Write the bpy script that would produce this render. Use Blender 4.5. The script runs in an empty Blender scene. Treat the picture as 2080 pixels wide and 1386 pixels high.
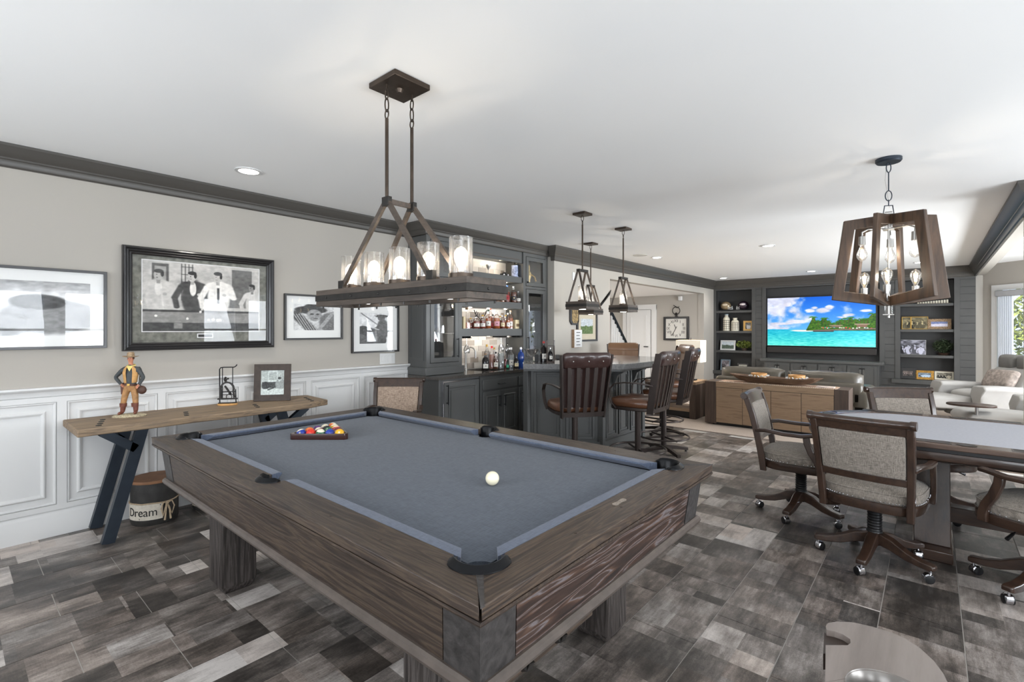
import bpy, bmesh, math, random
import numpy as np
from mathutils import Vector, Matrix
random.seed(7)
PI = math.pi
SC = bpy.context.scene
COL = SC.collection
# ---------------------------------------------------------------- camera
F_PX, TH, HC, CX, HY = 993.4, math.atan(.8586), 1.435, 1040, 669
cam_d = bpy.data.cameras.new('camera'); cam = bpy.data.objects.new('camera', cam_d); COL.objects.link(cam)
cam.location = (0, 0, HC); cam.rotation_euler = (PI/2, 0, TH)
cam_d.sensor_width = 36; cam_d.lens = F_PX/2080*36; cam_d.shift_y = -24/2080
cam_d.clip_start = .02; cam_d.clip_end = 200
SC.camera = cam
# ---------------------------------------------------------------- world, daylight, exposure
SC.view_settings.view_transform = 'Standard'; SC.view_settings.look = 'None'
SC.view_settings.exposure = 0.26; SC.view_settings.gamma = 1.0; SC.view_settings.use_curve_mapping = False
w = bpy.data.worlds.new('sky'); SC.world = w; w.use_nodes = True
wn = w.node_tree.nodes; wl = w.node_tree.links
bg = wn['Background']; bg.inputs[0].default_value = (.72, .84, 1, 1); bg.inputs[1].default_value = 1.6
def area(name, loc, rot, sx, sy, power, col=(1, 1, 1), spread=PI):
    l = bpy.data.lights.new(name, 'AREA'); l.shape = 'RECTANGLE'; l.size = sx; l.size_y = sy
    l.energy = power; l.color = col; l.spread = spread
    o = bpy.data.objects.new(name, l); COL.objects.link(o); o.location = loc; o.rotation_euler = rot
    return o
DAY = (.90, .95, 1)
WIN_R = [(-1.6, -.7), (.40, 1.24), (1.46, 2.3), (3.75, 4.45), (4.68, 5.45)]          # game room windows, along Y at X = 3
FILL_WIN_B = [(-3.9, -2.5), (-2.2, -.8), (.6, 2.4)]                                        # unseen, added behind the camera for light, along X at Y = -2.2
FILL_WIN_C = [(6.8, 8.4), (8.7, 10.3)]                                        # unseen bay side, added as light sources, along Y at X = 3.2
for i, (a, b) in enumerate(WIN_R):
    area('daylight', (3.30, (a+b)/2, 1.45), (0, PI/2+.6, 0), 1.7, b-a, 98*(b-a), DAY)
for a, b in FILL_WIN_B:
    area('daylight', ((a+b)/2, -2.5, 1.5), (PI/2+.5, 0, 0), b-a, 1.5, 42*(b-a), DAY)
for a, b in FILL_WIN_C:
    area('daylight', (3.50, (a+b)/2, 1.4), (0, PI/2+.6, 0), 1.9, b-a, 195*(b-a), DAY)
def point(name, loc, power, col, r=.02):
    l = bpy.data.lights.new(name, 'POINT'); l.energy = power; l.color = col; l.shadow_soft_size = r
    o = bpy.data.objects.new(name, l); COL.objects.link(o); o.location = loc; return o
WARM = (1, .88, .72)
# ---------------------------------------------------------------- pixel -> place
_c, _s = math.cos(TH), math.sin(TH)
def ray(px, py):
    a = (px-CX)/F_PX
    return Vector((a*_c-_s, a*_s+_c, (HY-py)/F_PX))
def onx(px, py, x): r = ray(px, py); t = x/r.x; return Vector((x, r.y*t, HC+r.z*t))
def ony(px, py, y): r = ray(px, py); t = y/r.y; return Vector((r.x*t, y, HC+r.z*t))
def onz(px, py, z): r = ray(px, py); t = (z-HC)/r.z; return Vector((r.x*t, r.y*t, z))
# ---------------------------------------------------------------- materials
def lin(c):
    c = c/255.0
    return c/12.92 if c <= .04045 else ((c+.055)/1.055)**2.4
def C(r, g, b): return (lin(r), lin(g), lin(b), 1)
class N:
    def __init__(s, m): s.t = m.node_tree; s.n = s.t.nodes; s.l = s.t.links
    def new(s, k, **kw):
        n = s.n.new(k)
        for a, b in kw.items():
            if a.startswith('i_'):
                n.inputs[int(a[2:])].default_value = b
            else: setattr(n, a, b)
        return n
    def link(s, a, b): s.l.new(a, b)
    def math(s, op, a, b=None):
        n = s.new('ShaderNodeMath', operation=op)
        for i, v in enumerate((a, b)):
            if v is None: continue
            if hasattr(v, 'is_output') or hasattr(v, 'links'): s.link(v, n.inputs[i])
            else: n.inputs[i].default_value = v
        return n.outputs[0]
    def ramp(s, f, stops, interp='LINEAR'):
        n = s.new('ShaderNodeValToRGB'); n.color_ramp.interpolation = interp
        e = n.color_ramp.elements
        while len(e) > 1: e.remove(e[-1])
        e[0].position = stops[0][0]; e[0].color = stops[0][1]
        for p, c in stops[1:]:
            q = e.new(p); q.color = c
        s.link(f, n.inputs[0]); return n.outputs[0]
def base_mat(name, rough=.5, metal=0, coat=0, spec=.5):
    m = bpy.data.materials.new(name); m.use_nodes = True
    b = m.node_tree.nodes['Principled BSDF']
    b.inputs['Roughness'].default_value = rough; b.inputs['Metallic'].default_value = metal
    b.inputs['Coat Weight'].default_value = coat; b.inputs['Coat Roughness'].default_value = .08
    b.inputs['Specular IOR Level'].default_value = spec
    return m, b
def mat(name, col, rough=.5, metal=0, coat=0, var=.0, scale=8, bump=0, spec=.5, emit=None, es=0):
    m, b = base_mat(name, rough, metal, coat, spec)
    g = N(m)
    b.inputs['Base Color'].default_value = col
    if var or bump:
        tc = g.new('ShaderNodeTexCoord'); no = g.new('ShaderNodeTexNoise')
        no.inputs['Scale'].default_value = scale; no.inputs['Detail'].default_value = 6
        g.link(tc.outputs['Object'], no.inputs['Vector'])
        if var:
            lo = tuple(max(0, v*(1-var)) for v in col[:3])+(1,); hi = tuple(min(1, v*(1+var)) for v in col[:3])+(1,)
            g.link(g.ramp(no.outputs[0], [(.3, lo), (.7, hi)]), b.inputs['Base Color'])
        if bump:
            bp = g.new('ShaderNodeBump'); bp.inputs['Strength'].default_value = bump; bp.inputs['Distance'].default_value = .01
            g.link(no.outputs[0], bp.inputs['Height']); g.link(bp.outputs[0], b.inputs['Normal'])
    if emit:
        b.inputs['Emission Color'].default_value = emit; b.inputs['Emission Strength'].default_value = es
    return m
def wood(name, stops, axis='x', scale=3, stretch=14, rough=.45, coat=0, bump=.15, ring=0, spec=.5, wave=6.0):
    """streaky grain running along the given object axis; ring > 0 adds cathedral figure"""
    m, b = base_mat(name, rough, 0, coat, spec); g = N(m)
    tc = g.new('ShaderNodeTexCoord'); mp = g.new('ShaderNodeMapping')
    sc = [stretch]*3; sc['xyz'.index(axis)] = 1
    mp.inputs['Scale'].default_value = sc
    oi = g.new('ShaderNodeObjectInfo'); mm = g.new('ShaderNodeVectorMath', operation='SCALE')
    cb = g.new('ShaderNodeCombineXYZ')
    for i in range(3): g.link(oi.outputs['Random'], cb.inputs[i])
    g.link(cb.outputs[0], mm.inputs[0]); mm.inputs['Scale'].default_value = 9
    ad = g.new('ShaderNodeVectorMath', operation='ADD')
    g.link(tc.outputs['Object'], mp.inputs[0]); g.link(mp.outputs[0], ad.inputs[0]); g.link(mm.outputs[0], ad.inputs[1])
    no = g.new('ShaderNodeTexNoise'); no.inputs['Scale'].default_value = scale; no.inputs['Detail'].default_value = 8; no.inputs['Roughness'].default_value = .65
    g.link(ad.outputs[0], no.inputs['Vector'])
    f = no.outputs[0]
    if ring:
        n2 = g.new('ShaderNodeTexNoise'); n2.inputs['Scale'].default_value = scale*.28; n2.inputs['Detail'].default_value = 2
        g.link(ad.outputs[0], n2.inputs['Vector'])
        s2 = g.math('SINE', g.math('MULTIPLY', n2.outputs[0], wave*10))
        s3 = g.math('MULTIPLY', s2, ring)
        f = g.math('ADD', f, s3)
    g.link(g.ramp(f, stops), b.inputs['Base Color'])
    if bump:
        bp = g.new('ShaderNodeBump'); bp.inputs['Strength'].default_value = bump; bp.inputs['Distance'].default_value = .004
        g.link(f, bp.inputs['Height']); g.link(bp.outputs[0], b.inputs['Normal'])
    return m
def weave(name, c1, c2, scale=240, rough=.95, bump=.3, sheen=.2):
    m, b = base_mat(name, rough, 0, 0, .2); g = N(m)
    b.inputs['Sheen Weight'].default_value = sheen
    tc = g.new('ShaderNodeTexCoord')
    outs = []
    for sc in ((1, .08, 1), (.08, 1, .1)):
        mp = g.new('ShaderNodeMapping'); mp.inputs['Scale'].default_value = sc
        g.link(tc.outputs['Object'], mp.inputs[0])
        no = g.new('ShaderNodeTexNoise'); no.inputs['Scale'].default_value = scale; no.inputs['Detail'].default_value = 2
        g.link(mp.outputs[0], no.inputs['Vector']); outs.append(no.outputs[0])
    f = g.math('MULTIPLY', g.math('ADD', outs[0], outs[1]), .5)
    g.link(g.ramp(f, [(.38, c1), (.62, c2)]), b.inputs['Base Color'])
    bp = g.new('ShaderNodeBump'); bp.inputs['Strength'].default_value = bump; bp.inputs['Distance'].default_value = .002
    g.link(f, bp.inputs['Height']); g.link(bp.outputs[0], b.inputs['Normal'])
    return m
def glass_mat(name, tint=(1, 1, 1, 1), gloss=.06, rough=.02, seeds=False, k=.55, milk=0, glow=0):
    """thin clear glass: see-through with a mirror coat"""
    m = bpy.data.materials.new(name); m.use_nodes = True; g = N(m)
    g.n.remove(m.node_tree.nodes['Principled BSDF'])
    out = m.node_tree.nodes['Material Output']
    tr = g.new('ShaderNodeBsdfTransparent'); tr.inputs[0].default_value = tint
    gl = g.new('ShaderNodeBsdfGlossy'); gl.inputs['Roughness'].default_value = rough
    mx = g.new('ShaderNodeMixShader')
    lw = g.new('ShaderNodeLayerWeight'); lw.inputs[0].default_value = .35
    f = g.math('ADD', g.math('MULTIPLY', lw.outputs[0], k), gloss)
    if seeds:
        tc = g.new('ShaderNodeTexCoord'); vo = g.new('ShaderNodeTexVoronoi'); vo.inputs['Scale'].default_value = 160
        g.link(tc.outputs['Object'], vo.inputs['Vector'])
        sp = g.math('LESS_THAN', vo.outputs['Distance'], .22)
        f = g.math('ADD', f, g.math('MULTIPLY', sp, .5))
    g.link(f, mx.inputs[0]); g.link(tr.outputs[0], mx.inputs[1]); g.link(gl.outputs[0], mx.inputs[2])
    last = mx.outputs[0]
    if milk:
        df = g.new('ShaderNodeBsdfTranslucent'); m2 = g.new('ShaderNodeMixShader'); m2.inputs[0].default_value = milk
        g.link(last, m2.inputs[1]); g.link(df.outputs[0], m2.inputs[2]); last = m2.outputs[0]
    if glow:
        em = g.new('ShaderNodeEmission'); em.inputs[0].default_value = (1, .86, .66, 1); em.inputs[1].default_value = glow
        ad = g.new('ShaderNodeAddShader'); g.link(last, ad.inputs[0]); g.link(em.outputs[0], ad.inputs[1]); last = ad.outputs[0]
    g.link(last, out.inputs[0]); return m
def paint_mat(name='print', rough=.35, emit=0, coat=0):
    m, b = base_mat(name, rough, 0, coat, .3 if not emit else .2); g = N(m)
    a = g.new('ShaderNodeVertexColor'); a.layer_name = 'paint'
    if emit:
        b.inputs['Base Color'].default_value = (0, 0, 0, 1)
        g.link(a.outputs[0], b.inputs['Emission Color']); b.inputs['Emission Strength'].default_value = emit
    else: g.link(a.outputs[0], b.inputs['Base Color'])
    return m
M = {}
M['ceiling'] = mat('ceiling_paint', C(244, 244, 243), .9)
M['wall'] = mat('wall_paint', C(171, 166, 158), .85)
M['white'] = mat('white_paint', C(212, 212, 211), .45)
M['trimdark'] = mat('dark_crown_paint', C(74, 71, 67), .4)
M['cab'] = mat('charcoal_cabinet_paint', C(82, 83, 82), .36)
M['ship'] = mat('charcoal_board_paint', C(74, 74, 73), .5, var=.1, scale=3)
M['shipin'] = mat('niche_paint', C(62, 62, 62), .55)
M['black'] = mat('black_metal', C(30, 31, 34), .4, .6)
M['iron'] = mat('dark_iron', C(52, 50, 48), .45, .7, var=.25, scale=30)
M['bronze'] = mat('bronze_metal', C(74, 64, 56), .4, .8, var=.2, scale=20)
M['steelblue'] = mat('blue_black_steel', C(50, 58, 68), .4, .5, var=.12, scale=12)
M['chrome'] = mat('chrome', C(215, 215, 220), .12, 1)
M['nickel'] = mat('brushed_nickel', C(190, 188, 184), .3, 1)
M['plastic'] = mat('black_plastic', C(24, 24, 26), .35)
M['leatherpocket'] = mat('pocket_leather', C(12, 13, 16), .32, spec=.22)
M['counter'] = mat('dark_stone_counter', C(76, 72, 68), .14, var=.25, scale=60, coat=.4)
M['bartop'] = mat('bar_top_stone', C(112, 112, 112), .14, var=.22, scale=60, coat=.4)
M['leather'] = mat('brown_leather', C(56, 38, 35), .28, coat=.3, bump=.25, scale=40)
M['leatherback'] = mat('tan_brown_leather', C(116, 84, 58), .35, coat=.2, bump=.2, scale=30)
M['sofa'] = mat('olive_brown_leather', C(80, 74, 64), .35, var=.2, scale=6, bump=.4)
M['stoolmetal'] = mat('stool_metal', C(68, 60, 57), .34, .6)
M['pool'] = wood('weathered_dark_wood', [(.2, C(34, 28, 25)), (.42, C(58, 47, 40)), (.56, C(80, 67, 55)), (.62, C(60, 49, 42)), (.85, C(42, 34, 30))], 'x', 3.6, 15, .45, 0, .4, .13)
M['pooly'] = wood('weathered_dark_wood_cross', [(.2, C(34, 28, 25)), (.42, C(60, 48, 40)), (.56, C(84, 69, 56)), (.62, C(60, 49, 42)), (.85, C(42, 34, 30))], 'y', 3.6, 15, .45, 0, .4, .13)
M['poolya'] = wood('weathered_apron_wood', [(.22, C(34, 27, 25)), (.42, C(62, 45, 38)), (.52, C(88, 66, 54)), (.58, C(116, 110, 112)), (.64, C(70, 54, 47)), (.85, C(38, 30, 27))], 'y', 3.2, 11, .45, 0, .4, .17)
M['poolz'] = wood('weathered_dark_wood_upright', [(.25, C(32, 29, 28)), (.46, C(54, 48, 45)), (.58, C(84, 78, 75)), (.66, C(52, 46, 43)), (.8, C(38, 34, 32))], 'z', 3.4, 16, .5, 0, .4, .11)
M['poolslab'] = mat('stone_look_corner', C(60, 57, 56), .5, .1, var=.45, scale=40, bump=.3)
M['trimlight'] = mat('worn_edge_wood', C(84, 75, 69), .38, var=.2, scale=20)
M['felt'] = weave('grey_felt', C(70, 77, 87), C(88, 95, 106), 420, 1, .12, .15)
M['cushfelt'] = weave('grey_cushion_felt', C(74, 82, 98), C(92, 101, 120), 420, .9, .1, .2)
M['walnut'] = wood('dark_walnut', [(.3, C(40, 29, 24)), (.6, C(66, 48, 38)), (.8, C(50, 36, 29))], 'x', 4, 8, .28, .35, .1)
M['walnutz'] = wood('dark_walnut_upright', [(.3, C(40, 29, 24)), (.6, C(68, 50, 40)), (.8, C(50, 36, 29))], 'z', 4, 8, .28, .35, .1)
M['linen'] = weave('grey_linen', C(104, 97, 90), C(158, 149, 139), 420)
M['linenwarm'] = weave('tan_linen', C(122, 104, 92), C(186, 166, 148), 330)
M['fixwood'] = wood('fixture_wood', [(.3, C(48, 41, 36)), (.6, C(82, 71, 62)), (.8, C(60, 51, 45))], 'x', 4, 10, .5)
M['chanwood'] = wood('chandelier_wood', [(.3, C(48, 36, 28)), (.55, C(80, 61, 46)), (.8, C(56, 42, 33))], 'z', 3, 8, .5, .1, .1, .06)
M['bench'] = wood('reclaimed_grey_tan_wood', [(.22, C(78, 67, 58)), (.42, C(122, 104, 86)), (.55, C(150, 128, 102)), (.75, C(104, 92, 82))], 'y', 2.6, 18, .7, 0, .5, .05)
M['oak'] = wood('rustic_oak', [(.25, C(118, 94, 74)), (.5, C(160, 134, 108)), (.75, C(140, 116, 94))], 'x', 2.5, 12, .6, 0, .2, .04)
M['darkoak'] = wood('dark_stained_end', [(.25, C(58, 46, 40)), (.6, C(88, 72, 62))], 'z', 2.5, 12, .55, 0, .2)
M['glass'] = glass_mat('clear_glass')
M['pane'] = glass_mat('picture_glass', gloss=.014, rough=.005, k=.07)
M['seeded'] = glass_mat('seeded_glass', gloss=.06, seeds=True, milk=.025)
M['clearbulb'] = glass_mat('clear_bulb_glass', gloss=.10, k=.6, glow=.05)
M['dimbulb'] = mat('warm_filament', C(255, 220, 170), .5, emit=(1, .74, .42, 1), es=9)
M['bulbglass'] = glass_mat('bulb_glass', gloss=.08, milk=.02, glow=.28)
M['print'] = paint_mat()
M['bulb'] = mat('glowing_filament', C(255, 220, 170), .5, emit=(1, .78, .5, 1), es=24)
M['glow'] = mat('lamp_glow', C(255, 240, 215), .5, emit=(1, .9, .75, 1), es=14)
M['puck'] = mat('puck_lens', C(255, 240, 215), .5, emit=(1, .9, .75, 1), es=3)
M['disc'] = mat('downlight_lens', C(255, 250, 240), .5, emit=(1, .97, .92, 1), es=14)
M['matboard'] = mat('white_mat_board', C(232, 232, 230), .8)
M['blackframe'] = mat('black_picture_frame', C(34, 33, 34), .35, coat=.2)
M['greyframe'] = mat('charcoal_picture_frame', C(58, 58, 60), .4, coat=.1)
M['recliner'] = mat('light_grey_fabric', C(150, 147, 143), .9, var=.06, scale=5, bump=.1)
M['reclinerdark'] = mat('dark_grey_fabric', C(104, 102, 98), .9, var=.1, scale=5)  # darker grey for the recliner base and headrests
M['rope'] = mat('jute_rope', C(176, 156, 130), .9, var=.2, scale=60)
M['gold'] = mat('gold_frame', C(186, 150, 78), .35, .7, var=.2, scale=60)
M['cream'] = mat('cream_ceramic', C(214, 208, 190), .4)
M['ink'] = mat('black_ink', C(30, 29, 28), .7)
M['leaf'] = mat('plant_leaf', C(76, 96, 44), .6, var=.45, scale=30)
M['leafdark'] = mat('dark_plant_leaf', C(44, 58, 32), .6, var=.45, scale=30)
# ---------------------------------------------------------------- mesh building
class MB:
    def __init__(s): s.v = []; s.f = []; s.X = None
    def add(s, vs, fs):
        o = len(s.v)
        s.v += [tuple(s.X @ Vector(p)) if s.X else tuple(p) for p in vs]
        s.f += [tuple(i+o for i in f) for f in fs]; return s
    def box(s, x0, x1, y0, y1, z0, z1):
        return s.add([(x0, y0, z0), (x1, y0, z0), (x1, y1, z0), (x0, y1, z0), (x0, y0, z1), (x1, y0, z1), (x1, y1, z1), (x0, y1, z1)],
                     [(0, 3, 2, 1), (4, 5, 6, 7), (0, 1, 5, 4), (1, 2, 6, 5), (2, 3, 7, 6), (3, 0, 4, 7)])
    def hexa(s, p):  # 8 points: bottom ring then top ring
        return s.add(p, [(0, 3, 2, 1), (4, 5, 6, 7), (0, 1, 5, 4), (1, 2, 6, 5), (2, 3, 7, 6), (3, 0, 4, 7)])
    def prism(s, poly, z0, z1, axis='z'):
        n = len(poly)
        def P(a, b, c): return {'z': (a, b, c), 'y': (a, c, b), 'x': (c, a, b)}[axis]
        vs = [P(a, b, z0) for a, b in poly]+[P(a, b, z1) for a, b in poly]
        fs = [tuple(range(n))[::-1], tuple(range(n, 2*n))]+[(i, (i+1) % n, n+(i+1) % n, n+i) for i in range(n)]
        return s.add(vs, fs)
    def frame(s, poly_o, poly_i, z0, z1, axis='z'):   # ring between two polygons of equal count
        n = len(poly_o)
        def P(a, b, c): return {'z': (a, b, c), 'y': (a, c, b), 'x': (c, a, b)}[axis]
        vs = [P(a, b, z0) for a, b in poly_o]+[P(a, b, z0) for a, b in poly_i]+[P(a, b, z1) for a, b in poly_o]+[P(a, b, z1) for a, b in poly_i]
        fs = []
        for i in range(n):
            j = (i+1) % n
            fs += [(i, j, n+j, n+i)[::-1], (2*n+i, 2*n+j, 3*n+j, 3*n+i), (i, j, 2*n+j, 2*n+i), (n+i, n+j, 3*n+j, 3*n+i)[::-1]]
        return s.add(vs, fs)
    def lathe(s, prof, n=24, cap=True, cx=0, cy=0):
        vs = []; fs = []
        for r, z in prof:
            for k in range(n):
                a = 2*PI*k/n; vs.append((cx+r*math.cos(a), cy+r*math.sin(a), z))
        for i in range(len(prof)-1):
            for k in range(n):
                fs.append((i*n+k, i*n+(k+1) % n, (i+1)*n+(k+1) % n, (i+1)*n+k))
        if cap: fs += [tuple(range(n))[::-1], tuple((len(prof)-1)*n+k for k in range(n))]
        return s.add(vs, fs)
    def tube(s, pts, r, n=10, closed=False, flat=None):
        """round tube, or with flat=(w,h) a rectangular bar, along pts"""
        pts = [Vector(p) for p in pts]; N_ = len(pts)
        rr = r if isinstance(r, (list, tuple)) else [r]*N_
        vs = []; fs = []; up = Vector((0, 0, 1)); prev = None
        for i, p in enumerate(pts):
            if closed: t = (pts[(i+1) % N_]-pts[i-1])
            else: t = pts[min(i+1, N_-1)]-pts[max(i-1, 0)]
            t.normalize()
            if prev is None:
                a = t.cross(up)
                if a.length < .05: a = t.cross(Vector((1, 0, 0)))
            else: a = prev-t*prev.dot(t)
            a.normalize(); prev = a; b = t.cross(a)
            if flat:
                w_, h_ = flat
                ring = [a*w_/2*sx+b*h_/2*sy for sx, sy in ((-1, -1), (1, -1), (1, 1), (-1, 1))]
            else: ring = [(a*math.cos(2*PI*k/n)+b*math.sin(2*PI*k/n))*rr[i] for k in range(n)]
            vs += [tuple(p+q) for q in ring]
        m = 4 if flat else n
        for i in range(N_ if closed else N_-1):
            for k in range(m):
                j = (i+1) % N_
                fs.append((i*m+k, i*m+(k+1) % m, j*m+(k+1) % m, j*m+k))
        if not closed: fs += [tuple(range(m))[::-1], tuple((N_-1)*m+k for k in range(m))]
        return s.add(vs, fs)
    def sphere(s, c, r, n=16, m=10, sc=(1, 1, 1)):
        vs = [(c[0], c[1], c[2]-r*sc[2])]; fs = []
        for i in range(1, m):
            t = PI*i/m-PI/2
            for k in range(n):
                a = 2*PI*k/n; vs.append((c[0]+r*sc[0]*math.cos(t)*math.cos(a), c[1]+r*sc[1]*math.cos(t)*math.sin(a), c[2]+r*sc[2]*math.sin(t)))
        vs.append((c[0], c[1], c[2]+r*sc[2]))
        for k in range(n): fs.append((0, 1+(k+1) % n, 1+k))
        for i in range(m-2):
            for k in range(n): fs.append((1+i*n+k, 1+i*n+(k+1) % n, 1+(i+1)*n+(k+1) % n, 1+(i+1)*n+k))
        o = 1+(m-2)*n
        for k in range(n): fs.append((o+k, o+(k+1) % n, o+n))
        return s.add(vs, fs)
    def loft(s, rings, cap=True):
        n = len(rings[0]); vs = [p for r in rings for p in r]; fs = []
        for i in range(len(rings)-1):
            for k in range(n): fs.append((i*n+k, i*n+(k+1) % n, (i+1)*n+(k+1) % n, (i+1)*n+k))
        if cap: fs += [tuple(range(n))[::-1], tuple((len(rings)-1)*n+k for k in range(n))]
        return s.add(vs, fs)
    def mesh(s, name, smooth=None):
        me = bpy.data.meshes.new(name); me.from_pydata(s.v, [], s.f)
        me.validate(); 
        bm = bmesh.new(); bm.from_mesh(me); bmesh.ops.recalc_face_normals(bm, faces=bm.faces); bm.to_mesh(me); bm.free()
        if smooth:
            me.polygons.foreach_set('use_smooth', [True]*len(me.polygons)); me.set_sharp_from_angle(angle=smooth)
        return me
    def build(s, name, m, parent=None, smooth=None, bevel=0, seg=2, sub=0):
        me = s.mesh(name, smooth or (.7 if bevel else None)); me.materials.append(m)
        o = bpy.data.objects.new(name, me); COL.objects.link(o); o.parent = parent
        if bevel:
            b = o.modifiers.new('bevel', 'BEVEL'); b.width = bevel; b.segments = seg; b.limit_method = 'ANGLE'; b.angle_limit = .6
        if sub:
            b = o.modifiers.new('smooth', 'SUBSURF'); b.levels = sub; b.render_levels = sub
        return o
def link(me, name, parent=None, loc=(0, 0, 0), rot=(0, 0, 0)):
    o = bpy.data.objects.new(name, me); COL.objects.link(o); o.parent = parent; o.location = loc; o.rotation_euler = rot; return o
def tag(o, label, cat, group=None):
    o['label'] = label; o['category'] = cat
    if group: o['group'] = group
    return o
def thing(name, label, cat, loc=(0, 0, 0), rz=0, group=None):
    o = bpy.data.objects.new(name, None); COL.objects.link(o); o.location = loc; o.rotation_euler = (0, 0, rz)
    o.empty_display_size = .1
    return tag(o, label, cat, group)
def struct(o): o['kind'] = 'structure'; return o
def kids(o): return [c for c in ALLK.get(o.name, [])]
def copy_tree(o, label, loc=None, rz=None, group=None):
    def rec(a, par):
        c = a.copy(); COL.objects.link(c)
        if par is not None: c.parent = par
        for k in list(a.children): rec(k, c)
        return c
    c = rec(o, None); c['label'] = label
    if loc is not None: c.location = loc
    if rz is not None: c.rotation_euler = (0, 0, rz)
    if group: c['group'] = group
    return c
def raster(fn, nu, nv):
    """paint fn(U, V) -> rgb (0-255 arrays) on a flat grid x 0..1, z 0..1"""
    u, v = np.meshgrid(np.linspace(0, 1, nu), np.linspace(0, 1, nv))
    rgb = np.clip(fn(u, v), 0, 255)/255.0
    l = np.where(rgb <= .04045, rgb/12.92, ((rgb+.055)/1.055)**2.4)
    return u, v, l
def painted(name, fn, nu, nv, corners, mt, parent=None, lab=None):
    """corners: p00, p10, p01 (3-D); the grid spans from p00 to p10 and p01"""
    u, v, l = raster(fn, nu, nv)
    p0, p1, p2 = [np.array(p, float) for p in corners]
    P = p0+(p1-p0)*u[..., None]+(p2-p0)*v[..., None]
    idx = np.arange(nu*nv).reshape(nv, nu)
    f = np.stack([idx[:-1, :-1], idx[:-1, 1:], idx[1:, 1:], idx[1:, :-1]], -1).reshape(-1, 4)
    me = bpy.data.meshes.new(name); me.from_pydata(P.reshape(-1, 3).tolist(), [], f.tolist())
    ca = me.color_attributes.new('paint', 'FLOAT_COLOR', 'POINT')
    rgba = np.ones((nu*nv, 4), np.float32); rgba[:, :3] = l.reshape(-1, 3)
    ca.data.foreach_set('color', rgba.ravel())
    me.materials.append(mt)
    o = bpy.data.objects.new(name, me); COL.objects.link(o); o.parent = parent
    return o
_rs = np.random.RandomState(3)
def vnoise(u, v, f, seed=0, oct_=4):
    r = np.random.RandomState(seed); out = 0; amp = 1; tot = 0
    for k in range(oct_):
        n = int(f*2**k)+2; g = r.rand(n+1, n+1)
        x = np.clip(u, 0, 1)*(n-1e-3); y = np.clip(v, 0, 1)*(n-1e-3)
        i = x.astype(int); j = y.astype(int); a = x-i; b = y-j
        a = a*a*(3-2*a); b = b*b*(3-2*b)
        out = out+amp*(g[j, i]*(1-a)*(1-b)+g[j, i+1]*a*(1-b)+g[j+1, i]*(1-a)*b+g[j+1, i+1]*a*b); tot += amp; amp *= .5
    return out/tot
def text_part(name, s, size, mt, parent, loc, rot, font_x=1.0, depth=.001, align='CENTER'):
    cu = bpy.data.curves.new(name, 'FONT'); cu.body = s; cu.size = size; cu.align_x = align; cu.align_y = 'CENTER'; cu.extrude = depth
    t = bpy.data.objects.new('tmp_text', cu); COL.objects.link(t)
    dg = bpy.context.evaluated_depsgraph_get(); me = bpy.data.meshes.new_from_object(t.evaluated_get(dg))
    bpy.data.objects.remove(t); me.materials.clear(); me.materials.append(mt)
    o = link(me, name, parent, loc, rot); o.scale = (font_x, 1, 1); return o
# ================================================================ THE SETTING
CEIL = 2.65; WL = -4.645; WB = -4.2; YB = 12.75
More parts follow.
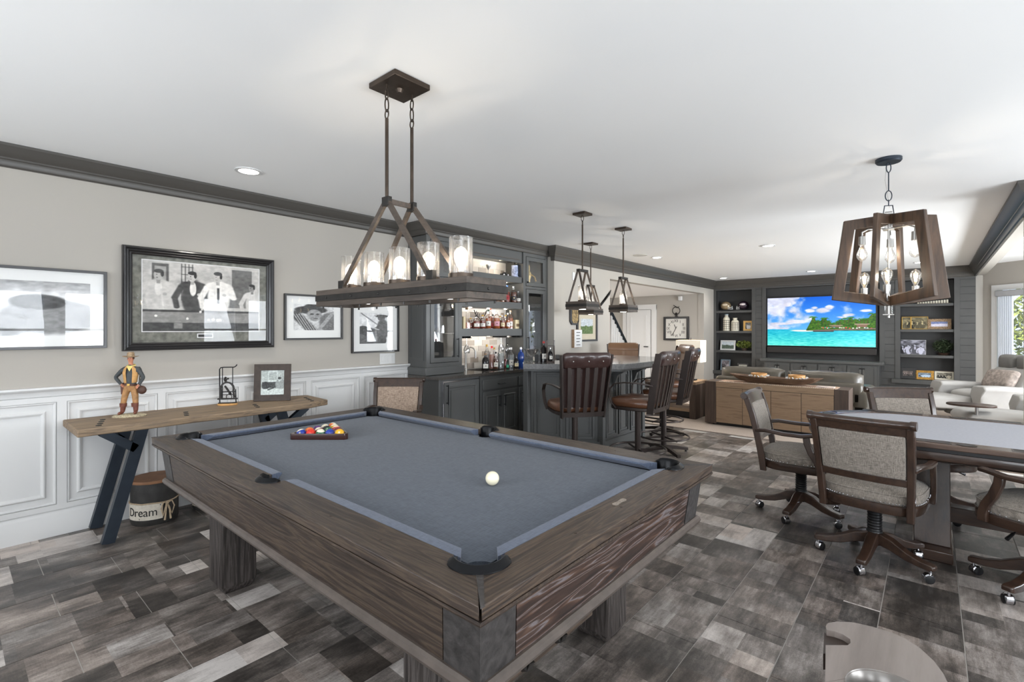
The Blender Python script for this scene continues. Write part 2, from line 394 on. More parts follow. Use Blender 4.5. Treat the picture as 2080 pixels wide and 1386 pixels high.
# ---- floor: grout bed, tiles one by one, carpet beyond
fl = MB().prism([(-7.3, -2.4), (3.3, -2.4), (3.3, 10.5), (.75, 12.95), (.75, 13.2), (-7.3, 13.2)], -.06, -.003).build('floor', mat('grout', C(176, 172, 167), .9)); struct(fl)
def tile_material():
    m, b = base_mat('plank_tile', .34, 0, 0, .45); g = N(m)
    geo = g.new('ShaderNodeNewGeometry'); sp = g.new('ShaderNodeSeparateXYZ'); g.link(geo.outputs['Position'], sp.inputs[0])
    X, Y = sp.outputs[0], sp.outputs[1]
    def cells(width, freq, off, rnd=.9):
        """columns of print patches with uneven lengths; returns two random values per patch"""
        k = g.math('FLOOR', g.math('DIVIDE', g.math('SUBTRACT', X, .112), width))
        wv = g.math('ADD', g.math('MULTIPLY', Y, freq), g.math('MULTIPLY', k, 37.73+off))
        vo = g.new('ShaderNodeTexVoronoi'); vo.voronoi_dimensions = '1D'; vo.inputs['Scale'].default_value = 1; vo.inputs['Randomness'].default_value = rnd
        g.link(wv, vo.inputs['W'])
        s2 = g.new('ShaderNodeSeparateColor'); g.link(vo.outputs['Color'], s2.inputs[0]); return s2.outputs[0], s2.outputs[1], k
    a, a2, ka = cells(.311, 4.6, 0); c, c2, kc = cells(.1555, 3.8, 11.2)
    sel = g.math('GREATER_THAN', a2, .62)
    tone = g.math('ADD', g.math('MULTIPLY', a, g.math('SUBTRACT', 1.0, sel)), g.math('MULTIPLY', c, sel))
    def streak(sx, sy, sc, det, rough=.6, w=None):
        mp = g.new('ShaderNodeMapping'); mp.inputs['Scale'].default_value = (sx, sy, 1); g.link(geo.outputs['Position'], mp.inputs[0])
        no = g.new('ShaderNodeTexNoise'); no.inputs['Scale'].default_value = sc; no.inputs['Detail'].default_value = det; no.inputs['Roughness'].default_value = rough
        if w is not None:
            no.noise_dimensions = '4D'; g.link(g.math('MULTIPLY', w, 17.3), no.inputs['W'])
        g.link(mp.outputs[0], no.inputs['Vector']); return no.outputs[0]
    g1 = streak(10, 1.3, 5, 8, .7, tone); cl = streak(2.0, 1, 3.0, 8, .65, tone); fine = streak(8, 2.2, 40, 4); scr = streak(1, 7, 26, 3, .7)
    t = g.math('ADD', g.math('ADD', .16, g.math('MULTIPLY', tone, .40)), g.math('MULTIPLY', g.math('SUBTRACT', cl, .5), 1.7))
    t = g.math('ADD', t, g.math('MULTIPLY', g.math('SUBTRACT', g1, .5), .75))
    t = g.math('ADD', t, g.math('MULTIPLY', g.math('SUBTRACT', fine, .5), .36))
    t = g.math('ADD', t, g.math('MULTIPLY', g.math('SUBTRACT', scr, .5), .22))
    t = g.math('ADD', t, g.math('MULTIPLY', g.math('GREATER_THAN', tone, .82), .26))
    col = g.ramp(t, [(.0, C(48, 45, 43)), (.2, C(74, 70, 67)), (.4, C(108, 102, 98)), (.6, C(146, 140, 136)), (.95, C(198, 193, 189))])
    hue = g.new('ShaderNodeMixRGB'); hue.blend_type = 'MULTIPLY'; g.link(g.math('MULTIPLY', c2, .8), hue.inputs[0]); g.link(col, hue.inputs[1]); hue.inputs[2].default_value = (1, .90, .83, 1)
    g.link(hue.outputs[0], b.inputs['Base Color'])
    g.link(g.math('ADD', .24, g.math('MULTIPLY', g1, .26)), b.inputs['Roughness'])
    bp = g.new('ShaderNodeBump'); bp.inputs['Strength'].default_value = .15; bp.inputs['Distance'].default_value = .003
    g.link(fine, bp.inputs['Height']); g.link(bp.outputs[0], b.inputs['Normal'])
    return m
TM = tile_material()
TW, TL, GR = .311, .616, .0045
tm = MB().box(-TW/2+GR/2, TW/2-GR/2, -TL/2+GR/2, TL/2-GR/2, -.012, 0).mesh('floor_tile'); tm.materials.append(TM)
spots = []
for k in range(-10, 16):
    x = .112-TW*(k+.5)
    off = .075 if k % 2 == 0 else .385
    for j in range(-5, 12):
        y = off+TL*(j+.5)
        if x > 3.1 or y > 6.98: continue
        if y < -2.3: continue
        d = -x*_s+y*_c; a = x*_c+y*_s
        vis = d > .25 and abs(a/d) < 1.2 and (1.435/d) < .95
        spots.append((not vis, d, x, y))
spots.sort()
rest = MB()
for i, (nv, d, x, y) in enumerate(spots):
    if i < 296 and not nv: link(tm, 'tile', fl, (x, y, 0))
    else: rest.box(x-TW/2+GR/2, x+TW/2-GR/2, y-TL/2+GR/2, y+TL/2-GR/2, -.012, 0)
o = rest.build('tile_field', TM, fl); o['kind'] = 'stuff'
cp = MB().prism([(-7.2, 6.96), (3.2, 6.96), (3.2, 10.5), (.7, 12.85), (-7.2, 12.85)], -.01, .012).build('carpet', mat('beige_carpet', C(178, 164, 152), 1, var=.12, scale=80, bump=.4), fl)
# ---- ceiling
struct(MB().prism([(-4.9, -2.4), (3.4, -2.4), (3.4, 10.45), (.75, 12.95), (.75, 13.2), (-4.9, 13.2)], CEIL, CEIL+.1).build('ceiling', M['ceiling']))
struct(MB().box(-7.3, WB-.139, 7.478, 13.3, 2.301, 2.36).build('ceiling', M['ceiling']))
# ---- walls
struct(MB().box(WL-.1, WL, -2.3, 5.84, 0, CEIL).build('wall_left', M['wall']))
b = MB().box(WL-.1, WB, 5.84, 7.478, 0, CEIL).box(WB-.14, WB, 7.478, 12.04, 2.30, CEIL).box(WB-.14, WB, 12.04, YB+.3, 0, CEIL)
struct(b.build('wall_left', M['wall']))
struct(MB().box(-7.2, WL-.1, 7.36, 7.478, 0, 2.3).build('wall_hall', M['wall']))
struct(MB().box(-7.2, WB-.14, 12.05, 12.15, 0, 2.3).build('wall_hall', M['wall']))
struct(MB().box(-7.3, -7.2, 7.36, 12.15, 0, 2.3).build('wall_hall', M['wall']))
def wall_with_windows(name, axis, pos, a0, a1, wins, z0, z1, thick, tone):
    """a wall on a plane with rectangular holes; each window gets frame, sash bars and glass"""
    b = MB(); cur = a0
    P = lambda u0, u1, za, zb: b.box(*((pos, pos+thick, u0, u1, za, zb) if axis == 'y' else (u0, u1, pos, pos+thick, za, zb)))
    for (u0, u1) in wins:
        P(cur, u0, 0, CEIL); P(u0, u1, 0, z0); P(u0, u1, z1, CEIL); cur = u1
    P(cur, a1, 0, CEIL)
    struct(b.build(name, tone))
    for i, (u0, u1) in enumerate(wins):
        fr = MB()
        side = -1 if thick > 0 else 1
        q0, q1 = sorted((pos+side*.02, pos-side*.05))
        def R(u0_, u1_, za, zb, mb, p0=q0, p1=q1): mb.box(*((p0, p1, u0_, u1_, za, zb) if axis == 'y' else (u0_, u1_, p0, p1, za, zb)))
        for (x0, x1, za, zb) in ((u0-.08, u0+.03, z0-.08, z1+.08), (u1-.03, u1+.08, z0-.08, z1+.08), (u0+.03, u1-.03, z0-.08, z0+.03), (u0+.03, u1-.03, z1-.03, z1+.08)):
            R(x0, x1, za, zb, fr)
        f = struct(fr.build('window_%d' % (i+1), M['white']))
        gl = MB(); p = pos+thick*.4
        gl.box(*((p, p+.006, u0, u1, z0, z1) if axis == 'y' else (u0, u1, p, p+.006, z0, z1)))
        gl.build('pane', M['glass'], f)
        sb = MB(); zm = (z0+z1)/2
        sb.box(*((p-.02, p+.02, u0, u1, zm-.02, zm+.02) if axis == 'y' else (u0, u1, p-.02, p+.02, zm-.02, zm+.02)))
        sb.build('sash_bar', M['white'], f)
wall_with_windows('wall_right', 'y', 3.0, -2.3, 5.94, WIN_R, .55, 2.3, .12, M['wall'])
wall_with_windows('wall_front', 'x', -2.3, WL, 3.12, FILL_WIN_B, .8, 2.25, .1, M['wall'])  # wall out of view; its windows are added to let light in
wall_with_windows('wall_right', 'y', 3.2, 5.94, 10.62, FILL_WIN_C, .4, 2.35, .12, M['wall'])  # side windows out of view, added to light the bay
struct(MB().box(.63, 3.12, 5.82, 5.94, 0, CEIL).build('wall_bay', M['wall']))
struct(MB().box(.63, .77, 5.94, 6.38, 0, CEIL).box(.63, .77, 6.38, YB+.1, 2.46, CEIL).build('wall_bay', M['wall']))
struct(MB().box(.63, .75, 12.82, 13.1, 0, CEIL).build('wall_bay', M['wall']))
# angled bay wall with its window, shade and curtain
ang = math.atan2(-.48, .51); ax = Vector((math.cos(ang), math.sin(ang), 0)); an = Vector((-ax.y, ax.x, 0)); ao = Vector((.70, 12.85, 0))
def A(s, n, z): p = ao+ax*s+an*n; return (p.x, p.y, z)
def abox(mb, s0, s1, n0, n1, z0, z1):
    mb.hexa([A(s0, n0, z0), A(s1, n0, z0), A(s1, n1, z0), A(s0, n1, z0), A(s0, n0, z1), A(s1, n0, z1), A(s1, n1, z1), A(s0, n1, z1)]); return mb
b = MB(); abox(b, -.1, .30, 0, .1, 0, CEIL); abox(b, .30, 1.5, 0, .1, 0, .5); abox(b, .30, 1.5, 0, .1, 2.16, CEIL); abox(b, 1.5, 3.36, 0, .1, 0, CEIL)
struct(b.build('wall_bay', M['wall']))
b = MB(); abox(b, .215, .31, -.03, .02, .42, 2.245); abox(b, 1.49, 1.585, -.03, .02, .42, 2.245); abox(b, .31, 1.49, -.03, .02, 2.15, 2.245); abox(b, .31, 1.49, -.03, .02, .42, .51)
wf = struct(b.build('window_9', M['white']))
b = MB(); abox(b, .31, 1.49, .05, .056, .5, 2.16); b.build('pane', M['glass'], wf)
b = MB(); abox(b, .30, 1.5, -.07, -.02, 2.03, 2.14)
tag(b.build('roller_shade', mat('grey_shade_fabric', C(168, 168, 170), .8), bevel=.015), 'grey rolled-up window shade at the top of the bay window', 'shade')
sheer = bpy.data.materials.new('white_sheer_curtain'); sheer.use_nodes = True; g = N(sheer)
tr_ = g.new('ShaderNodeBsdfTranslucent'); tr_.inputs[0].default_value = (.95, .96, 1, 1); mx_ = g.new('ShaderNodeMixShader'); mx_.inputs[0].default_value = .6
g.n['Principled BSDF'].inputs['Base Color'].default_value = C(240, 242, 246)
g.link(g.n['Principled BSDF'].outputs[0], mx_.inputs[1]); g.link(tr_.outputs[0], mx_.inputs[2]); g.link(mx_.outputs[0], g.n['Material Output'].inputs[0])
b = MB(); NF = 56
ring = [A(.335+.25*k/NF, -.045+.016*math.sin(k*2*PI/8), 0)[:2] for k in range(NF+1)]
ring2 = [A(.335+.25*k/NF, -.030+.016*math.sin(k*2*PI/8), 0)[:2] for k in range(NF+1)]
b.prism(ring+ring2[::-1], .03, 2.03)
tag(b.build('curtain', sheer, smooth=1.2), 'white pleated curtain at the left of the bay window', 'curtain')
# garden shrubs beyond the bay window
rs = random.Random(5)
def leaf_cloud(n, size, rx, ry, rz, seed, hollow=.3):
    r = random.Random(seed); b = MB()
    for i in range(n):
        t = r.random()*2*PI; p = math.acos(2*r.random()-1); q = (hollow+(1-hollow)*r.random())
        c = Vector((rx*q*math.sin(p)*math.cos(t), ry*q*math.sin(p)*math.sin(t), rz*q*math.cos(p)))
        u = Vector((r.gauss(0, 1), r.gauss(0, 1), r.gauss(0, 1))).normalized(); v = u.cross(Vector((r.gauss(0, 1), r.gauss(0, 1), r.gauss(0, 1)))).normalized()
        s_ = size*(.6+.8*r.random())
        b.add([c-u*s_, c+v*s_*.4, c+u*s_, c-v*s_*.4], [(0, 1, 2, 3)])
    return b
for i, (sx, nx, hh) in enumerate(((-.30, 1.95, 2.6), (1.7, 3.0, 2.2))):
    p = A(sx, nx, 0)
    t = thing('garden_shrub', ['leafy yellow-green shrub outside the bay window, nearer the curtain', 'leafy yellow-green shrub outside the bay window, farther along the wall'][i], 'shrub', (p[0], p[1], -.1))
    leaf_cloud(2600, .07, .95, .6, hh/2, i+3).build('foliage', mat('sunlit_leaf', C(138, 146, 56), .6, var=.6, scale=9), t).location = (0, 0, hh/2+.2)
    MB().tube([(0, 0, 0), (.03, 0, .6), (0, .02, 1.3)], [.04, .03, .02], 8).build('stem', M['darkoak'], t)
struct(MB().box(.8, 14, 6, 24, -.3, -.12).build('ground', mat('lawn', C(96, 108, 60), .9, var=.4, scale=4)))
sun = bpy.data.lights.new('sun', 'SUN'); sun.energy = 9; sun.angle = .02; so = bpy.data.objects.new('sun', sun); COL.objects.link(so); so.rotation_euler = (math.radians(24), 0, math.radians(10))
# ---- crown moulding swept round the room
def sweep(path, prof, name, m, parent=None, closed=False):
    """prof: (out, z) pairs; out is measured to the right-hand side of the path"""
    n = len(path); rings = []
    for i, p in enumerate(path):
        p = Vector(p); d0 = (p-Vector(path[i-1])).normalized() if i else None; d1 = (Vector(path[i+1])-p).normalized() if i < n-1 else None
        d0 = d0 or d1; d1 = d1 or d0
        n0 = Vector((d0.y, -d0.x)); n1 = Vector((d1.y, -d1.x)); bi = (n0+n1)
        bi = bi/ max(.2, bi.length)*1; bi.normalize(); k = 1/max(.3, bi.dot(n0))
        rings.append([(p.x+bi.x*o_*k, p.y+bi.y*o_*k, z) for o_, z in prof])
    return MB().loft(rings).build(name, m, parent, smooth=.5)
CP = [(-.01, CEIL), (.085, CEIL), (.085, CEIL-.018), (.078, CEIL-.028), (.066, CEIL-.05), (.048, CEIL-.074), (.036, CEIL-.084), (.036, CEIL-.094), (.028, CEIL-.10), (.02, CEIL-.118), (.02, CEIL-.136), (.012, CEIL-.145), (-.01, CEIL-.145)]
XC = -4.315; YT = 5.84
struct(sweep([(WL, -2.2), (WL, 3.54), (XC, 3.54), (XC, YT), (WB, YT)], CP, 'trim_1', M['trimdark']))
CP2 = [(o_*1.15, CEIL-(CEIL-z)*1.45) for o_, z in CP]
struct(sweep([(WB-.05, YT+.001), (WB, YT+.002), (WB, YB), (.63, YB), (.63, 5.82), (3.0, 5.82)], CP2, 'trim_2', M['trimdark']))
# ---- wainscot on the left wall
wsx = WL
ws = MB().box(WL, WL+.012, -2.2, 3.54, .0, 1.0).build('trim_3', M['white']); struct(ws)
RP = [(0, 1.035), (.05, 1.035), (.052, 1.022), (.044, 1.012), (.03, 1.004), (.022, .99), (.02, .972), (.012, .965), (0, .965)]
sweep([(WL, -2.2), (WL, 3.54)], RP, 'chair_rail', M['white'], ws)
BP = [(0, 0), (.032, 0), (.032, .145), (.026, .16), (.018, .172), (.012, .18), (0, .18)]
o = sweep([(WL, -2.2), (WL, 3.54)], BP, 'baseboard_left', M['white']); struct(o)
b = MB().box(WL+.012, WL+.026, -2.2, 3.54, .93, .966)
b.build('top_rail', M['white'], ws); MB().box(WL+.012, WL+.026, -2.2, 3.54, .178, .215).build('bottom_rail', M['white'], ws)
edges = [-2.2, -1.5, -.8, -.12, .545, 1.13, 1.72, 2.33, 2.915, 3.54]
for y in edges:
    MB().box(WL+.012, WL+.026, y-.026, y+.026, .215, .93).build('stile', M['white'], ws)
def molding(y0, y1, z0, z1, x, par, m=M['white'], w_=.028, h_=.014, name='panel_moulding'):
    pr = [(0, 0), (w_, 0), (w_, h_*.5), (w_*.55, h_), (w_*.3, h_), (0, h_*.35)]
    rings = []
    for (sy, sz, y, z) in ((1, 1, y0, z0), (-1, 1, y1, z0), (-1, -1, y1, z1), (1, -1, y0, z1), (1, 1, y0, z0)):
        rings.append([(x+q, y+sy*p, z+sz*p) for p, q in pr])
    return MB().loft(rings, cap=False).build(name, m, par)
for a, c in zip(edges[:-1], edges[1:]):
    molding(a+.026, c-.026, .215, .93, WL+.012, ws, w_=.018, h_=.013, name='outer_moulding')
    molding(a+.08, c-.08, .27, .87, WL+.012, ws)
t = MB().box(WL, WL+.006, 3.157, 3.36, 1.045, 1.165).build('switch_plate', M['white'], bevel=.003); tag(t, 'white four-gang light switch plate above the chair rail', 'light switch')
for k in range(4): MB().box(WL+.006, WL+.011, 3.178+k*.045, 3.204+k*.045, 1.07, 1.14).build('rocker', M['white'], t, bevel=.002)
# ---- TV wall: boards, niches
XL, XR = -4.2, .63
NL = (-4.137, -3.305, .40, 2.40); NR = (-.49, .325, .42, 2.42); TV = (-2.99, -.83, .75, 2.405)
wb = MB()
def wall_rects(xs, zs, holes):
    out = []
    for i in range(len(xs)-1):
        for j in range(len(zs)-1):
            cx_, cz_ = (xs[i]+xs[i+1])/2, (zs[j]+zs[j+1])/2
            if any(h[0] < cx_ < h[1] and h[2] < cz_ < h[3] for h in holes): continue
            out.append((xs[i], xs[i+1], zs[j], zs[j+1]))
    return out
H3 = (NL, NR, TV)
xs = sorted({XL, XR, NL[0], NL[1], NR[0], NR[1], TV[0], TV[1]}); zs = sorted({0, CEIL, NL[2], NL[3], NR[2], NR[3], TV[2], TV[3]})
for (x0, x1, z0, z1) in wall_rects(xs, zs, H3): wb.box(x0, x1, YB+.012, YB+.05, z0, z1)
wb.box(XL, XR, YB+.34, YB+.4, 0, CEIL)
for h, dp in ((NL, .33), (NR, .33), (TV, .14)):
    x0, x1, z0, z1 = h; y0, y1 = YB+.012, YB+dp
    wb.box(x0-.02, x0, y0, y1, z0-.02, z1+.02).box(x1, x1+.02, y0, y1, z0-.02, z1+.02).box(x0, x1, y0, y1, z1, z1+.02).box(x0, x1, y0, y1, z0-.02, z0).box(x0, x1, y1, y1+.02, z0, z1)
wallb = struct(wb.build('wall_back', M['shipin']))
BH = .141
for r in range(18):
    z0 = .0+r*BH+.002; z1 = min(z0+BH-.012, 2.44)
    if z0 > 2.4: break
    segs = [(XL, XR)]
    for h in H3:
        hx0, hx1 = h[0]-.085, h[1]+.085
        if h[2]-.1 < (z0+z1)/2 < h[3]+.07:
            ns = []
            for s0, s1 in segs:
                if s0 < hx0: ns.append((s0, min(s1, hx0)))
                if s1 > hx1: ns.append((max(s0, hx1), s1))
                if not (s0 < hx0 or s1 > hx1): pass
            segs = ns
    for s0, s1 in segs:
        if s1-s0 > .04: MB().box(s0, s1, YB, YB+.012, z0, z1).build('board', M['ship'], wallb)
MB().box(XL, XR, YB-.004, YB+.012, 2.44, 2.6).build('frieze', M['ship'], wallb)
for h in (NL, NR, TV):
    x0, x1, z0, z1 = h
    for (a0, a1, c0, c1) in ((x0-.085, x0, z0, z1+.07), (x1, x1+.085, z0, z1+.07), (x0, x1, z1, z1+.07)):
        MB().box(a0, a1, YB-.012, YB+.014, c0, c1).build('casing', M['ship'], wallb, bevel=.003)
for h, zz in ((NL, (.88, 1.367, 1.87)), (NR, (.892, 1.405, 1.918))):
    for z in zz: MB().box(h[0], h[1], YB+.01, YB+.33, z-.026, z+.026).build('shelf', M['ship'], wallb, bevel=.002)
    MB().box(h[0]-.14, h[1]+.14, YB-.06, YB+.01, h[2]-.085, h[2]).build('sill', M['ship'], wallb, bevel=.004)
NLZ = (.40, .906, 1.393, 1.896); NRZ = (.42, .918, 1.431, 1.944)
# ---- hall door, trim, stairs
dx0, dx1 = -6.23, -5.56
b = MB().box(dx0-.13, dx0-.02, 12.02, 12.05, 0, 2.06).box(dx1+.02, dx1+.15, 12.02, 12.05, 0, 2.06).box(dx0-.13, dx1+.15, 12.015, 12.05, 1.95, 2.08)
struct(b.build('trim_4', M['white']))
d = struct(MB().box(dx0, dx1, 12.0, 12.035, .01, 1.94).build('door_1', M['white']))
for z0, z1 in ((1.0, 1.8), (.2, .85)): MB().frame([(dx0+.1, z0), (dx1-.1, z0), (dx1-.1, z1), (dx0+.1, z1)], [(dx0+.14, z0+.04), (dx1-.14, z0+.04), (dx1-.14, z1-.04), (dx0+.14, z1-.04)], 11.985, 12.0, 'y').build('panel_frame', M['white'], d)
MB().tube([(dx1-.06, 11.99, .98), (dx1-.06, 11.95, .98), (dx1-.16, 11.95, .98)], .011, 8).build('handle', M['black'], d)
b = MB()
for k in range(7): b.box(-5.6, -4.95, 7.9+.26*k, 8.16+.26*k+.02, 0, 1.26-.18*k)
struct(b.build('stairs', M['white']))
r0, r1 = onx(1240, 634, -4.95), onx(1276, 708, -4.95)
rail = thing('stair_rail', 'black stair handrail on white balusters seen through the hall opening', 'handrail', (r0.x, r0.y, 0))
e = r1-r0
MB().tube([(0, 0, r0.z), (e.x, e.y, r1.z)], 0, flat=(.05, .07)).build('handrail', M['black'], rail)
for k in range(9):
    t_ = .05+k*.11; zt = r0.z+e.z*t_
    zb = max(.12, 1.26-.18*int((r0.y+e.y*t_-7.9)/.26)) if r0.y+e.y*t_ > 7.9 else 1.26
    if zt-zb > .1: MB().box(-.016, .016, e.y*t_-.016, e.y*t_+.016, zb-.02, zt-.02).build('baluster', M['white'], rail)
MB().box(-.045, .045, e.y-.045, e.y+.045, 0, r1.z+.12).build('newel_post', M['black'], rail, bevel=.006)
# ================================================================ THE BAR
def rect(y0, y1, z0, z1): return [(y0, z0), (y1, z0), (y1, z1), (y0, z1)]
def xframe(mb, y0, y1, z0, z1, w_, x0, x1):   # picture-frame ring facing +X
    return mb.frame(rect(y0, y1, z0, z1), rect(y0+w_, y1-w_, z0+w_, z1-w_), x0, x1, 'x')
def bar_pull(parent, x, y, z0, z1, name='handle'):
    return MB().tube([(x, y, z0+.015), (x+.03, y, z0+.015)], .005, 8).tube([(x, y, z1-.015), (x+.03, y, z1-.015)], .005, 8).tube([(x+.03, y, z0), (x+.03, y, z1)], .006, 8).build(name, M['black'], parent)
XF = -4.315
def wall_cabinet(name, y0, y1, label, zb):
    t = thing(name, label, 'cabinet')
    x0 = WL+.002
    b = MB().box(x0, XF-.02, y0, y0+.018, zb, 2.5).box(x0, XF-.02, y1-.018, y1, zb, 2.5).box(x0, x0+.012, y0+.018, y1-.018, zb, 2.5)
    b.box(x0+.012, XF-.02, y0+.018, y1-.018, zb, zb+.02).box(x0+.012, XF-.02, y0+.018, y1-.018, 2.015, 2.035).box(x0+.012, XF-.02, y0+.018, y1-.018, 2.48, 2.5)
    b.build('body', M['cab'], t)
    f = MB().box(XF-.02, XF, y0, y0+.055, zb, 2.52).box(XF-.02, XF, y1-.055, y1, zb, 2.52).box(XF-.02, XF, y0+.055, y1-.055, 2.005, 2.04).box(XF-.02, XF, y0+.055, y1-.055, 2.46, 2.52).box(XF-.02, XF, y0+.055, y1-.055, zb, zb+.045)
    f.build('face_frame', M['cab'], t)
    b = MB().box(x0+.02, XF-.04, y0+.02, y1-.02, 1.38, 1.388).box(x0+.02, XF-.04, y0+.02, y1-.02, 1.68, 1.688)
    b.build('glass_shelf', M['glass'], t)
    for z0, z1, hz in ((zb+.05, 2.0, 1), (2.045, 2.455, 0)):
        d = xframe(MB(), y0+.06, y1-.06, z0, z1, .055, XF-.016, XF+.006).build('door', M['cab'], t, bevel=.003)
        MB().box(XF-.010, XF-.006, y0+.112, y1-.112, z0+.05, z1-.05).build('pane', M['doorglass'], d)
        if hz: bar_pull(d, XF+.006, (y1-.085) if y0 < 4 else (y0+.085), 1.10, 1.33)
        else: MB().tube([(XF+.006, y0+.085, z0+.05), (XF+.026, y0+.085, z0+.05)], .011, 10).build('knob', M['black'], d)
    return t
M['doorglass'] = glass_mat('cabinet_glass', gloss=.05, rough=.005, k=.12)
wc = wall_cabinet('wall_cabinet', 3.545, 4.097, 'charcoal glass-door wall cabinet standing on the counter, next to the light switches', 1.0)
MB().frame([(WL+.03, 1.08), (XF-.04, 1.08), (XF-.04, 2.42), (WL+.03, 2.42)], [(WL+.06, 1.11), (XF-.07, 1.11), (XF-.07, 2.39), (WL+.06, 2.39)], 3.536, 3.545, 'y').build('side_moulding', M['cab'], wc)
MB().box(WL+.002, XF+.02, 3.52, 4.12, .909, 1.0).build('plinth', M['cab'], wc, bevel=.006)
tc_ = wall_cabinet('tall_cabinet', 5.268, 5.835, 'charcoal glass-door tall cabinet at the right end of the bar wall', 1.0)
MB().box(WL+.002, XF+.01, 5.25, 5.835, .909, 1.0).build('plinth', M['cab'], tc_, bevel=.004)
b = MB().box(XF-.05, XF-.02, 4.1, 5.265, 2.352, 2.63)
v = tag(b.build('valance', M['cab']), 'charcoal header board spanning the open bar shelves', 'valance')
MB().box(XF-.019, XF-.008, 4.16, 5.2, 2.39, 2.40).build('bead', M['trimlight'], v)
MB().box(WL+.005, XF-.05, 4.1, 5.265, 2.38, 2.4).build('soffit_panel', M['cab'], v)
for nm, z0, z1, lab in (('floating_shelf', 1.345, 1.441, 'lowest charcoal floating shelf above the sink, with the hanging stemware rack'),
                        ('floating_shelf', 1.712, 1.802, 'middle charcoal floating shelf of bottles above the sink'),
                        ('floating_shelf', 2.075, 2.158, 'topmost charcoal floating shelf holding the beer stein')):
    s_ = tag(MB().box(WL+.01, -4.335, 4.1, 5.262, z0, z1).build(nm, M['cab'], bevel=.003), lab, 'shelf')
    for yy in (4.35, 4.68, 5.02):
        MB().lathe([(.022, z0-.006), (.024, z0-.001)], 14, cx=-4.43, cy=yy).build('puck_light', M['puck'], s_); point('puck_beam', (-4.43, yy, z0-.02), 1.3, (1, .88, .72), .012)
for yy in (4.4, 4.95):
    MB().lathe([(.022, 2.372), (.024, 2.379)], 14, cx=-4.45, cy=yy).build('puck_light', M['puck'], v); point('puck_beam', (-4.45, yy, 2.355), 1.8, (1, .82, .58), .012)
rk = MB()
for y in (4.17, 4.27, 4.95, 5.05, 5.15, 5.22): rk.box(-4.60, -4.34, y-.004, y+.004, 1.325, 1.345).box(-4.60, -4.34, y-.022, y+.022, 1.322, 1.327)
tag(rk.build('stemware_rack', M['black']), 'black metal stemware rack under the lowest shelf', 'rack')
# backsplash tiles, one by one
def tile_mat():
    m, b = base_mat('glazed_tile', .12, 0, .3); g = N(m)
    oi = g.new('ShaderNodeObjectInfo')
    g.link(g.ramp(oi.outputs['Random'], [(0, C(150, 142, 134)), (.35, C(186, 180, 172)), (.7, C(206, 202, 196)), (1, C(224, 222, 218))]), b.inputs['Base Color'])
    return m
bs = struct(MB().box(WL, WL+.004, 4.097, 5.268, .909, 2.4).build('backsplash', mat('white_grout', C(214, 212, 208), .8)))
tl = MB().box(0, .008, -.0735, .0735, -.0355, .0355).mesh('glazed_tile'); tl.materials.append(tile_mat())
tl2 = MB().box(0, .008, -.034, .034, -.0355, .0355).mesh('glazed_tile_half'); tl2.materials.append(tl.materials[0])
for r in range(19):
    z = .95+r*.0755
    if any(a-.02 < z < c+.02 for a, c in ((1.35, 1.435), (1.715, 1.797), (2.08, 2.153))): continue
    y = 4.097+(.0775 if r % 2 else .038)
    if not r % 2: link(tl2, 'tile', bs, (WL+.004, y, z)); y += .1125
    while y < 5.2: link(tl, 'tile', bs, (WL+.004, y, z)); y += .150
    if 5.268-(y-.075) > .05: link(tl2, 'tile', bs, (WL+.004, min(y-.037, 5.232), z))
# base cabinets
bc = thing('base_cabinet', 'charcoal base cabinet run with drawers and doors under the sink', 'cabinet')
XB_ = -4.10
MB().box(WL+.002, XB_-.02, 4.19, YT-.002, .10, .872).box(WL+.06, XB_-.07, 4.19, YT-.01, 0, .10).build('body', M['cab'], bc)
MB().box(XB_-.02, XB_, 4.19, YT-.002, .10, .872).build('face_frame', M['cab'], bc)
def raised(par, y0, y1, z0, z1, x, nm, m=M['cab'], handle=None):
    d = MB().box(x, x+.02, y0, y1, z0, z1).build(nm, m, par, bevel=.003)
    if z1-z0 > .2:
        molding(y0+.05, y1-.05, z0+.05, z1-.05, x+.02, d, m, .022, .010, 'moulding')
        MB().box(x+.02, x+.027, y0+.09, y1-.09, z0+.09, z1-.09).build('raised_panel', m, d, bevel=.006)
    return d
for y0, y1 in ((4.225, 4.865), (4.90, 5.30), (5.33, 5.80)):
    dr = raised(bc, y0, y1, .70, .82, XB_, 'drawer'); MB().tube([(XB_+.02, (y0+y1)/2-.06, .76), (XB_+.045, (y0+y1)/2-.06, .76), (XB_+.045, (y0+y1)/2+.06, .76), (XB_+.02, (y0+y1)/2+.06, .76)], .005, 6).build('handle', M['black'], dr)
for y0, y1, hy in ((4.225, 4.54, 4.50), (4.548, 4.865, 4.59), (4.90, 5.30, 4.94), (5.33, 5.80, 5.37)):
    dd = raised(bc, y0, y1, .12, .675, XB_, 'door'); bar_pull(dd, XB_+.027, hy, .48, .62)
fr = thing('undercounter_fridge', 'panelled undercounter fridge with a thin steel edge at the counter end', 'fridge')
MB().box(WL+.002, XB_-.02, 3.56, 4.188, .0, .872).build('body', M['cab'], fr)
MB().frame(rect(3.60, 4.165, .09, .853), rect(3.609, 4.156, .099, .844), XB_-.02, XB_+.012, 'x').build('steel_edge', M['chrome'], fr)
d = raised(fr, 3.611, 4.154, .10, .842, XB_, 'door'); bar_pull(d, XB_+.02, 3.64, .60, .82)
ct = thing('counter_top', 'dark speckled stone counter top with the sink, below the bar shelves', 'counter')
cb_ = MB().box(WL+.002, -4.075, 3.52, 4.40, .875, .908).box(WL+.002, -4.56, 4.40, 4.78, .875, .908).box(-4.2, -4.075, 4.40, 4.78, .875, .908).box(WL+.002, -4.075, 4.78, YT-.002, .875, .908)
cb_.build('slab', M['counter'], ct)
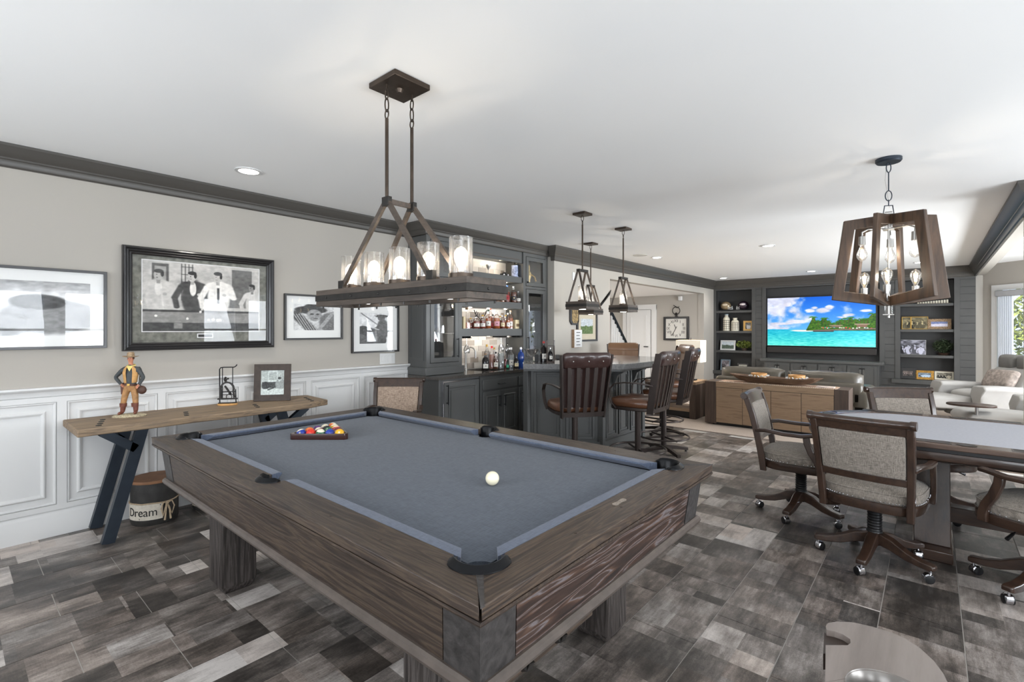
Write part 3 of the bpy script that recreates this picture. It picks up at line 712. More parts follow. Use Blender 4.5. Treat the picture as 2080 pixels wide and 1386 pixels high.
MB().box(-4.57, -4.19, 4.39, 4.79, .70, .71).box(-4.57, -4.56, 4.39, 4.79, .71, .874).box(-4.20, -4.19, 4.39, 4.79, .71, .874).box(-4.56, -4.20, 4.39, 4.40, .71, .874).box(-4.56, -4.20, 4.78, 4.79, .71, .874).build('sink_basin', M['nickel'], ct)
fz = thing('faucet', 'brushed nickel gooseneck faucet at the bar sink', 'faucet', (-4.585, 4.42, .908), .6)
MB().lathe([(.026, 0), (.026, .01), (.016, .02), (.014, .07)], 16).build('base', M['nickel'], fz, smooth=.6)
MB().tube([(0, 0, .06), (0, 0, .22)]+[(.065-.065*math.cos(a), 0, .22+.075*math.sin(a)) for a in [PI*k/10 for k in range(1, 11)]]+[(.13, 0, .15)], .012, 10).build('spout', M['nickel'], fz, smooth=1)
MB().tube([(0, 0, .05), (0, .05, .06)], .007, 8).build('lever', M['nickel'], fz)
# ---- peninsula with the raised bar top
pen = thing('bar_peninsula', 'blue-grey panelled bar peninsula with a raised stone top', 'bar')
P = [(-3.64, 4.51), (-2.95, 5.055), (-2.93, 6.08), (-3.05, 6.2), (-4.195, 6.22)]
Q = [(-3.80, 4.70), (-3.10, 5.20), (-3.08, 6.02), (-3.12, 6.07), (-4.195, 6.07)]
MB().prism(P+Q[::-1], 0.0, 1.0).build('body', M['cab'], pen)
TOP = [(-3.33, 4.06), (-2.49, 4.73), (-2.44, 5.92), (-2.75, 6.28), (-4.195, 6.36), (-4.195, 5.86), (-3.25, 5.84), (-3.12, 5.75), (-3.14, 5.10), (-3.69, 4.50)]
MB().prism(TOP, 1.0, 1.062).build('bar_top', M['bartop'], pen, bevel=.006)
MB().prism([(-3.40, 4.16), (-2.56, 4.79), (-2.52, 5.88), (-2.8, 6.2), (-4.19, 6.28), (-4.19, 5.9), (-3.1, 5.9), (-3.1, 5.14), (-3.66, 4.55)], .975, .999).build('sub_top', M['cab'], pen)
def face_panels(p0, p1, n, z0, z1, ends=.05):
    p0 = Vector(p0); p1 = Vector(p1); d = (p1-p0); L = d.length; d.normalize(); nrm = Vector((d.y, -d.x))
    for k in range(n):
        a = ends+(L-2*ends)*k/n+.02; c = ends+(L-2*ends)*(k+1)/n-.02
        def W(s_, o_, z): q = p0+d*s_+nrm*o_; return (q.x, q.y, z)
        def ring_(a_, c_, za, zb, w_, h0, h1):
            b = MB()
            for (s0, s1, q0, q1) in ((a_, a_+w_, za, zb), (c_-w_, c_, za, zb), (a_+w_, c_-w_, za, za+w_), (a_+w_, c_-w_, zb-w_, zb)):
                b.hexa([W(s0, h0, q0), W(s1, h0, q0), W(s1, h1, q0), W(s0, h1, q0), W(s0, h0, q1), W(s1, h0, q1), W(s1, h1, q1), W(s0, h1, q1)])
            return b
        ring_(a, c, z0, z1, .03, 0, .018).build('panel_moulding', M['cab'], pen, bevel=.004)
        ring_(a+.05, c-.05, z0+.05, z1-.05, .012, 0, .012).build('inner_moulding', M['cab'], pen)
face_panels(P[0], P[1], 2, .14, .93, .06)
face_panels(P[1], P[2], 3, .14, .93, .06)
face_panels(Q[0], P[0], 1, .14, .93, .02)
for (x, y) in (P[0], P[1], (-2.93, 6.05)):
    MB().prism([(x-.03, y-.035), (x+.035, y-.03), (x+.04, y+.03), (x-.03, y+.035)], 0, .97).build('post', M['cab'], pen, bevel=.004)
for (x, y, dx, dy) in ((-3.3, 4.79, .62, -.78), (-2.945, 5.30, 1, 0), (-2.94, 5.80, 1, 0)):
    n_ = Vector((dx, dy)).normalized(); t_ = Vector((-n_.y, n_.x))
    pr = [(0, .975), (.26, .975), (.255, .95), (.16, .93), (.08, .88), (.05, .80), (.02, .76), (0, .75)]
    b = MB(); vs = []
    for s_ in (-.022, .022): vs += [(x+n_.x*(o_+.002)+t_.x*s_, y+n_.y*(o_+.002)+t_.y*s_, z) for o_, z in pr]
    k = len(pr); b.add(vs, [tuple(range(k))[::-1], tuple(range(k, 2*k))]+[(i, (i+1) % k, k+(i+1) % k, k+i) for i in range(k)])
    b.build('corbel', M['cab'], pen)
if True:
    MB().prism([(p[0]+.0, p[1]) for p in [(-3.66, 4.49), (-2.93, 5.04), (-2.91, 6.1), (-2.94, 6.1), (-2.96, 5.06), (-3.65, 4.52)]], 0, .11).build('base_board', M['cab'], pen)
# ================================================================ BOTTLES AND GLASSES
def liquid(name, col, alpha=.5):
    m, b = base_mat(name, .06, 0, .5); b.inputs['Base Color'].default_value = col
    b.inputs['Transmission Weight'].default_value = alpha; b.inputs['IOR'].default_value = 1.2; return m
LQ = {'amber': liquid('amber_whiskey', C(196, 104, 44), .35), 'red': liquid('red_amber_spirit', C(140, 52, 32), .3), 'dark': liquid('dark_bottle_glass', C(34, 30, 30), .1), 'clear': None,
      'blue': liquid('blue_bottle_glass', C(40, 80, 170), .4), 'brown': liquid('brown_spirit', C(112, 62, 40), .3), 'pink': liquid('pink_spirit', C(214, 160, 148), .6), 'green': liquid('green_bottle_glass', C(26, 46, 34), .2)}
CAPC = {'black': M['plastic'], 'gold': M['gold'], 'orange': mat('orange_cap', C(226, 92, 30), .4), 'red': mat('red_cap', C(190, 36, 30), .4), 'silver': M['chrome'], 'white': M['white'], 'green': mat('green_cap', C(40, 70, 46), .4), 'wood': M['oak'], 'blue': mat('blue_cap', C(50, 90, 160), .4)}
LABC = {'white': mat('white_label', C(232, 228, 220), .7), 'cream': mat('cream_label', C(222, 206, 168), .7), 'red': mat('red_label', C(150, 40, 44), .7), 'black': mat('black_label', C(40, 38, 40), .6), 'pink': mat('pink_label', C(206, 150, 160), .7), 'green': mat('teal_label', C(60, 180, 140), .6), 'blue': mat('blue_label', C(60, 90, 150), .7)}
M['bottleglass'] = glass_mat('bottle_glass', gloss=.10, k=.5, rough=.03)
def bottle(x, y, z, r, h, liq, cap, lab, label, shape='std', group=None, square=False):
    t = thing('bottle', label, 'bottle', (x, y, z), random.random()*.3, group)
    n = 14
    prof = {'std': [(0.001, 0), (r*.94, 0), (r, .01), (r, h*.56), (r*.85, h*.66), (r*.36, h*.76), (r*.32, h*.92)],
            'squat': [(.001, 0), (r*.9, 0), (r, .012), (r, h*.6), (r*.8, h*.72), (r*.34, h*.8), (r*.32, h*.92)],
            'decanter': [(.001, 0), (r, .0), (r*1.0, h*.30), (r*.55, h*.42), (r*.28, h*.5), (r*.26, h*.9)],
            'tall': [(.001, 0), (r, .0), (r, h*.64), (r*.6, h*.74), (r*.34, h*.8), (r*.34, h*.93)]}[shape]
    body = MB().lathe(prof, n)
    solid = liq in ('dark', 'blue', 'green')
    body.build('body', LQ[liq] if solid else M['bottleglass'], t, smooth=.6)
    if not solid:
        fr_ = {'decanter': .32, 'squat': .66, 'std': .60, 'tall': .66}[shape]*random.uniform(.86, 1.0)
        key = 'cl' if liq == 'clear' else liq
        MB().lathe([(.001, .005), (r*.9, .005), (r*.93, .012), (r*.93, h*fr_), (.001, h*fr_)], n, cap=False).build('liquid', LQ[key], t, smooth=.6)
    MB().lathe([(r*.38, h*.90), (r*.38, h)], 12).build('cap', CAPC[cap], t, smooth=.6)
    if lab:
        b = MB(); z0, z1 = h*.15, h*.40
        a0 = -PI/4-.80; aw = 1.6
        ring0 = [((r+.0012)*math.cos(a0+aw*k/10), (r+.0012)*math.sin(a0+aw*k/10)) for k in range(11)]
        ring1 = [((r+.0003)*math.cos(a0+aw*k/10), (r+.0003)*math.sin(a0+aw*k/10)) for k in range(11)]
        b.prism(ring0+ring1[::-1], z0, z1).build('label', LABC[lab], t, smooth=.6)
        MB().prism(ring0[4:7]+[(p[0]*1.02, p[1]*1.02) for p in ring0[4:7]][::-1], z0+(z1-z0)*.45, z0+(z1-z0)*.62).build('label_mark', M['ink'] if lab != 'black' else LABC['cream'], t)
    return t
LQ['cl'] = liquid('clear_spirit', C(225, 232, 235), .85)
def put(px, ytop, xx, zb, r, *a, **k):
    p = onx(px, 668, xx); h = onx(px, ytop, xx).z-zb
    return bottle(p.x, p.y, zb, r, h, *a, **k)
ZS = 1.441
put(948.5, 625, -4.44, ZS, .052, 'amber', 'wood', None, 'long-necked decanter bottle with dark base, at the left end of the lowest shelf', shape='decanter')
put(967.7, 641, -4.42, ZS, .047, 'red', 'black', 'white', 'squat red-amber bottle with an oval white label on the lowest shelf', shape='squat')
put(956, 646, -4.52, ZS, .038, 'red', 'gold', None, 'small red-amber bottle tucked behind the long-necked decanter')
put(980.5, 640, -4.42, ZS, .042, 'red', 'gold', 'white', 'round-shouldered amber bottle with a low cream label, beside the squat red one', shape='squat')
put(992, 629, -4.42, ZS, .040, 'amber', 'green', 'white', 'green-capped amber bottle with a white label on the lowest shelf')
put(996.5, 625, -4.54, ZS, .036, 'amber', 'orange', None, 'tall amber bottle with a bright orange cap at the back of the lowest shelf', shape='tall')
put(1001, 639, -4.49, ZS, .038, 'red', 'black', 'red', 'deep red bottle behind, right of the orange-capped one')
put(1009, 631, -4.42, ZS, .046, 'amber', 'white', 'pink', 'broad amber bottle with a pink-bordered label and cream stopper', shape='squat')
put(1016, 642, -4.52, ZS, .034, 'brown', 'gold', None, 'brown bottle half hidden behind the pink-labelled one')
put(1020.5, 637, -4.42, ZS, .036, 'red', 'wood', 'cream', 'reddish bottle with a cream label and wooden stopper')
put(1027, 640, -4.50, ZS, .034, 'amber', 'gold', None, 'small gold-capped amber bottle at the back right of the lowest shelf')
put(1031.5, 636, -4.42, ZS, .030, 'amber', 'white', 'white', 'slim amber bottle with a white label and white cap, beside the cork-topped one')
put(1037, 631, -4.42, ZS, .036, 'amber', 'wood', 'white', 'tall cork-topped bottle with a long white label next to the tan carton', shape='tall')
p = onx(1049, 668, -4.42)
bx = tag(MB().box(p.x-.03, p.x+.03, p.y-.055, p.y+.055, ZS, ZS+.125).build('carton', LABC['cream'], bevel=.003), 'small tan carton at the right end of the lowest shelf', 'carton')
MB().box(p.x+.03, p.x+.031, p.y-.04, p.y+.04, ZS+.03, ZS+.07).build('printed_label', mat('carton_print', C(120, 96, 70), .7, var=.5, scale=90), bx)
p = onx(941, 668, -4.42)
tag(MB().box(p.x-.025, p.x+.025, p.y-.02, p.y+.02, ZS, ZS+.15).build('carton', LABC['cream'], bevel=.003), 'narrow cream carton at the far left of the lowest shelf', 'carton')
# antler ornament on the lowest shelf
an_ = thing('antler_ornament', 'dark branching antler ornament at the back of the lowest shelf', 'ornament', tuple(onx(976, 668, -4.58).to_tuple()[:2])+(ZS,))
MB().lathe([(.03, 0), (.03, .01), (.008, .02), (.008, .13)], 10).build('stand', M['iron'], an_)
b = MB()
for s_ in (-1, 1):
    b.tube([(0, 0, .12), (0, s_*.05, .16), (0, s_*.10, .20), (0, s_*.12, .25)], .006, 6)
    for q in (.03, .06, .09): b.tube([(0, s_*q, .13+q*.7), (.01, s_*(q-.005), .19+q*.5)], .004, 5)
b.build('antlers', M['iron'], an_)
ZM = 1.802
put(1043, 582, -4.42, ZM, .048, 'brown', 'silver', 'black', 'cut-glass decanter bottle with a silver stopper on the middle shelf', shape='squat')
put(1053, 592, -4.40, ZM, .036, 'brown', 'silver', 'white', 'small cone-shaped bottle at the right end of the middle shelf', shape='decanter')
put(1030, 580, -4.43, ZM, .038, 'red', 'blue', 'red', 'tall red-amber bottle under the lamp corner on the middle shelf', shape='tall')
put(1020, 592, -4.43, ZM, .036, 'amber', 'gold', 'red', 'amber bottle with a red label on the middle shelf')
put(1009, 594, -4.43, ZM, .036, 'amber', 'black', 'cream', 'amber bottle with a cream label near the centre of the middle shelf')
put(998, 592, -4.43, ZM, .036, 'brown', 'gold', 'white', 'brown bottle with a white label left of the middle shelf centre')
put(986, 594, -4.43, ZM, .034, 'dark', 'red', 'cream', 'dark bottle with a cream label on the left half of the middle shelf')
put(975, 592, -4.43, ZM, .034, 'brown', 'black', None, 'plain brown bottle at the left of the middle shelf')
ZC = .908
put(986, 718, -4.30, ZC, .044, 'dark', 'wood', 'white', 'black bottle with a white diamond label beside the faucet', shape='squat')
put(999, 703, -4.44, ZC, .038, 'pink', 'red', None, 'pale pink tall bottle with a red cap behind the black bottle', shape='tall')
put(1007, 715, -4.36, ZC, .036, 'brown', 'black', 'white', 'brown bottle with a silver-white label on the counter')
put(1017.5, 700, -4.38, ZC, .045, 'clear', 'silver', None, 'large clear glass bottle with a steel shaker top on the counter', shape='tall')
put(989, 700, -4.54, ZC, .04, 'clear', 'gold', None, 'clear tall bottle at the back beside the faucet', shape='tall')
put(1028, 713, -4.40, ZC, .034, 'red', 'black', 'pink', 'dark red bottle with a pink label on the counter')
put(1038, 706, -4.34, ZC, .042, 'clear', 'white', 'white', 'clear rum-style bottle with a white label on the counter', shape='tall')
put(1031, 728, -4.26, ZC, .02, 'green', 'green', 'green', 'tiny green bottle in front of the dark red one')
put(1048.5, 722, -4.27, ZC, .036, 'dark', 'black', 'cream', 'short dark bottle with an oval cream label near the bar end')
put(1058, 706, -4.33, ZC, .046, 'blue', 'silver', None, 'blue glass bottle at the right end of the counter', shape='squat')
put(1004, 706, -4.52, ZC, .034, 'brown', 'gold', 'cream', 'half-hidden brown bottle in the back row of the counter')
# hanging stemware
def stem(px, label):
    p = onx(px, 690, -4.45)
    t = thing('wine_glass', label, 'glass', (p.x, p.y, 1.327), 0, 'upside-down wine glasses hanging from the rack')
    MB().lathe([(.034, -.002), (.034, 0), (.002, -.004)], 16, cap=False).build('foot', M['glass'], t)
    MB().lathe([(.004, 0), (.004, -.085)], 8).build('stem', M['glass'], t)
    MB().lathe([(.004, -.085), (.03, -.11), (.042, -.15), (.036, -.195), (.034, -.195), (.04, -.15), (.028, -.113), (.002, -.09)], 18, cap=False).build('bowl', M['glass'], t, smooth=1)
stem(948, 'clear wine glass hanging at the left end of the rack above the faucet')
stem(1018, 'clear wine glass hanging above the steel-topped clear bottle')
stem(1031.5, 'clear wine glass hanging at the right end of the rack')
# stein, toy car
p = onx(1045.5, 563, -4.42)
t = thing('beer_stein', 'blue and white ceramic beer stein on the topmost shelf', 'stein', (p.x, p.y, 2.158))
MB().lathe([(.001, 0), (.052, 0), (.055, .012), (.046, .02), (.05, .09), (.045, .15), (.048, .165), (.001, .165)], 20, cap=False).build('body', mat('blue_white_glaze', C(150, 160, 190), .25, var=.6, scale=36, coat=.4), t, smooth=.8)
MB().tube([(0, .045, .14), (0, .085, .13), (0, .09, .08), (0, .075, .04), (0, .045, .035)], .008, 8).build('handle', mat('stein_grey', C(150, 150, 160), .3), t, smooth=1)
MB().lathe([(.05, .165), (.046, .175), (.02, .185), (.008, .2), (.001, .205)], 18, cap=False).build('lid', M['nickel'], t, smooth=.8)
p = onx(1024, 563, -4.42)
t = thing('toy_car', 'small black and chrome toy car on the topmost shelf', 'toy car', (p.x, p.y, 2.158))
MB().box(-.028, .028, -.06, .07, .016, .034).box(-.024, .024, -.03, .03, .034, .052).build('body', M['plastic'], t, bevel=.008)
for sx in (-1, 1):
    for sy in (-.036, .045): 
        b = MB(); b.X = Matrix.Translation((sx*.03, sy, .014)) @ Matrix.Rotation(PI/2, 4, 'Y'); b.lathe([(.014, -.004), (.014, .004)], 12); b.build('wheel', M['chrome'], t)
p = onx(992, 563, -4.45)
t = thing('trophy_cup', 'small silver ornament on the topmost shelf behind the lamp', 'ornament', (p.x, p.y, 2.158))
MB().lathe([(.03, 0), (.03, .01), (.006, .02), (.006, .06), (.03, .1), (.034, .13), (.03, .13)], 14, cap=False).build('cup', M['nickel'], t, smooth=.8)
# inside the tall cabinet
t = thing('gilt_figurine', 'cream and gold figurine behind the small upper glass door', 'figurine', (-4.46, 5.55, 2.036))
MB().lathe([(.05, 0), (.052, .02), (.03, .04), (.035, .12), (.05, .16), (.045, .22), (.025, .25), (.03, .29), (.024, .33), (.001, .35)], 12, cap=False).build('body', mat('gilt_cream', C(196, 172, 112), .4, .2, var=.5, scale=40), t, smooth=.8)
MB().tube([(.02, -.03, .2), (.05, -.09, .22), (.05, -.1, .28)], .012, 6).tube([(.02, .03, .2), (.06, .08, .16), (.06, .11, .1)], .012, 6).build('arms', M['gold'], t)
def vessel(nm, lab, cat, x, y, z, prof, grp=None):
    t = thing(nm, lab, cat, (x, y, z), 0, grp); MB().lathe(prof, 16, cap=False).build('body', M['glass2'], t, smooth=.8); return t
M['glass2'] = glass_mat('bright_glassware', gloss=.22, rough=.05)
GP = [(.001, 0), (.035, 0), (.036, .01), (.03, .05), (.022, .12), (.03, .17), (.032, .19), (.029, .19)]
vessel('carafe', 'clear glass carafe on the left of the tall cabinet shelf', 'carafe', -4.45, 5.47, 1.389, GP)
vessel('carafe', 'clear glass carafe on the right of the tall cabinet shelf', 'carafe', -4.45, 5.66, 1.389, GP)
TP = [(.001, 0), (.032, 0), (.034, .09), (.031, .09), (.03, .01), (.001, .01)]
vessel('tumbler', 'clear tumbler standing on the glass shelf above the carafes', 'tumbler', -4.42, 5.50, 1.689, TP)
vessel('tumbler', 'clear tumbler low behind the tall cabinet door', 'tumbler', -4.42, 5.52, 1.021, TP)
t = tag(MB().box(-4.5, -4.44, 5.58, 5.70, 1.021, 1.19).build('dark_box', mat('dark_maroon_box', C(46, 28, 30), .5), bevel=.004), 'dark maroon box low inside the tall cabinet', 'box')
vessel('tumbler', 'clear tumbler behind the left wall cabinet door', 'tumbler', -4.45, 3.75, 1.389, TP)
vessel('tumbler', 'second clear tumbler behind the left wall cabinet door, nearer the shelves', 'tumbler', -4.45, 3.90, 1.389, TP)
# on the bar top
zt = 1.062
p = onz(1104.5, 735, zt)
bottle(p.x, p.y, zt, .040, .235, 'dark', 'red', 'white', 'dark wine bottle with a red cap and white label on the bar top', shape='tall')
p = onz(1118, 736, zt)
t = thing('wine_caddy', 'wooden bottle caddy holding a small bottle on the bar top', 'caddy', (p.x, p.y, zt), .72)
MB().box(-.045, .045, -.04, .04, 0, .012).box(-.045, -.037, -.04, .04, .012, .25).box(.037, .045, -.04, .04, .012, .25).box(-.037, .037, -.04, .04, .18, .19).build('frame', M['walnut'], t)
bottle(p.x, p.y, zt+.0125, .026, .15, 'dark', 'silver', 'white', 'small dark bottle with a white label inside the wooden caddy')
p = onz(1088, 735, zt)
t = thing('table_sign', 'small black box sign with a white label panel on the bar top', 'sign', (p.x, p.y, zt), -.75)
MB().box(-.07, .07, -.02, .02, 0, .085).build('box', M['plastic'], t, bevel=.003)
MB().box(-.045, .05, -.0215, -.02, .012, .055).build('label_panel', LABC['white'], t)
p = onz(1083, 730, zt)
vessel('glass_bowl', 'shallow clear glass bowl behind the black sign on the bar top', 'bowl', p.x-.10, p.y+.1, zt, [(.001, .0), (.05, 0), (.02, .02), (.06, .07), (.1, .12), (.097, .122), (.05, .075), (.001, .03)])
# ================================================================ PICTURES
def sm(a, b, x): t = np.clip((x-a)/(b-a), 0, 1); return t*t*(3-2*t)
def ell(u, v, cx, cy, rx, ry, soft=.12, rot=0):
    c, s = math.cos(rot), math.sin(rot); a = (u-cx)*c+(v-cy)*s; b = -(u-cx)*s+(v-cy)*c
    d = np.sqrt((a/rx)**2+(b/ry)**2); return 1-sm(1-soft, 1+soft, d)
def box_(u, v, x0, x1, y0, y1, s=.006): return sm(x0-s, x0+s, u)*(1-sm(x1-s, x1+s, u))*sm(y0-s, y0+s, v)*(1-sm(y1-s, y1+s, v))
def seg(u, v, x0, y0, x1, y1, w_):
    dx, dy = x1-x0, y1-y0; t = np.clip(((u-x0)*dx+(v-y0)*dy)/(dx*dx+dy*dy), 0, 1)
    d = np.hypot(u-x0-t*dx, v-y0-t*dy); return 1-sm(w_*.7, w_*1.3, d)
def lay(img, mask, g): 
    g = np.array(g if hasattr(g, '__len__') else (g, g, g), float); return img*(1-mask[..., None])+g*mask[..., None]
def gray(u, v, g): return np.ones(u.shape+(3,))*(g[..., None] if hasattr(g, 'shape') else g)
def man(img, u, v, x, y0, h, coat, shirt, hair=30, face=178, lean=0, a=.62):
    """a standing figure; a = width of one picture unit against its height"""
    w_ = h*.17*a/.62
    img = lay(img, ell(u, v, x, y0+h*.34, w_*.92, h*.44), coat)
    img = lay(img, ell(u, v, x, y0+h*.62, w_*1.15, h*.12), coat)
    img = lay(img, ell(u, v, x+lean*.3, y0+h*.56, w_*.26, h*.17), shirt)
    img = lay(img, seg(u, v, x-w_*.95, y0+h*.60, x-w_*1.45, y0+h*.34, w_*.26), coat)
    img = lay(img, seg(u, v, x-w_*1.45, y0+h*.34, x-w_*1.3, y0+h*.12, w_*.22), coat)
    img = lay(img, seg(u, v, x+w_*.95, y0+h*.60, x+w_*1.25, y0+h*.36, w_*.26), coat)
    img = lay(img, seg(u, v, x+w_*1.25, y0+h*.36, x+w_*.55, y0+h*.42, w_*.20), coat)
    img = lay(img, ell(u, v, x+w_*.45, y0+h*.43, w_*.16, h*.035), face)
    img = lay(img, box_(u, v, x+lean*.8-w_*.14, x+lean*.8+w_*.14, y0+h*.66, y0+h*.78), face*.85)
    img = lay(img, ell(u, v, x+lean, y0+h*.845, w_*.34, h*.115), face)
    img = lay(img, ell(u, v, x+lean+.002, y0+h*.935, w_*.34, h*.045), hair)
    img = lay(img, ell(u, v, x+lean+w_*.27, y0+h*.88, w_*.12, h*.07), hair)
    img = lay(img, ell(u, v, x+lean-w_*.12, y0+h*.855, w_*.05, h*.010), 70)
    img = lay(img, ell(u, v, x+lean-w_*.10, y0+h*.79, w_*.09, h*.008), 100)
    return img
def art_pool(u, v):
    g = 150+50*vnoise(u, v, 3, 1)+8*vnoise(u, v, 60, 2); img = gray(u, v, g)
    img = lay(img, box_(u, v, .07, .20, .66, .97), 80); img = lay(img, box_(u, v, .09, .18, .69, .93), 150)
    for k in range(4): img = lay(img, box_(u, v, .30+k*.03, .306+k*.03, .45, .99), 30)
    for k in range(5): img = lay(img, box_(u, v, .30, .40, .5+k*.11, .508+k*.11), 30)
    img = lay(img, box_(u, v, .74, .93, .45, .96), 92+0*u.mean())
    img = lay(img, box_(u, v, .70, .98, .36, .52), 110)
    img = man(img, u, v, .12, .26, .64, 190, 215, 60, 165, .0)
    img = man(img, u, v, .40, .28, .62, 58, 225, 25, 185, -.012)
    img = man(img, u, v, .62, .28, .64, 222, 235, 35, 185, -.01)
    img = lay(img, box_(u, v, .605, .625, .42, .66), 45)
    img = man(img, u, v, .95, .26, .50, 196, 210, 30, 130, -.02)
    img = lay(img, seg(u, v, .47, .28, .48, .62, .006), 210); img = lay(img, seg(u, v, .60, .28, .585, .58, .006), 205); img = lay(img, seg(u, v, .16, .3, .14, .6, .006), 200)
    img = lay(img, box_(u, v, 0, 1, .12, .30), 128); img = lay(img, box_(u, v, 0, 1, .28, .31), 45); img = lay(img, box_(u, v, 0, 1, 0, .125), 48)
    img = lay(img, box_(u, v, .24, .31, .04, .12), 120)
    for x, y in ((.10, .22), (.35, .185), (.46, .29), (.53, .17), (.57, .175), (.61, .165), (.63, .17)): img = lay(img, ell(u, v, x, y, .011, .018), 225)
    img = img+(vnoise(u, v, 30, 5)[..., None]-.5)*46+(vnoise(u, v, 8, 6)[..., None]-.5)*30
    return img*np.array([1, .985, .96])
def art_ride(u, v):
    img = gray(u, v, 205+30*vnoise(u, v, 5, 8)-60*sm(.75, 1, v))
    img = lay(img, ell(u, v, .25, .72, .22, .20), 70); img = lay(img, ell(u, v, .32, .62, .15, .17), 160); img = lay(img, ell(u, v, .22, .86, .25, .08), 50)
    img = lay(img, seg(u, v, .1, .5, .5, .1, .12), 95); img = lay(img, seg(u, v, .02, .3, .4, .05, .08), 60)
    for k in range(5): img = lay(img, seg(u, v, .02+k*.05, .55, .3+k*.05, .02, .009), 205)
    img = lay(img, ell(u, v, .78, .35, .3, .32), 130); img = lay(img, ell(u, v, .7, .62, .16, .14), 55)
    g = vnoise(u, v, 22, 9); return img+(g[..., None]-.5)*70
def art_cowboy(u, v):
    img = gray(u, v, 190+40*vnoise(u, v, 4, 12))
    img = lay(img, ell(u, v, .42, .78, .40, .15), 52); img = lay(img, ell(u, v, .45, .90, .2, .12), 60)
    img = lay(img, ell(u, v, .5, .58, .19, .22), 150); img = lay(img, ell(u, v, .44, .62, .05, .03), 60); img = lay(img, ell(u, v, .58, .62, .04, .03), 60); img = lay(img, ell(u, v, .53, .46, .06, .02), 80)
    img = lay(img, seg(u, v, .05, .6, .42, .02, .13), 70)
    for k in range(6): img = lay(img, seg(u, v, .0+k*.06, .62, .26+k*.06, .0, .008), 190)
    img = lay(img, ell(u, v, .92, .3, .3, .4), 110); img = lay(img, seg(u, v, .6, .0, .98, .7, .05), 160)
    g = vnoise(u, v, 26, 13); return img+(g[..., None]-.5)*70
def art_horse(u, v):
    img = gray(u, v, 200+36*vnoise(u, v, 3, 21)); img = lay(img, ell(u, v, .28, .20, .42, .32), 92); img = lay(img, ell(u, v, .12, .44, .2, .14), 66)
    img = lay(img, ell(u, v, .72, .46, .2, .34), 74); img = lay(img, ell(u, v, .68, .84, .12, .10), 80); img = lay(img, ell(u, v, .68, .90, .22, .05), 50)
    img = lay(img, seg(u, v, .55, .62, .05, .98, .02), 130); img = lay(img, seg(u, v, .6, .55, .2, .3, .04), 66); img = lay(img, ell(u, v, .7, .1, .14, .16), 56)
    img = lay(img, seg(u, v, .1, .6, .6, .45, .008), 215); g = vnoise(u, v, 22, 23); return img+(g[..., None]-.5)*66
def art_group(seed, tint=(1, 1, 1), lo=60, hi=200):
    def f(u, v):
        img = gray(u, v, lo+(hi-lo)*vnoise(u, v, 5, seed))
        r = random.Random(seed)
        for k in range(4): img = man(img, u, v, .18+k*.2+r.random()*.05, .05, .55+r.random()*.2, r.choice((40, 90, 210)), 200, 40, 190)
        return img*np.array(tint)
    return f
def art_hill(sky, land, seed):
    def f(u, v):
        n = vnoise(u, v*0+.3, 5, seed); h = .42+.22*n
        img = gray(u, v, 0)+np.array(sky); img = lay(img, (1-sm(h-.02, h+.02, v)), land)
        n2 = vnoise(u, v, 18, seed+1); return img+(n2[..., None]-.5)*70
    return f
def frame_x(name, label, y0, y1, z0, z1, fw, mw, fm, art, nu, nv, depth=.03, prof='flat', x=WL, grp=None, inner=None, matm=None, aspect=None):
    """picture hanging on a wall that faces +X"""
    t = thing(name, label, 'picture', (x+.001, (y0+y1)/2, (z0+z1)/2), 0, grp)
    a, b_ = (y1-y0)/2, (z1-z0)/2
    if prof == 'flat': xframe(MB(), -a, a, -b_, b_, fw, 0, depth).build('frame', fm, t, bevel=.002)
    else:
        pr = [(0, 0), (0, depth*.7), (fw*.12, depth*.95), (fw*.25, depth), (fw*.42, depth*.72), (fw*.55, depth*.78), (fw*.72, depth*.55), (fw*.85, depth*.62), (fw, depth*.45), (fw, 0)]
        rings = [[(h_, sy*(a-p_), sz*(b_-p_)) for p_, h_ in pr] for sy, sz in ((-1, -1), (1, -1), (1, 1), (-1, 1), (-1, -1))]
        MB().loft(rings, cap=False).build('frame', fm, t, smooth=.3)
    ia, ib = a-fw, b_-fw
    MB().box(.002, .008, -ia, ia, -ib, ib).build('mat_board', matm or M['matboard'], t)
    pa, pb = inner if inner else (ia-mw, ib-mw)
    oy, oz = (0, 0) if not aspect else aspect
    painted('print', art, nu, nv, ((.0095, -pa+oy, -pb+oz), (.0095, pa+oy, -pb+oz), (.0095, -pa+oy, pb+oz)), M['print'], t)
    MB().box(.013, .0145, -ia, ia, -ib, ib).build('pane', M['pane'], t)
    return t
frame_x('framed_print', 'wide black-framed photo print with white mat at the left end of the wall', -.30, .792, 1.297, 1.857, .018, .075, M['greyframe'], art_ride, 150, 80, aspect=None)
t = frame_x('framed_print', 'large print of men playing pool in a stepped black frame with a mottled grey mat', .881, 1.997, 1.269, 2.072, .062, .07, M['blackframe'], art_pool, 220, 140, depth=.05, prof='step', inner=(.431, .278), aspect=(0, .026), matm=mat('mottled_grey_mat', C(112, 112, 104), .85, var=.4, scale=26))
MB().frame([(-.437, -.258), (.437, -.258), (.437, .310), (-.437, .310)], [(-.431, -.252), (.431, -.252), (.431, .304), (-.431, .304)], .008, .011, 'x').build('inner_line', M['white'], t)
MB().box(.009, .011, -.06, .06, -.308, -.272).build('caption_plate', M['white'], t); MB().box(.011, .0125, -.052, .052, -.301, -.279).build('caption_panel', M['ink'], t)
frame_x('framed_print', 'black-framed close-up print of a hatted man, partly behind the lamp beam', 2.097, 2.698, 1.332, 1.773, .018, .075, M['blackframe'], art_cowboy, 110, 80)
frame_x('framed_print', 'upright black-framed print of a rider, above the light switches', 2.803, 3.40, 1.18, 1.711, .018, .08, M['blackframe'], art_horse, 110, 110)
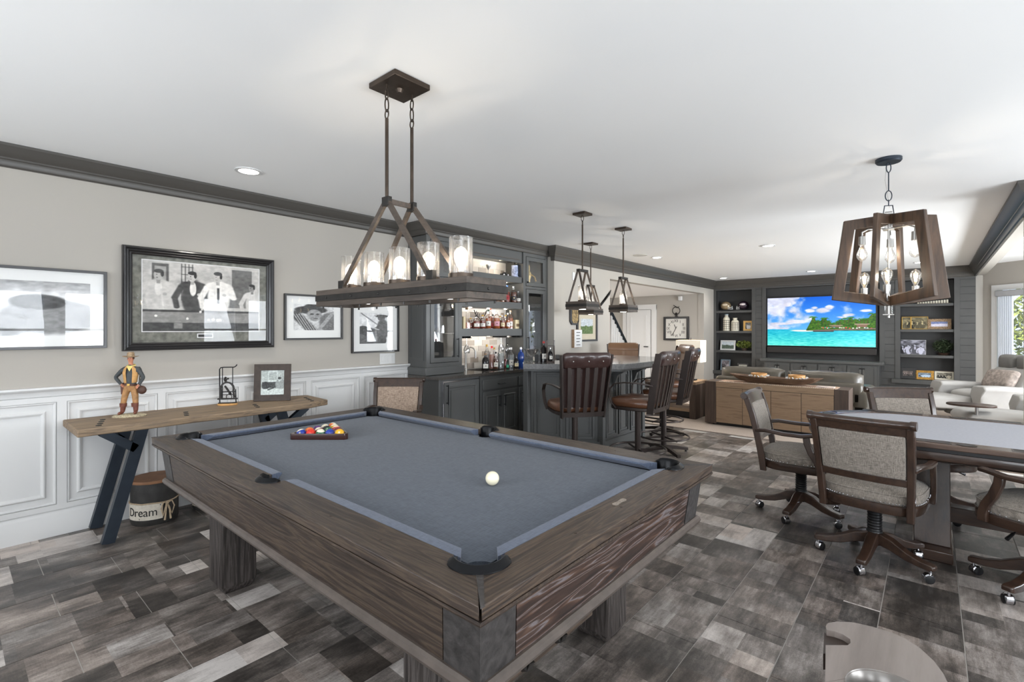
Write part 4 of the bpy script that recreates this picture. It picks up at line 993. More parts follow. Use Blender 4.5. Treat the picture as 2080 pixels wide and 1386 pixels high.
# wall beyond the bar
def bx(px, py): return onx(px, py, WB)
t = frame_x('framed_landscape', 'green landscape picture with a wide tan mat on the white wall past the bar', bx(1170, 0).y, bx(1211, 0).y, bx(1211, 693).z, 1.72, .03, .09, M['greyframe'], art_hill((190, 196, 200), (96, 116, 74), 31), 60, 60, x=WB, matm=mat('tan_mat', C(196, 186, 164), .8))
y0, y1, z0, z1 = bx(1156, 0).y, bx(1173, 0).y, 1.50, 1.80
t = thing('wall_plaque', 'octagonal dark wall plaque with gilt ornament at the wall corner', 'plaque', (WB+.001, (y0+y1)/2, (z0+z1)/2))
a, b_, c_ = (y1-y0)/2, (z1-z0)/2, .05
oc = [(-a+c_, -b_), (a-c_, -b_), (a, -b_+c_), (a, b_-c_), (a-c_, b_), (-a+c_, b_), (-a, b_-c_), (-a, -b_+c_)]
MB().prism(oc, 0, .03, 'x').build('backing', M['greyframe'], t, bevel=.004)
MB().prism([(p*.72, q*.8) for p, q in oc], .03, .034, 'x').build('panel', mat('gilt_relief', C(150, 128, 90), .4, .4, var=.7, scale=40), t)
y0, y1 = bx(1161, 0).y, bx(1177, 0).y
t = thing('wood_block_sign', 'small white lettered wooden block sign on the wall below the plaque', 'sign', (WB+.001, (y0+y1)/2, 1.29))
MB().box(0, .045, -(y1-y0)/2, (y1-y0)/2, -.14, .14).build('block', M['oak'], t)
MB().box(.045, .047, -(y1-y0)/2+.01, (y1-y0)/2, -.135, .135).build('face', M['white'], t)
for k in range(5):
    MB().box(.047, .048, -.05, .06-.02*(k % 2), .09-.048*k, .10-.048*k).build('text_line', M['ink'], t)
tag(MB().box(WB+.001, WB+.012, bx(1162, 0).y, bx(1167, 0).y, bx(1162, 569).z, bx(1162, 553).z).build('wall_chime', M['white'], bevel=.002), 'small white rectangular plate high beside the wall corner', 'wall plate')
p = bx(1228, 608)
t = thing('arrow_ornament', 'dark metal feather-shaped ornament pointing up on the hall corner wall', 'ornament', (WB+.006, p.y, p.z))
MB().hexa([(0, -.17, -.10), (.01, -.17, -.10), (.01, .16, .09), (0, .16, .09), (0, -.13, -.12), (.01, -.13, -.12), (.01, .20, .17), (0, .20, .17)]).build('blade', M['iron'], t)
# clock on the hall end wall
c0 = ony(1349, 644, 12.05); c1 = ony(1400, 692, 12.05)
cw, chh = (c1.x-c0.x)/2, (c0.z-c1.z)/2
t = thing('wall_clock', 'square black-framed wall clock with roman numerals and a ring on top', 'clock', ((c0.x+c1.x)/2, 12.048, (c0.z+c1.z)/2))
sq = lambda a, b: [(-a, -b), (a, -b), (a, b), (-a, b)]
MB().frame(sq(cw, chh), sq(cw-.055, chh-.05), -.05, 0, 'y').build('frame', M['blackframe'], t, bevel=.004)
MB().box(-cw+.05, cw-.05, -.02, -.002, -chh+.045, chh-.045).build('face', mat('clock_face', C(206, 204, 198), .6), t)
NUM = ['XII', 'I', 'II', 'III', 'IIII', 'V', 'VI', 'VII', 'VIII', 'IX', 'X', 'XI']
for k, s_ in enumerate(NUM):
    a = k*PI/6; text_part('numeral', s_, .10, M['ink'], t, (.205*math.sin(a)*1.0, -.022, .19*math.cos(a)), (PI/2, -a if False else 0, 0), .9)
MB().tube([(0, -.026, 0), (.0-.05, -.026, .10)], 0, flat=(.006, .012)).build('hour_hand', M['ink'], t)
MB().tube([(.02, -.03, .05), (-.10, -.03, -.17)], 0, flat=(.006, .010)).build('minute_hand', M['ink'], t)
MB().tube([(.095*math.cos(2*PI*k/20), -.02, chh+.15+.095*math.sin(2*PI*k/20)) for k in range(20)], .009, 6, closed=True).build('ring', M['iron'], t, smooth=1)
MB().lathe([(.03, chh), (.03, chh+.03), (.02, chh+.05), (.035, chh+.08), (.001, chh+.11)], 10, cap=False, cy=-.02).build('crown_knob', M['iron'], t)
MB().tube([(-.07, -.02, chh+.29), (0, -.02, chh+.25), (.02, -.02, chh+.22), (.08, -.02, chh+.25)], .008, 6).build('finial', M['iron'], t)
p = ony(1383, 607, 12.05)
tag(MB().box(p.x-.045, p.x+.045, 11.97, 12.049, p.z-.05, p.z+.06).build('motion_sensor', M['white'], bevel=.015), 'small white motion sensor high on the hall end wall', 'sensor')
# ================================================================ TV AND BUILT-INS
def art_tv(u, v):
    hz = .335-.0*u
    sky = np.zeros(u.shape+(3,)); t = np.clip((v-hz)/(1-hz), 0, 1)[..., None]
    sky = np.array([92, 170, 236])*(1-t)+np.array([16, 92, 206])*t
    cl = vnoise(u, v*.6, 7, 41, 5)
    m = sm(.40, .70, cl+.20*ell(u, v, .08, .70, .24, .34, .9)-.22*sm(.18, .5, u)); m = np.clip(m*.9, 0, 1)*(v > .34)
    for (cx_, cy_, rx_, ry_) in ((.42, .72, .045, .04), (.46, .78, .03, .025), (.54, .72, .07, .05), (.60, .78, .04, .04), (.20, .86, .05, .05), (.77, .62, .05, .03), (.92, .70, .05, .03), (.72, .58, .05, .02), (.30, .50, .12, .04), (.14, .46, .14, .03)):
        m = np.maximum(m, ell(u+.02*vnoise(u, v, 18, 43)-.01, v+.03*vnoise(u, v, 16, 44)-.015, cx_, cy_, rx_, ry_, .35)*.95)
    cc = (185+75*vnoise(u, v, 14, 45))[..., None]*np.array([.97, .95, 1.0])
    img = sky*(1-m[..., None])+cc*m[..., None]
    # sea
    s_ = (v < hz)[..., None]; d = (v/hz)[..., None]
    sea = np.array([96, 222, 206])*(1-d)+np.array([24, 168, 196])*d
    wv = vnoise(u, v*3.0 % 1, 30, 46, 3)
    sea = sea+(wv[..., None]-.5)*np.array([90, 60, 40])+20*sm(.5, .9, u)[..., None]
    img = np.where(s_, sea, img)
    # beach, pier, island of palms
    img = lay(img, ell(u, v, .36, .315, .12, .022, .3)*(v < .33), (236, 222, 214))
    top = .33+.05*sm(.36, .5, u)+.16*vnoise(u, u*0+.4, 14, 47)+.06*vnoise(u, u*0+.7, 40, 48)+.09*np.exp(-((u-.56)/.05)**2)+.10*np.exp(-((u-.44)/.04)**2)+.08*np.exp(-((u-.79)/.05)**2)+.16*sm(.86, 1, u)
    isl = (u > .385+.25*np.clip(v-.33, 0, 1))*(v < top)*(v > .315)
    gcol = (vnoise(u, v, 60, 49, 3))[..., None]
    green = np.array([10, 48, 14])*(1-gcol)+np.array([104, 150, 40])*gcol
    img = np.where(isl[..., None].astype(bool), green, img)
    r = random.Random(9)
    for k in range(17):
        x = .43+.033*k+r.random()*.015; y = float(np.interp(x, u[0], top[0]))-.01+r.random()*.03
        img = lay(img, seg(u, v, x, y-.1, x+.005, y, .0022), (90, 70, 44))
        for q in range(7):
            a = PI*q/6+.1; img = lay(img, seg(u, v, x, y, x+.028*math.cos(a), y+.035*math.sin(a)-.012, .0035), (34+30*(q % 2), 96+40*(q % 2), 30))
    img = lay(img, box_(u, v, .62, .70, .375, .415), (120, 96, 80)); img = lay(img, box_(u, v, .84, .93, .38, .44), (130, 100, 82)); img = lay(img, box_(u, v, .60, .72, .41, .425), (160, 140, 120)); img = lay(img, box_(u, v, .82, .95, .43, .45), (168, 150, 130))
    for k in range(24):
        x = .52+r.random()*.46; img = lay(img, ell(u, v, x, .36+r.random()*.02, .008, .012), r.choice(((220, 220, 210), (200, 80, 60), (80, 160, 150), (150, 130, 100))))
    img = lay(img, seg(u, v, .46, .315, 1.0, .35, .012), (126, 112, 104)); img = lay(img, seg(u, v, .46, .30, .63, .302, .012), (66, 62, 60)); img = lay(img, seg(u, v, .62, .315, 1.0, .338, .004), (50, 44, 44))
    return img
t = thing('television', 'large wall-mounted television showing a turquoise sea and palm island', 'television', (0, YB+.04, 0))
tx0, tx1, tz0, tz1 = -2.965, -.895, 1.055, 2.165
MB().frame([(tx0-.02, tz0-.02), (tx1+.03, tz0-.02), (tx1+.03, tz1+.02), (tx0-.02, tz1+.02)], [(tx0, tz0), (tx1, tz0), (tx1, tz1), (tx0, tz1)], -.03, .02, 'y').build('bezel', M['plastic'], t, bevel=.004)
MB().box(tx0-.02, tx1+.03, .02, .06, tz0-.02, tz1+.02).build('housing', M['plastic'], t)
painted('screen', art_tv, 420, 210, ((tx0, .0, tz0), (tx1, .0, tz0), (tx0, .0, tz1)), paint_mat('screen', .25, 1.15), t)
t = tag(MB().box(tx0, tx1+.02, YB-.04, YB+.06, .885, 1.025).build('soundbar', mat('soundbar_mesh', C(44, 40, 38), .6), bevel=.012), 'long dark soundbar right below the television', 'speaker')
cab = thing('media_cabinet', 'blue-charcoal media cabinet under the television with four pairs of doors', 'cabinet', (0, 12.36, 0))
a0, a1 = ony(1549, 740, 12.36).x, ony(1788, 745, 12.36).x
MB().box(a0+.02, a1-.02, .02, .387, .0, .70).build('body', M['cab'], cab)
MB().box(a0-.05, a1+.06, -.03, .387, .702, .76).build('top', M['cab'], cab, bevel=.006)
nd = 4
for k in range(nd):
    x0 = a0+.04+(a1-a0-.08)*k/nd+.01; x1 = a0+.04+(a1-a0-.08)*(k+1)/nd-.01; xm = (x0+x1)/2
    for (p0, p1, hx) in ((x0, xm-.003, xm-.03), (xm+.003, x1, xm+.03)):
        d = MB().box(p0, p1, .006, .02, .06, .67).build('door', M['cab'], cab, bevel=.002)
        MB().frame([(p0, .06), (p1, .06), (p1, .67), (p0, .67)], [(p0+.05, .11), (p1-.05, .11), (p1-.05, .62), (p0+.05, .62)], -.004, .006, 'y').build('door_frame', M['cab'], d)
        MB().tube([(hx, -.004, .50), (hx, -.03, .50), (hx, -.03, .60), (hx, -.004, .60)], .005, 6).build('handle', M['nickel'], d)
    MB().box(xm-.05, xm+.05, -.0045, .006, .60, .63).build('label_slot', M['plastic'], cab)
def easel(name, label, cx_, z, w_, h_, fw, fm, art, y=YB+.14, lean=.18, mw=0, rz=0, nu=50, nv=36, matm=None, grp=None, loc=None, glass=True):
    """framed photo standing on a shelf, facing -Y before rotation"""
    t = thing(name, label, 'picture frame', loc or (cx_, y, z), rz, grp); t.rotation_euler = (-lean, 0, rz)
    t.location.z += .006*abs(lean)
    MB().frame([(-w_/2, 0), (w_/2, 0), (w_/2, h_), (-w_/2, h_)], [(-w_/2+fw, fw), (w_/2-fw, fw), (w_/2-fw, h_-fw), (-w_/2+fw, h_-fw)], -.012, .006, 'y').build('frame', fm, t, bevel=.002)
    MB().box(-w_/2+fw*.8, w_/2-fw*.8, -.003, .004, fw*.8, h_-fw*.8).build('mat_board' if mw else 'backing', matm or M['matboard'], t)
    g_ = fw+mw
    painted('photo', art, nu, nv, ((-w_/2+g_, -.0045, g_), (w_/2-g_, -.0045, g_), (-w_/2+g_, -.0045, h_-g_)), M['print'], t)
    b = MB(); b.hexa([(-.015, .006, h_*.6), (.015, .006, h_*.6), (.015, .010, h_*.6), (-.015, .010, h_*.6), (-.02, .006, h_*.62), (.02, .006, h_*.62), (.02, .012, h_*.62), (-.02, .012, h_*.62)])
    b.tube([(0, .01, h_*.6), (0, .01+h_*.25, h_*.03*lean*10+.012)], 0, flat=(.03, .004)); b.build('stand', M['plastic'], t)
    return t
# left niche
def helmet(px, zs, c1, c2, label, flip=1):
    p = ony(px, 640, YB+.15)
    t = thing('football_helmet', label, 'helmet', (p.x, YB+.16, zs), 0)
    m1 = mat('helmet_shell', c1, .2, .2, .5); m2 = mat('helmet_swirl', c2, .3, 0, .4)
    rings = []
    b = MB(); n = 18
    for i in range(9):
        th_ = i/8*PI*.80
        rings.append([(flip*(-.0+.0)+.115*math.sin(th_)*math.cos(2*PI*k/n)*1.1, .10*math.sin(th_)*math.sin(2*PI*k/n), .125+.115*math.cos(th_)+.0) for k in range(n)])
    rings[0] = [(.001*math.cos(2*PI*k/n), .001*math.sin(2*PI*k/n), .24) for k in range(n)]
    b.loft(rings).build('shell', m1, t, smooth=1.2)
    MB().sphere((flip*.0, -.062, .15), .06, 14, 8, (1.25, .8, .62)).build('side_panel', m2, t, smooth=1.2)
    MB().sphere((flip*-.02, -.082, .13), .018, 10, 6, (1, .6, 1)).build('ear_hole', M['plastic'], t, smooth=1)
    g_ = MB()
    for z in (.05, .085): g_.tube([(flip*.07, -.085, z), (flip*.14, -.06, z-.01), (flip*.165, 0, z-.015), (flip*.14, .06, z-.01), (flip*.07, .085, z)], .006, 6)
    g_.tube([(flip*.162, -.02, .035), (flip*.15, -.02, .12)], .005, 5).tube([(flip*.162, .02, .035), (flip*.15, .02, .12)], .005, 5)
    g_.build('face_guard', M['white'], t, smooth=1)
    return t
helmet(1474, NLZ[3], C(150, 130, 100), C(222, 206, 180), 'bronze and cream swirled football helmet on the top left shelf')
helmet(1510, NLZ[3], C(50, 36, 50), C(226, 214, 216), 'dark plum football helmet with a white streak on the top left shelf', -1)
def jar(px, zs, r, h, label, cl):
    p = ony(px, 660, YB+.15)
    t = thing('ceramic_jar', label, 'jar', (p.x, YB+.16, zs))
    b = MB().lathe([(.001, 0), (r, 0), (r*1.02, h*.1), (r, h*.62), (r*.86, h*.76), (r*.5, h*.84), (r*.48, h*.94), (.001, h*.94)], 20, cap=False); b.build('body', M['cream'], t, smooth=.8)
    for k in range(1, 6): MB().lathe([(r*1.0, h*.12*k), (r*1.035, h*.12*k+.003), (r*1.035, h*.12*k+.009), (r*1.0, h*.12*k+.012)], 20, cap=False).build('band', mat('jar_band', C(96, 92, 86), .6) if 'jb' not in M else M['jb'], t)
    b = MB()
    for q in range(10):
        a = 2*PI*q/10; b.box(r*1.0*math.cos(a)-.003, r*1.0*math.cos(a)+.003, r*1.0*math.sin(a)-.003, r*1.0*math.sin(a)+.003, h*.08, h*.64)
    b.build('ribs', M['ship'], t)
    MB().lathe([(r*.55, h*.94), (r*.55, h), (.001, h*1.0)], 16, cap=False).build('lid', cl, t)
M['jb'] = mat('jar_band', C(96, 92, 86), .6)
jar(1475.5, NLZ[2], .082, .425, 'tall white banded ceramic jar with a grey-blue lid', mat('grey_blue_lid', C(140, 156, 164), .4))
jar(1493, NLZ[2], .095, .325, 'short cream banded ceramic jar beside the taller one', M['cream'])
p = ony(1519, 670, YB+.12)
easel('framed_photo', 'tilted golden wood photo frame at the right of the jars', p.x, NLZ[2], .21, .25, .045, mat('golden_wood', C(206, 164, 92), .5, var=.1, scale=20), art_group(51, lo=60, hi=170), rz=.25)
p = ony(1477, 700, YB+.1)
easel('framed_photo', 'wide white photo frame with a landscape on the left niche third shelf', p.x, NLZ[1], .36, .25, .035, M['white'], art_hill((205, 214, 220), (84, 96, 84), 52))
def plant(name, label, loc, n, size, rx, ry, rz_, seed, lf, pot):
    t = thing(name, label, 'plant', loc)
    leaf_cloud(n, size, rx, ry, rz_, seed).build('foliage', lf, t).location = (0, 0, rz_+pot[1]*.8)
    MB().lathe([(.001, 0), (pot[0]*.7, 0), (pot[0], pot[1]), (pot[0]*.9, pot[1]), (.001, pot[1]*.9)], 16, cap=False).build('pot', pot[2], t, smooth=.8)
    return t
p = ony(1512, 705, YB+.16)
plant('potted_succulent', 'leafy green and yellow potted plant at the right of the left niche', (p.x, YB+.17, NLZ[1]), 420, .035, .19, .11, .10, 3, mat('yellow_green_leaf', C(104, 116, 44), .6, var=.7, scale=14), (.07, .06, M['darkoak']))
p = ony(1472, 745, YB+.1)
easel('framed_photo', 'silver-blue photo frame of people on the lowest left shelf', p.x, NLZ[0], .23, .27, .025, mat('silver_blue', C(140, 160, 176), .3, .3), art_group(55, (1, .95, .98), 80, 220))
p = ony(1508, 748, YB+.12)
easel('framed_photo', 'dark photo frame half hidden behind the sofa cushion, lowest left shelf', p.x, NLZ[0], .25, .19, .03, M['blackframe'], art_hill((190, 190, 180), (90, 100, 90), 57))
# right niche
def rx_(px): return ony(px, 700, YB+.12).x
zz = NRZ
t = thing('striped_box', 'long whitish fluted tray lying on the top right shelf', 'tray', (rx_(1895), YB+.16, zz[3]))
for k in range(12): MB().box(-.24+k*.04, -.21+k*.04, -.08, .08, 0, .03+.004*k).build('flute', M['cream'], t, bevel=.004)
MB().box(-.25, .25, -.09, .09, .0, .006).build('base', M['oak'], t)
t = easel('framed_photo', 'double gold photo frame with sepia photos on the second right shelf', rx_(1858), zz[2], .42, .26, .012, M['gold'], art_group(61, (1, .93, .72), 70, 180))
MB().box(-.07, -.05, -.013, -.003, .01, .25).build('hinge_bar', M['gold'], t)
easel('framed_photo', 'brown and pebbled photo frame with a blue mountain on the second right shelf', rx_(1908), zz[2], .36, .21, .055, mat('pebbled_frame', C(150, 124, 96), .7, var=.6, scale=60), art_hill((120, 130, 170), (214, 210, 226), 63))
easel('photo_print', 'large unframed black and white canvas of cars leaning on the right shelf', rx_(1851), zz[1], .46, .30, .004, M['white'], art_group(65, (.96, .96, 1.04), 20, 250), nu=90, nv=60)
p = ony(1916, 715, YB+.16)
plant('bonsai', 'bushy dark bonsai tree in a shallow bowl on the right shelf', (p.x, YB+.17, zz[1]), 1500, .018, .17, .12, .14, 8, M['leafdark'], (.11, .05, M['walnut']))
easel('framed_photo', 'black photo frame with a colour snapshot at the left of the lowest right shelf', rx_(1844), zz[0], .28, .22, .06, M['blackframe'], art_group(67, (1, .9, .86), 40, 190))
easel('framed_photo', 'mottled gold photo frame in the middle of the lowest right shelf', rx_(1878), zz[0], .29, .18, .045, mat('mottled_gold', C(172, 128, 52), .5, .3, var=.5, scale=50), art_group(69, (.9, 1, 1.1), 60, 220))
easel('framed_photo', 'cream-matted photo frame with a thin stand at the right of the lowest right shelf', rx_(1918), zz[0], .31, .19, .012, M['darkoak'], art_group(71, (1, .96, .86), 50, 190), mw=.028, matm=M['cream'])
# ================================================================ CEILING LIGHTS
def down(x, y, lab, power=26):
    t = thing('downlight', lab, 'ceiling light', (x, y, CEIL))
    MB().frame([(.095*math.cos(2*PI*k/28), .095*math.sin(2*PI*k/28)) for k in range(28)], [(.07*math.cos(2*PI*k/28), .07*math.sin(2*PI*k/28)) for k in range(28)], -.008, -.0005).build('trim_ring', M['white'], t)
    MB().lathe([(.07, -.005), (.07, -.002)], 24).build('lens', M['disc'], t)
    l = bpy.data.lights.new('downlight_beam', 'SPOT'); l.energy = power; l.spot_size = 2.2; l.spot_blend = .8; l.shadow_soft_size = .06; l.color = (1, .95, .88)
    o = bpy.data.objects.new('downlight_beam', l); COL.objects.link(o); o.location = (x, y, CEIL-.03)
DL = [(-3.973, 1.529, 'recessed round downlight over the framed prints'), (-1.805, 7.808, 'recessed round downlight in the middle of the ceiling beyond the bar'), (-3.529, 7.866, 'recessed downlight beside the round speaker grille'),
      (-3.758, 12.07, 'recessed downlight above the left wall niche'), (-1.913, 11.84, 'recessed downlight in front of the television'), (-.169, 11.55, 'recessed downlight above the right wall niche')]
for x, y, lab in DL: down(x, y, lab)
t = thing('ceiling_speaker', 'round white in-ceiling speaker grille next to a downlight', 'speaker', (-3.631, 7.46, CEIL))
MB().lathe([(.115, -.006), (.115, -.0005)], 32).build('grille', mat('speaker_grille', C(205, 204, 198), .9), t)
for x, y in ((-3.9, -1.2), (-1.9, -.9), (.6, -.8), (1.9, 1.4), (1.9, 3.6), (2.0, 7.6), (2.0, 10.0), (-1.8, 9.9)):  # extra beams added for general fill, no fixtures built
    l = bpy.data.lights.new('downlight_beam', 'SPOT'); l.energy = 26; l.spot_size = 2.2; l.spot_blend = .8; l.shadow_soft_size = .06; l.color = (1, .95, .88)
    o = bpy.data.objects.new('downlight_beam', l); COL.objects.link(o); o.location = (x, y, CEIL-.03)
hl = area('hall_fill', (-5.4, 9.6, 2.29), (0, 0, 0), .5, .5, 62, (1, .97, .93))  # added lamp to brighten the hall, no fixture there
# ---- linear lamp over the pool table
def chain_link(b, c, r, w_, rot=0):
    pts = []
    for k in range(14):
        a = 2*PI*k/14; x = w_*math.cos(a); z = r*math.sin(a)
        pts.append((c[0]+x*math.cos(rot), c[1]+x*math.sin(rot), c[2]+z))
    return b.tube(pts, .0035, 6, closed=True)
def bulb(parent, x, y, z, up=1, s_=1.0, clear=False):
    """edison bulb, glass envelope with glowing filament"""
    pr = [(.012, 0), (.013, .012), (.022, .035), (.031, .062), (.030, .085), (.018, .105), (.001, .113)]
    b = MB().lathe([(r*s_, z_*up*s_) for r, z_ in pr], 14, cap=False)
    o = b.build('bulb', M['clearbulb' if clear else 'bulbglass'], parent, smooth=1.2); o.location = (x, y, z)
    f = MB()
    for k in range(4):
        a = PI*k/2+.4; f.tube([(.006*math.cos(a)*s_, .006*math.sin(a)*s_, .03*up*s_), (.012*math.cos(a)*s_, .012*math.sin(a)*s_, .085*up*s_)], .0016*s_, 4)
    q = f.build('filament', M['dimbulb' if clear else 'bulb'], o)
    return o
def seeded(parent, x, y, z, r, h):
    ring = []
    b = MB().lathe([(r, 0), (r, h), (r-.003, h), (r-.003, .002)], 28, cap=False)
    g_ = b.build('glass_cylinder', M['seeded'], parent, smooth=.8); g_.location = (x, y, z)
    MB().lathe([(r+.003, -.002), (r+.003, .022), (r-.004, .022), (r-.004, .0)], 28).build('glass_holder', M['bronze'], parent, smooth=.8).location = (x, y, z)
    MB().lathe([(.016, 0), (.016, .03)], 12).build('socket', M['bronze'], parent).location = (x, y, z)
    bulb(parent, x, y, z+.03, 1, 1.0)
fx = thing('linear_pendant', 'five-light wooden linear pendant with seeded glass cylinders over the pool table', 'pendant light', (-2.0, 1.475, 0))
MB().box(-.107, .107, -.105, .105, CEIL-.028, CEIL-.001).build('canopy', M['bronze'], fx, bevel=.003)
MB().lathe([(.012, CEIL-.045), (.02, CEIL-.028)], 10).build('canopy_nut', M['bronze'], fx)
bzs = (1.560, 1.648); BL, BW = .6, .12
for z0, z1, e_, m_ in ((1.620, 1.648, 0, 'fixwood'), (1.588, 1.620, .004, 'iron'), (1.560, 1.588, 0, 'fixwood')):
    MB().frame(rect(-BL-e_, BL+e_, -BW-e_, BW+e_), rect(-BL+.025, BL-.025, -BW+.025, BW-.025), z0, z1).build('wood_beam' if m_ == 'fixwood' else 'iron_band', M[m_], fx, bevel=.0015)
MB().box(-BL+.024, BL-.024, -BW+.024, BW-.024, 1.585, 1.592).box(-BL+.024, BL-.024, -BW+.024, BW-.024, 1.636, 1.642).build('pan', M['bronze'], fx)
b = MB()
for k in range(5):
    for sy in (-1, 1): MB().sphere((-.48+.24*k, sy*(BW+.004), 1.604), .006, 8, 5).build('rivet', M['iron'], fx)
for sx in (-1, 1): MB().sphere((sx*(BL+.004), 0, 1.604), .006, 8, 5).build('rivet', M['iron'], fx)
for k in range(7):
    for sy in (-1, 1): MB().lathe([(.005, 1.548), (.005, 1.56)], 8, cx=-.54+.18*k, cy=sy*(BW-.01)).build('screw', M['iron'], fx)
for x in (-.33, .33): 
    MB().lathe([(.042, 1.572), (.042, 1.586)], 20, cx=x, cy=0).build('down_lens', M['disc'], fx)
for yy in (-.075, .075):
    b = MB().tube([(0, yy, 2.07), (0, yy, 2.455)], .0085, 10); b.build('rod', M['bronze'], fx, smooth=1)
    c = MB(); top = CEIL-.028
    chain_link(c, (0, yy, 2.475), .022, .014, 0); chain_link(c, (0, yy, 2.52), .034, .010, PI/2); chain_link(c, (0, yy, 2.572), .026, .012, 0); c.tube([(0, yy, 2.59), (0, yy, top)], .006, 8)
    c.build('chain', M['bronze'], fx, smooth=1)
    MB().box(-.026, .026, yy-.012, yy+.012, 2.03, 2.075).build('apex_bracket', M['iron'], fx, bevel=.002)
    for sx in (-1, 1):
        MB().tube([(sx*.012, yy*1.0, 2.05), (sx*.36, yy*1.35, 1.652)], 0, flat=(.016, .024)).build('strut', M['nickelwood'] if 'nickelwood' in M else M['fixwood'], fx)
        MB().box(sx*.36-.022, sx*.36+.022, yy*1.35-.012, yy*1.35+.012, 1.649, 1.69).build('foot_bracket', M['iron'], fx, bevel=.002)
MB().box(-.008, .008, -.075, .075, 2.045, 2.068).build('cross_bar', M['fixwood'], fx)
for k in range(5):
    x = -.44+.22*k
    seeded(fx, x, 0, 1.655, .052, .18)
    point('bulb_light', (-2.0+x, 1.475, 1.745), 2.2, WARM, .005)
# ---- small pendants over the bar
def pendant(x, y, label):
    t = thing('bar_pendant', label, 'pendant light', (x, y, 0), 0, None)
    MB().box(-.075, .075, -.075, .075, CEIL-.025, CEIL-.001).build('canopy', M['bronze'], t, bevel=.003)
    c = MB(); chain_link(c, (0, 0, CEIL-.055), .03, .013, .5); chain_link(c, (0, 0, CEIL-.10), .02, .012, 1.8); c.build('chain', M['bronze'], t, smooth=1)
    MB().tube([(0, 0, CEIL-.12), (0, 0, 2.05)], .0085, 10).build('rod', M['bronze'], t, smooth=1)
    MB().box(-.02, .02, -.085, .085, 2.035, 2.06).build('apex_bar', M['iron'], t, bevel=.002)
    for yy in (-.075, .075):
        for sx in (-1, 1): MB().tube([(sx*.008, yy, 2.045), (sx*.10, yy*1.4, 1.722)], 0, flat=(.013, .02)).build('strut', M['fixwood'], t)
    w_ = .125
    for z0, z1, e_, m_ in ((1.695, 1.722, 0, 'fixwood'), (1.667, 1.695, .003, 'iron'), (1.64, 1.667, 0, 'fixwood')):
        MB().frame(rect(-w_-e_, w_+e_, -w_-e_, w_+e_), rect(-w_+.025, w_-.025, -w_+.025, w_-.025), z0, z1).build('wood_ring' if m_ == 'fixwood' else 'iron_band', M[m_], t)
    MB().box(-w_+.024, w_-.024, -w_+.024, w_-.024, 1.712, 1.716).box(-w_+.024, w_-.024, -w_+.024, w_-.024, 1.652, 1.657).build('pan', M['bronze'], t)
    MB().lathe([(.035, 1.642), (.035, 1.651)], 16).build('down_lens', M['disc'], t)
    seeded(t, 0, 0, 1.718, .045, .17)
    point('bulb_light', (x, y, 1.81), 2.2, WARM, .005)
    return t
pendant(-2.774, 4.362, 'square wooden bar pendant hanging nearest the liquor shelves')
pendant(-2.814, 5.330, 'square wooden bar pendant in front of the stair opening')
pendant(-3.653, 5.961, 'small square wooden bar pendant half hidden behind the nearest one')
# ---- chandelier over the poker table
ch = thing('chandelier', 'six-light chandelier of open dark wooden frames over the card table', 'chandelier', (-.234, 4.388, 0), 0)
MB().lathe([(.001, CEIL-.03), (.07, CEIL-.03), (.078, CEIL-.02), (.078, CEIL-.001), (.001, CEIL-.001)], 28, cap=False).build('canopy', M['steelblue'], ch, smooth=.6)
c = MB(); chain_link(c, (0, 0, CEIL-.065), .034, .014, .4); c.tube([(0, 0, CEIL-.10), (0, 0, 2.42)], .004, 6); chain_link(c, (0, 0, 2.385), .036, .02, .4); chain_link(c, (0, 0, 2.335), .02, .01, 1.6)
c.tube([(-.03, -.012, 2.255), (-.022, -.01, 2.315), (.022, .01, 2.315), (.03, .012, 2.255)], .004, 6, closed=True); c.build('chain', M['steelblue'], ch, smooth=1)
MB().tube([(-.012, .004, CEIL-.04), (-.02, .0, 2.5), (-.006, 0, 2.4), (.004, 0, 2.3)], .0015, 5).build('cord', M['nickel'], ch)
for k in range(6):
    a = math.radians(60*k+18); ca, sa = math.cos(a), math.sin(a)
    # open trapezoid: inner edge at the axis, outer edge slanting outward to the bottom
    o_ = [(.02, 2.25), (.27, 2.225), (.345, 1.65), (.02, 1.60)]; i_ = [(.02, 2.18), (.205, 2.16), (.268, 1.712), (.02, 1.668)]
    b = MB(); T = .014
    def W3(r, z, s_): return (r*ca-s_*sa, r*sa+s_*ca, z)
    vs = []
    for s_ in (-T, T):
        vs += [W3(r, z, s_) for r, z in o_]+[W3(r, z, s_) for r, z in i_]
    fs = []
    for i in range(3):
        j = i+1
        fs += [(i, j, 4+j, 4+i), (8+i, 8+j, 12+j, 12+i), (i, j, 8+j, 8+i), (4+i, 4+j, 12+j, 12+i)]
    fs += [(0, 4, 12, 8), (3, 7, 15, 11)]
    b.add(vs, fs).build('wood_frame', M['chanwood'], ch, bevel=.004)
MB().tube([(0, 0, 2.24), (0, 0, 1.53)], .006, 10).build('stem', M['nickel'], ch, smooth=1)
MB().box(-.022, .022, -.022, .022, 2.15, 2.27).build('top_block', M['glass2'], ch, bevel=.003)
MB().box(-.022, .022, -.022, .022, 1.54, 1.65).build('bottom_block', M['glass2'], ch, bevel=.003)
MB().box(-.032, .032, -.032, .032, 2.14, 2.15).box(-.032, .032, -.032, .032, 1.535, 1.542).lathe([(.008, 1.515), (.008, 1.535)], 8).build('hub_plate', M['nickel'], ch, bevel=.002)
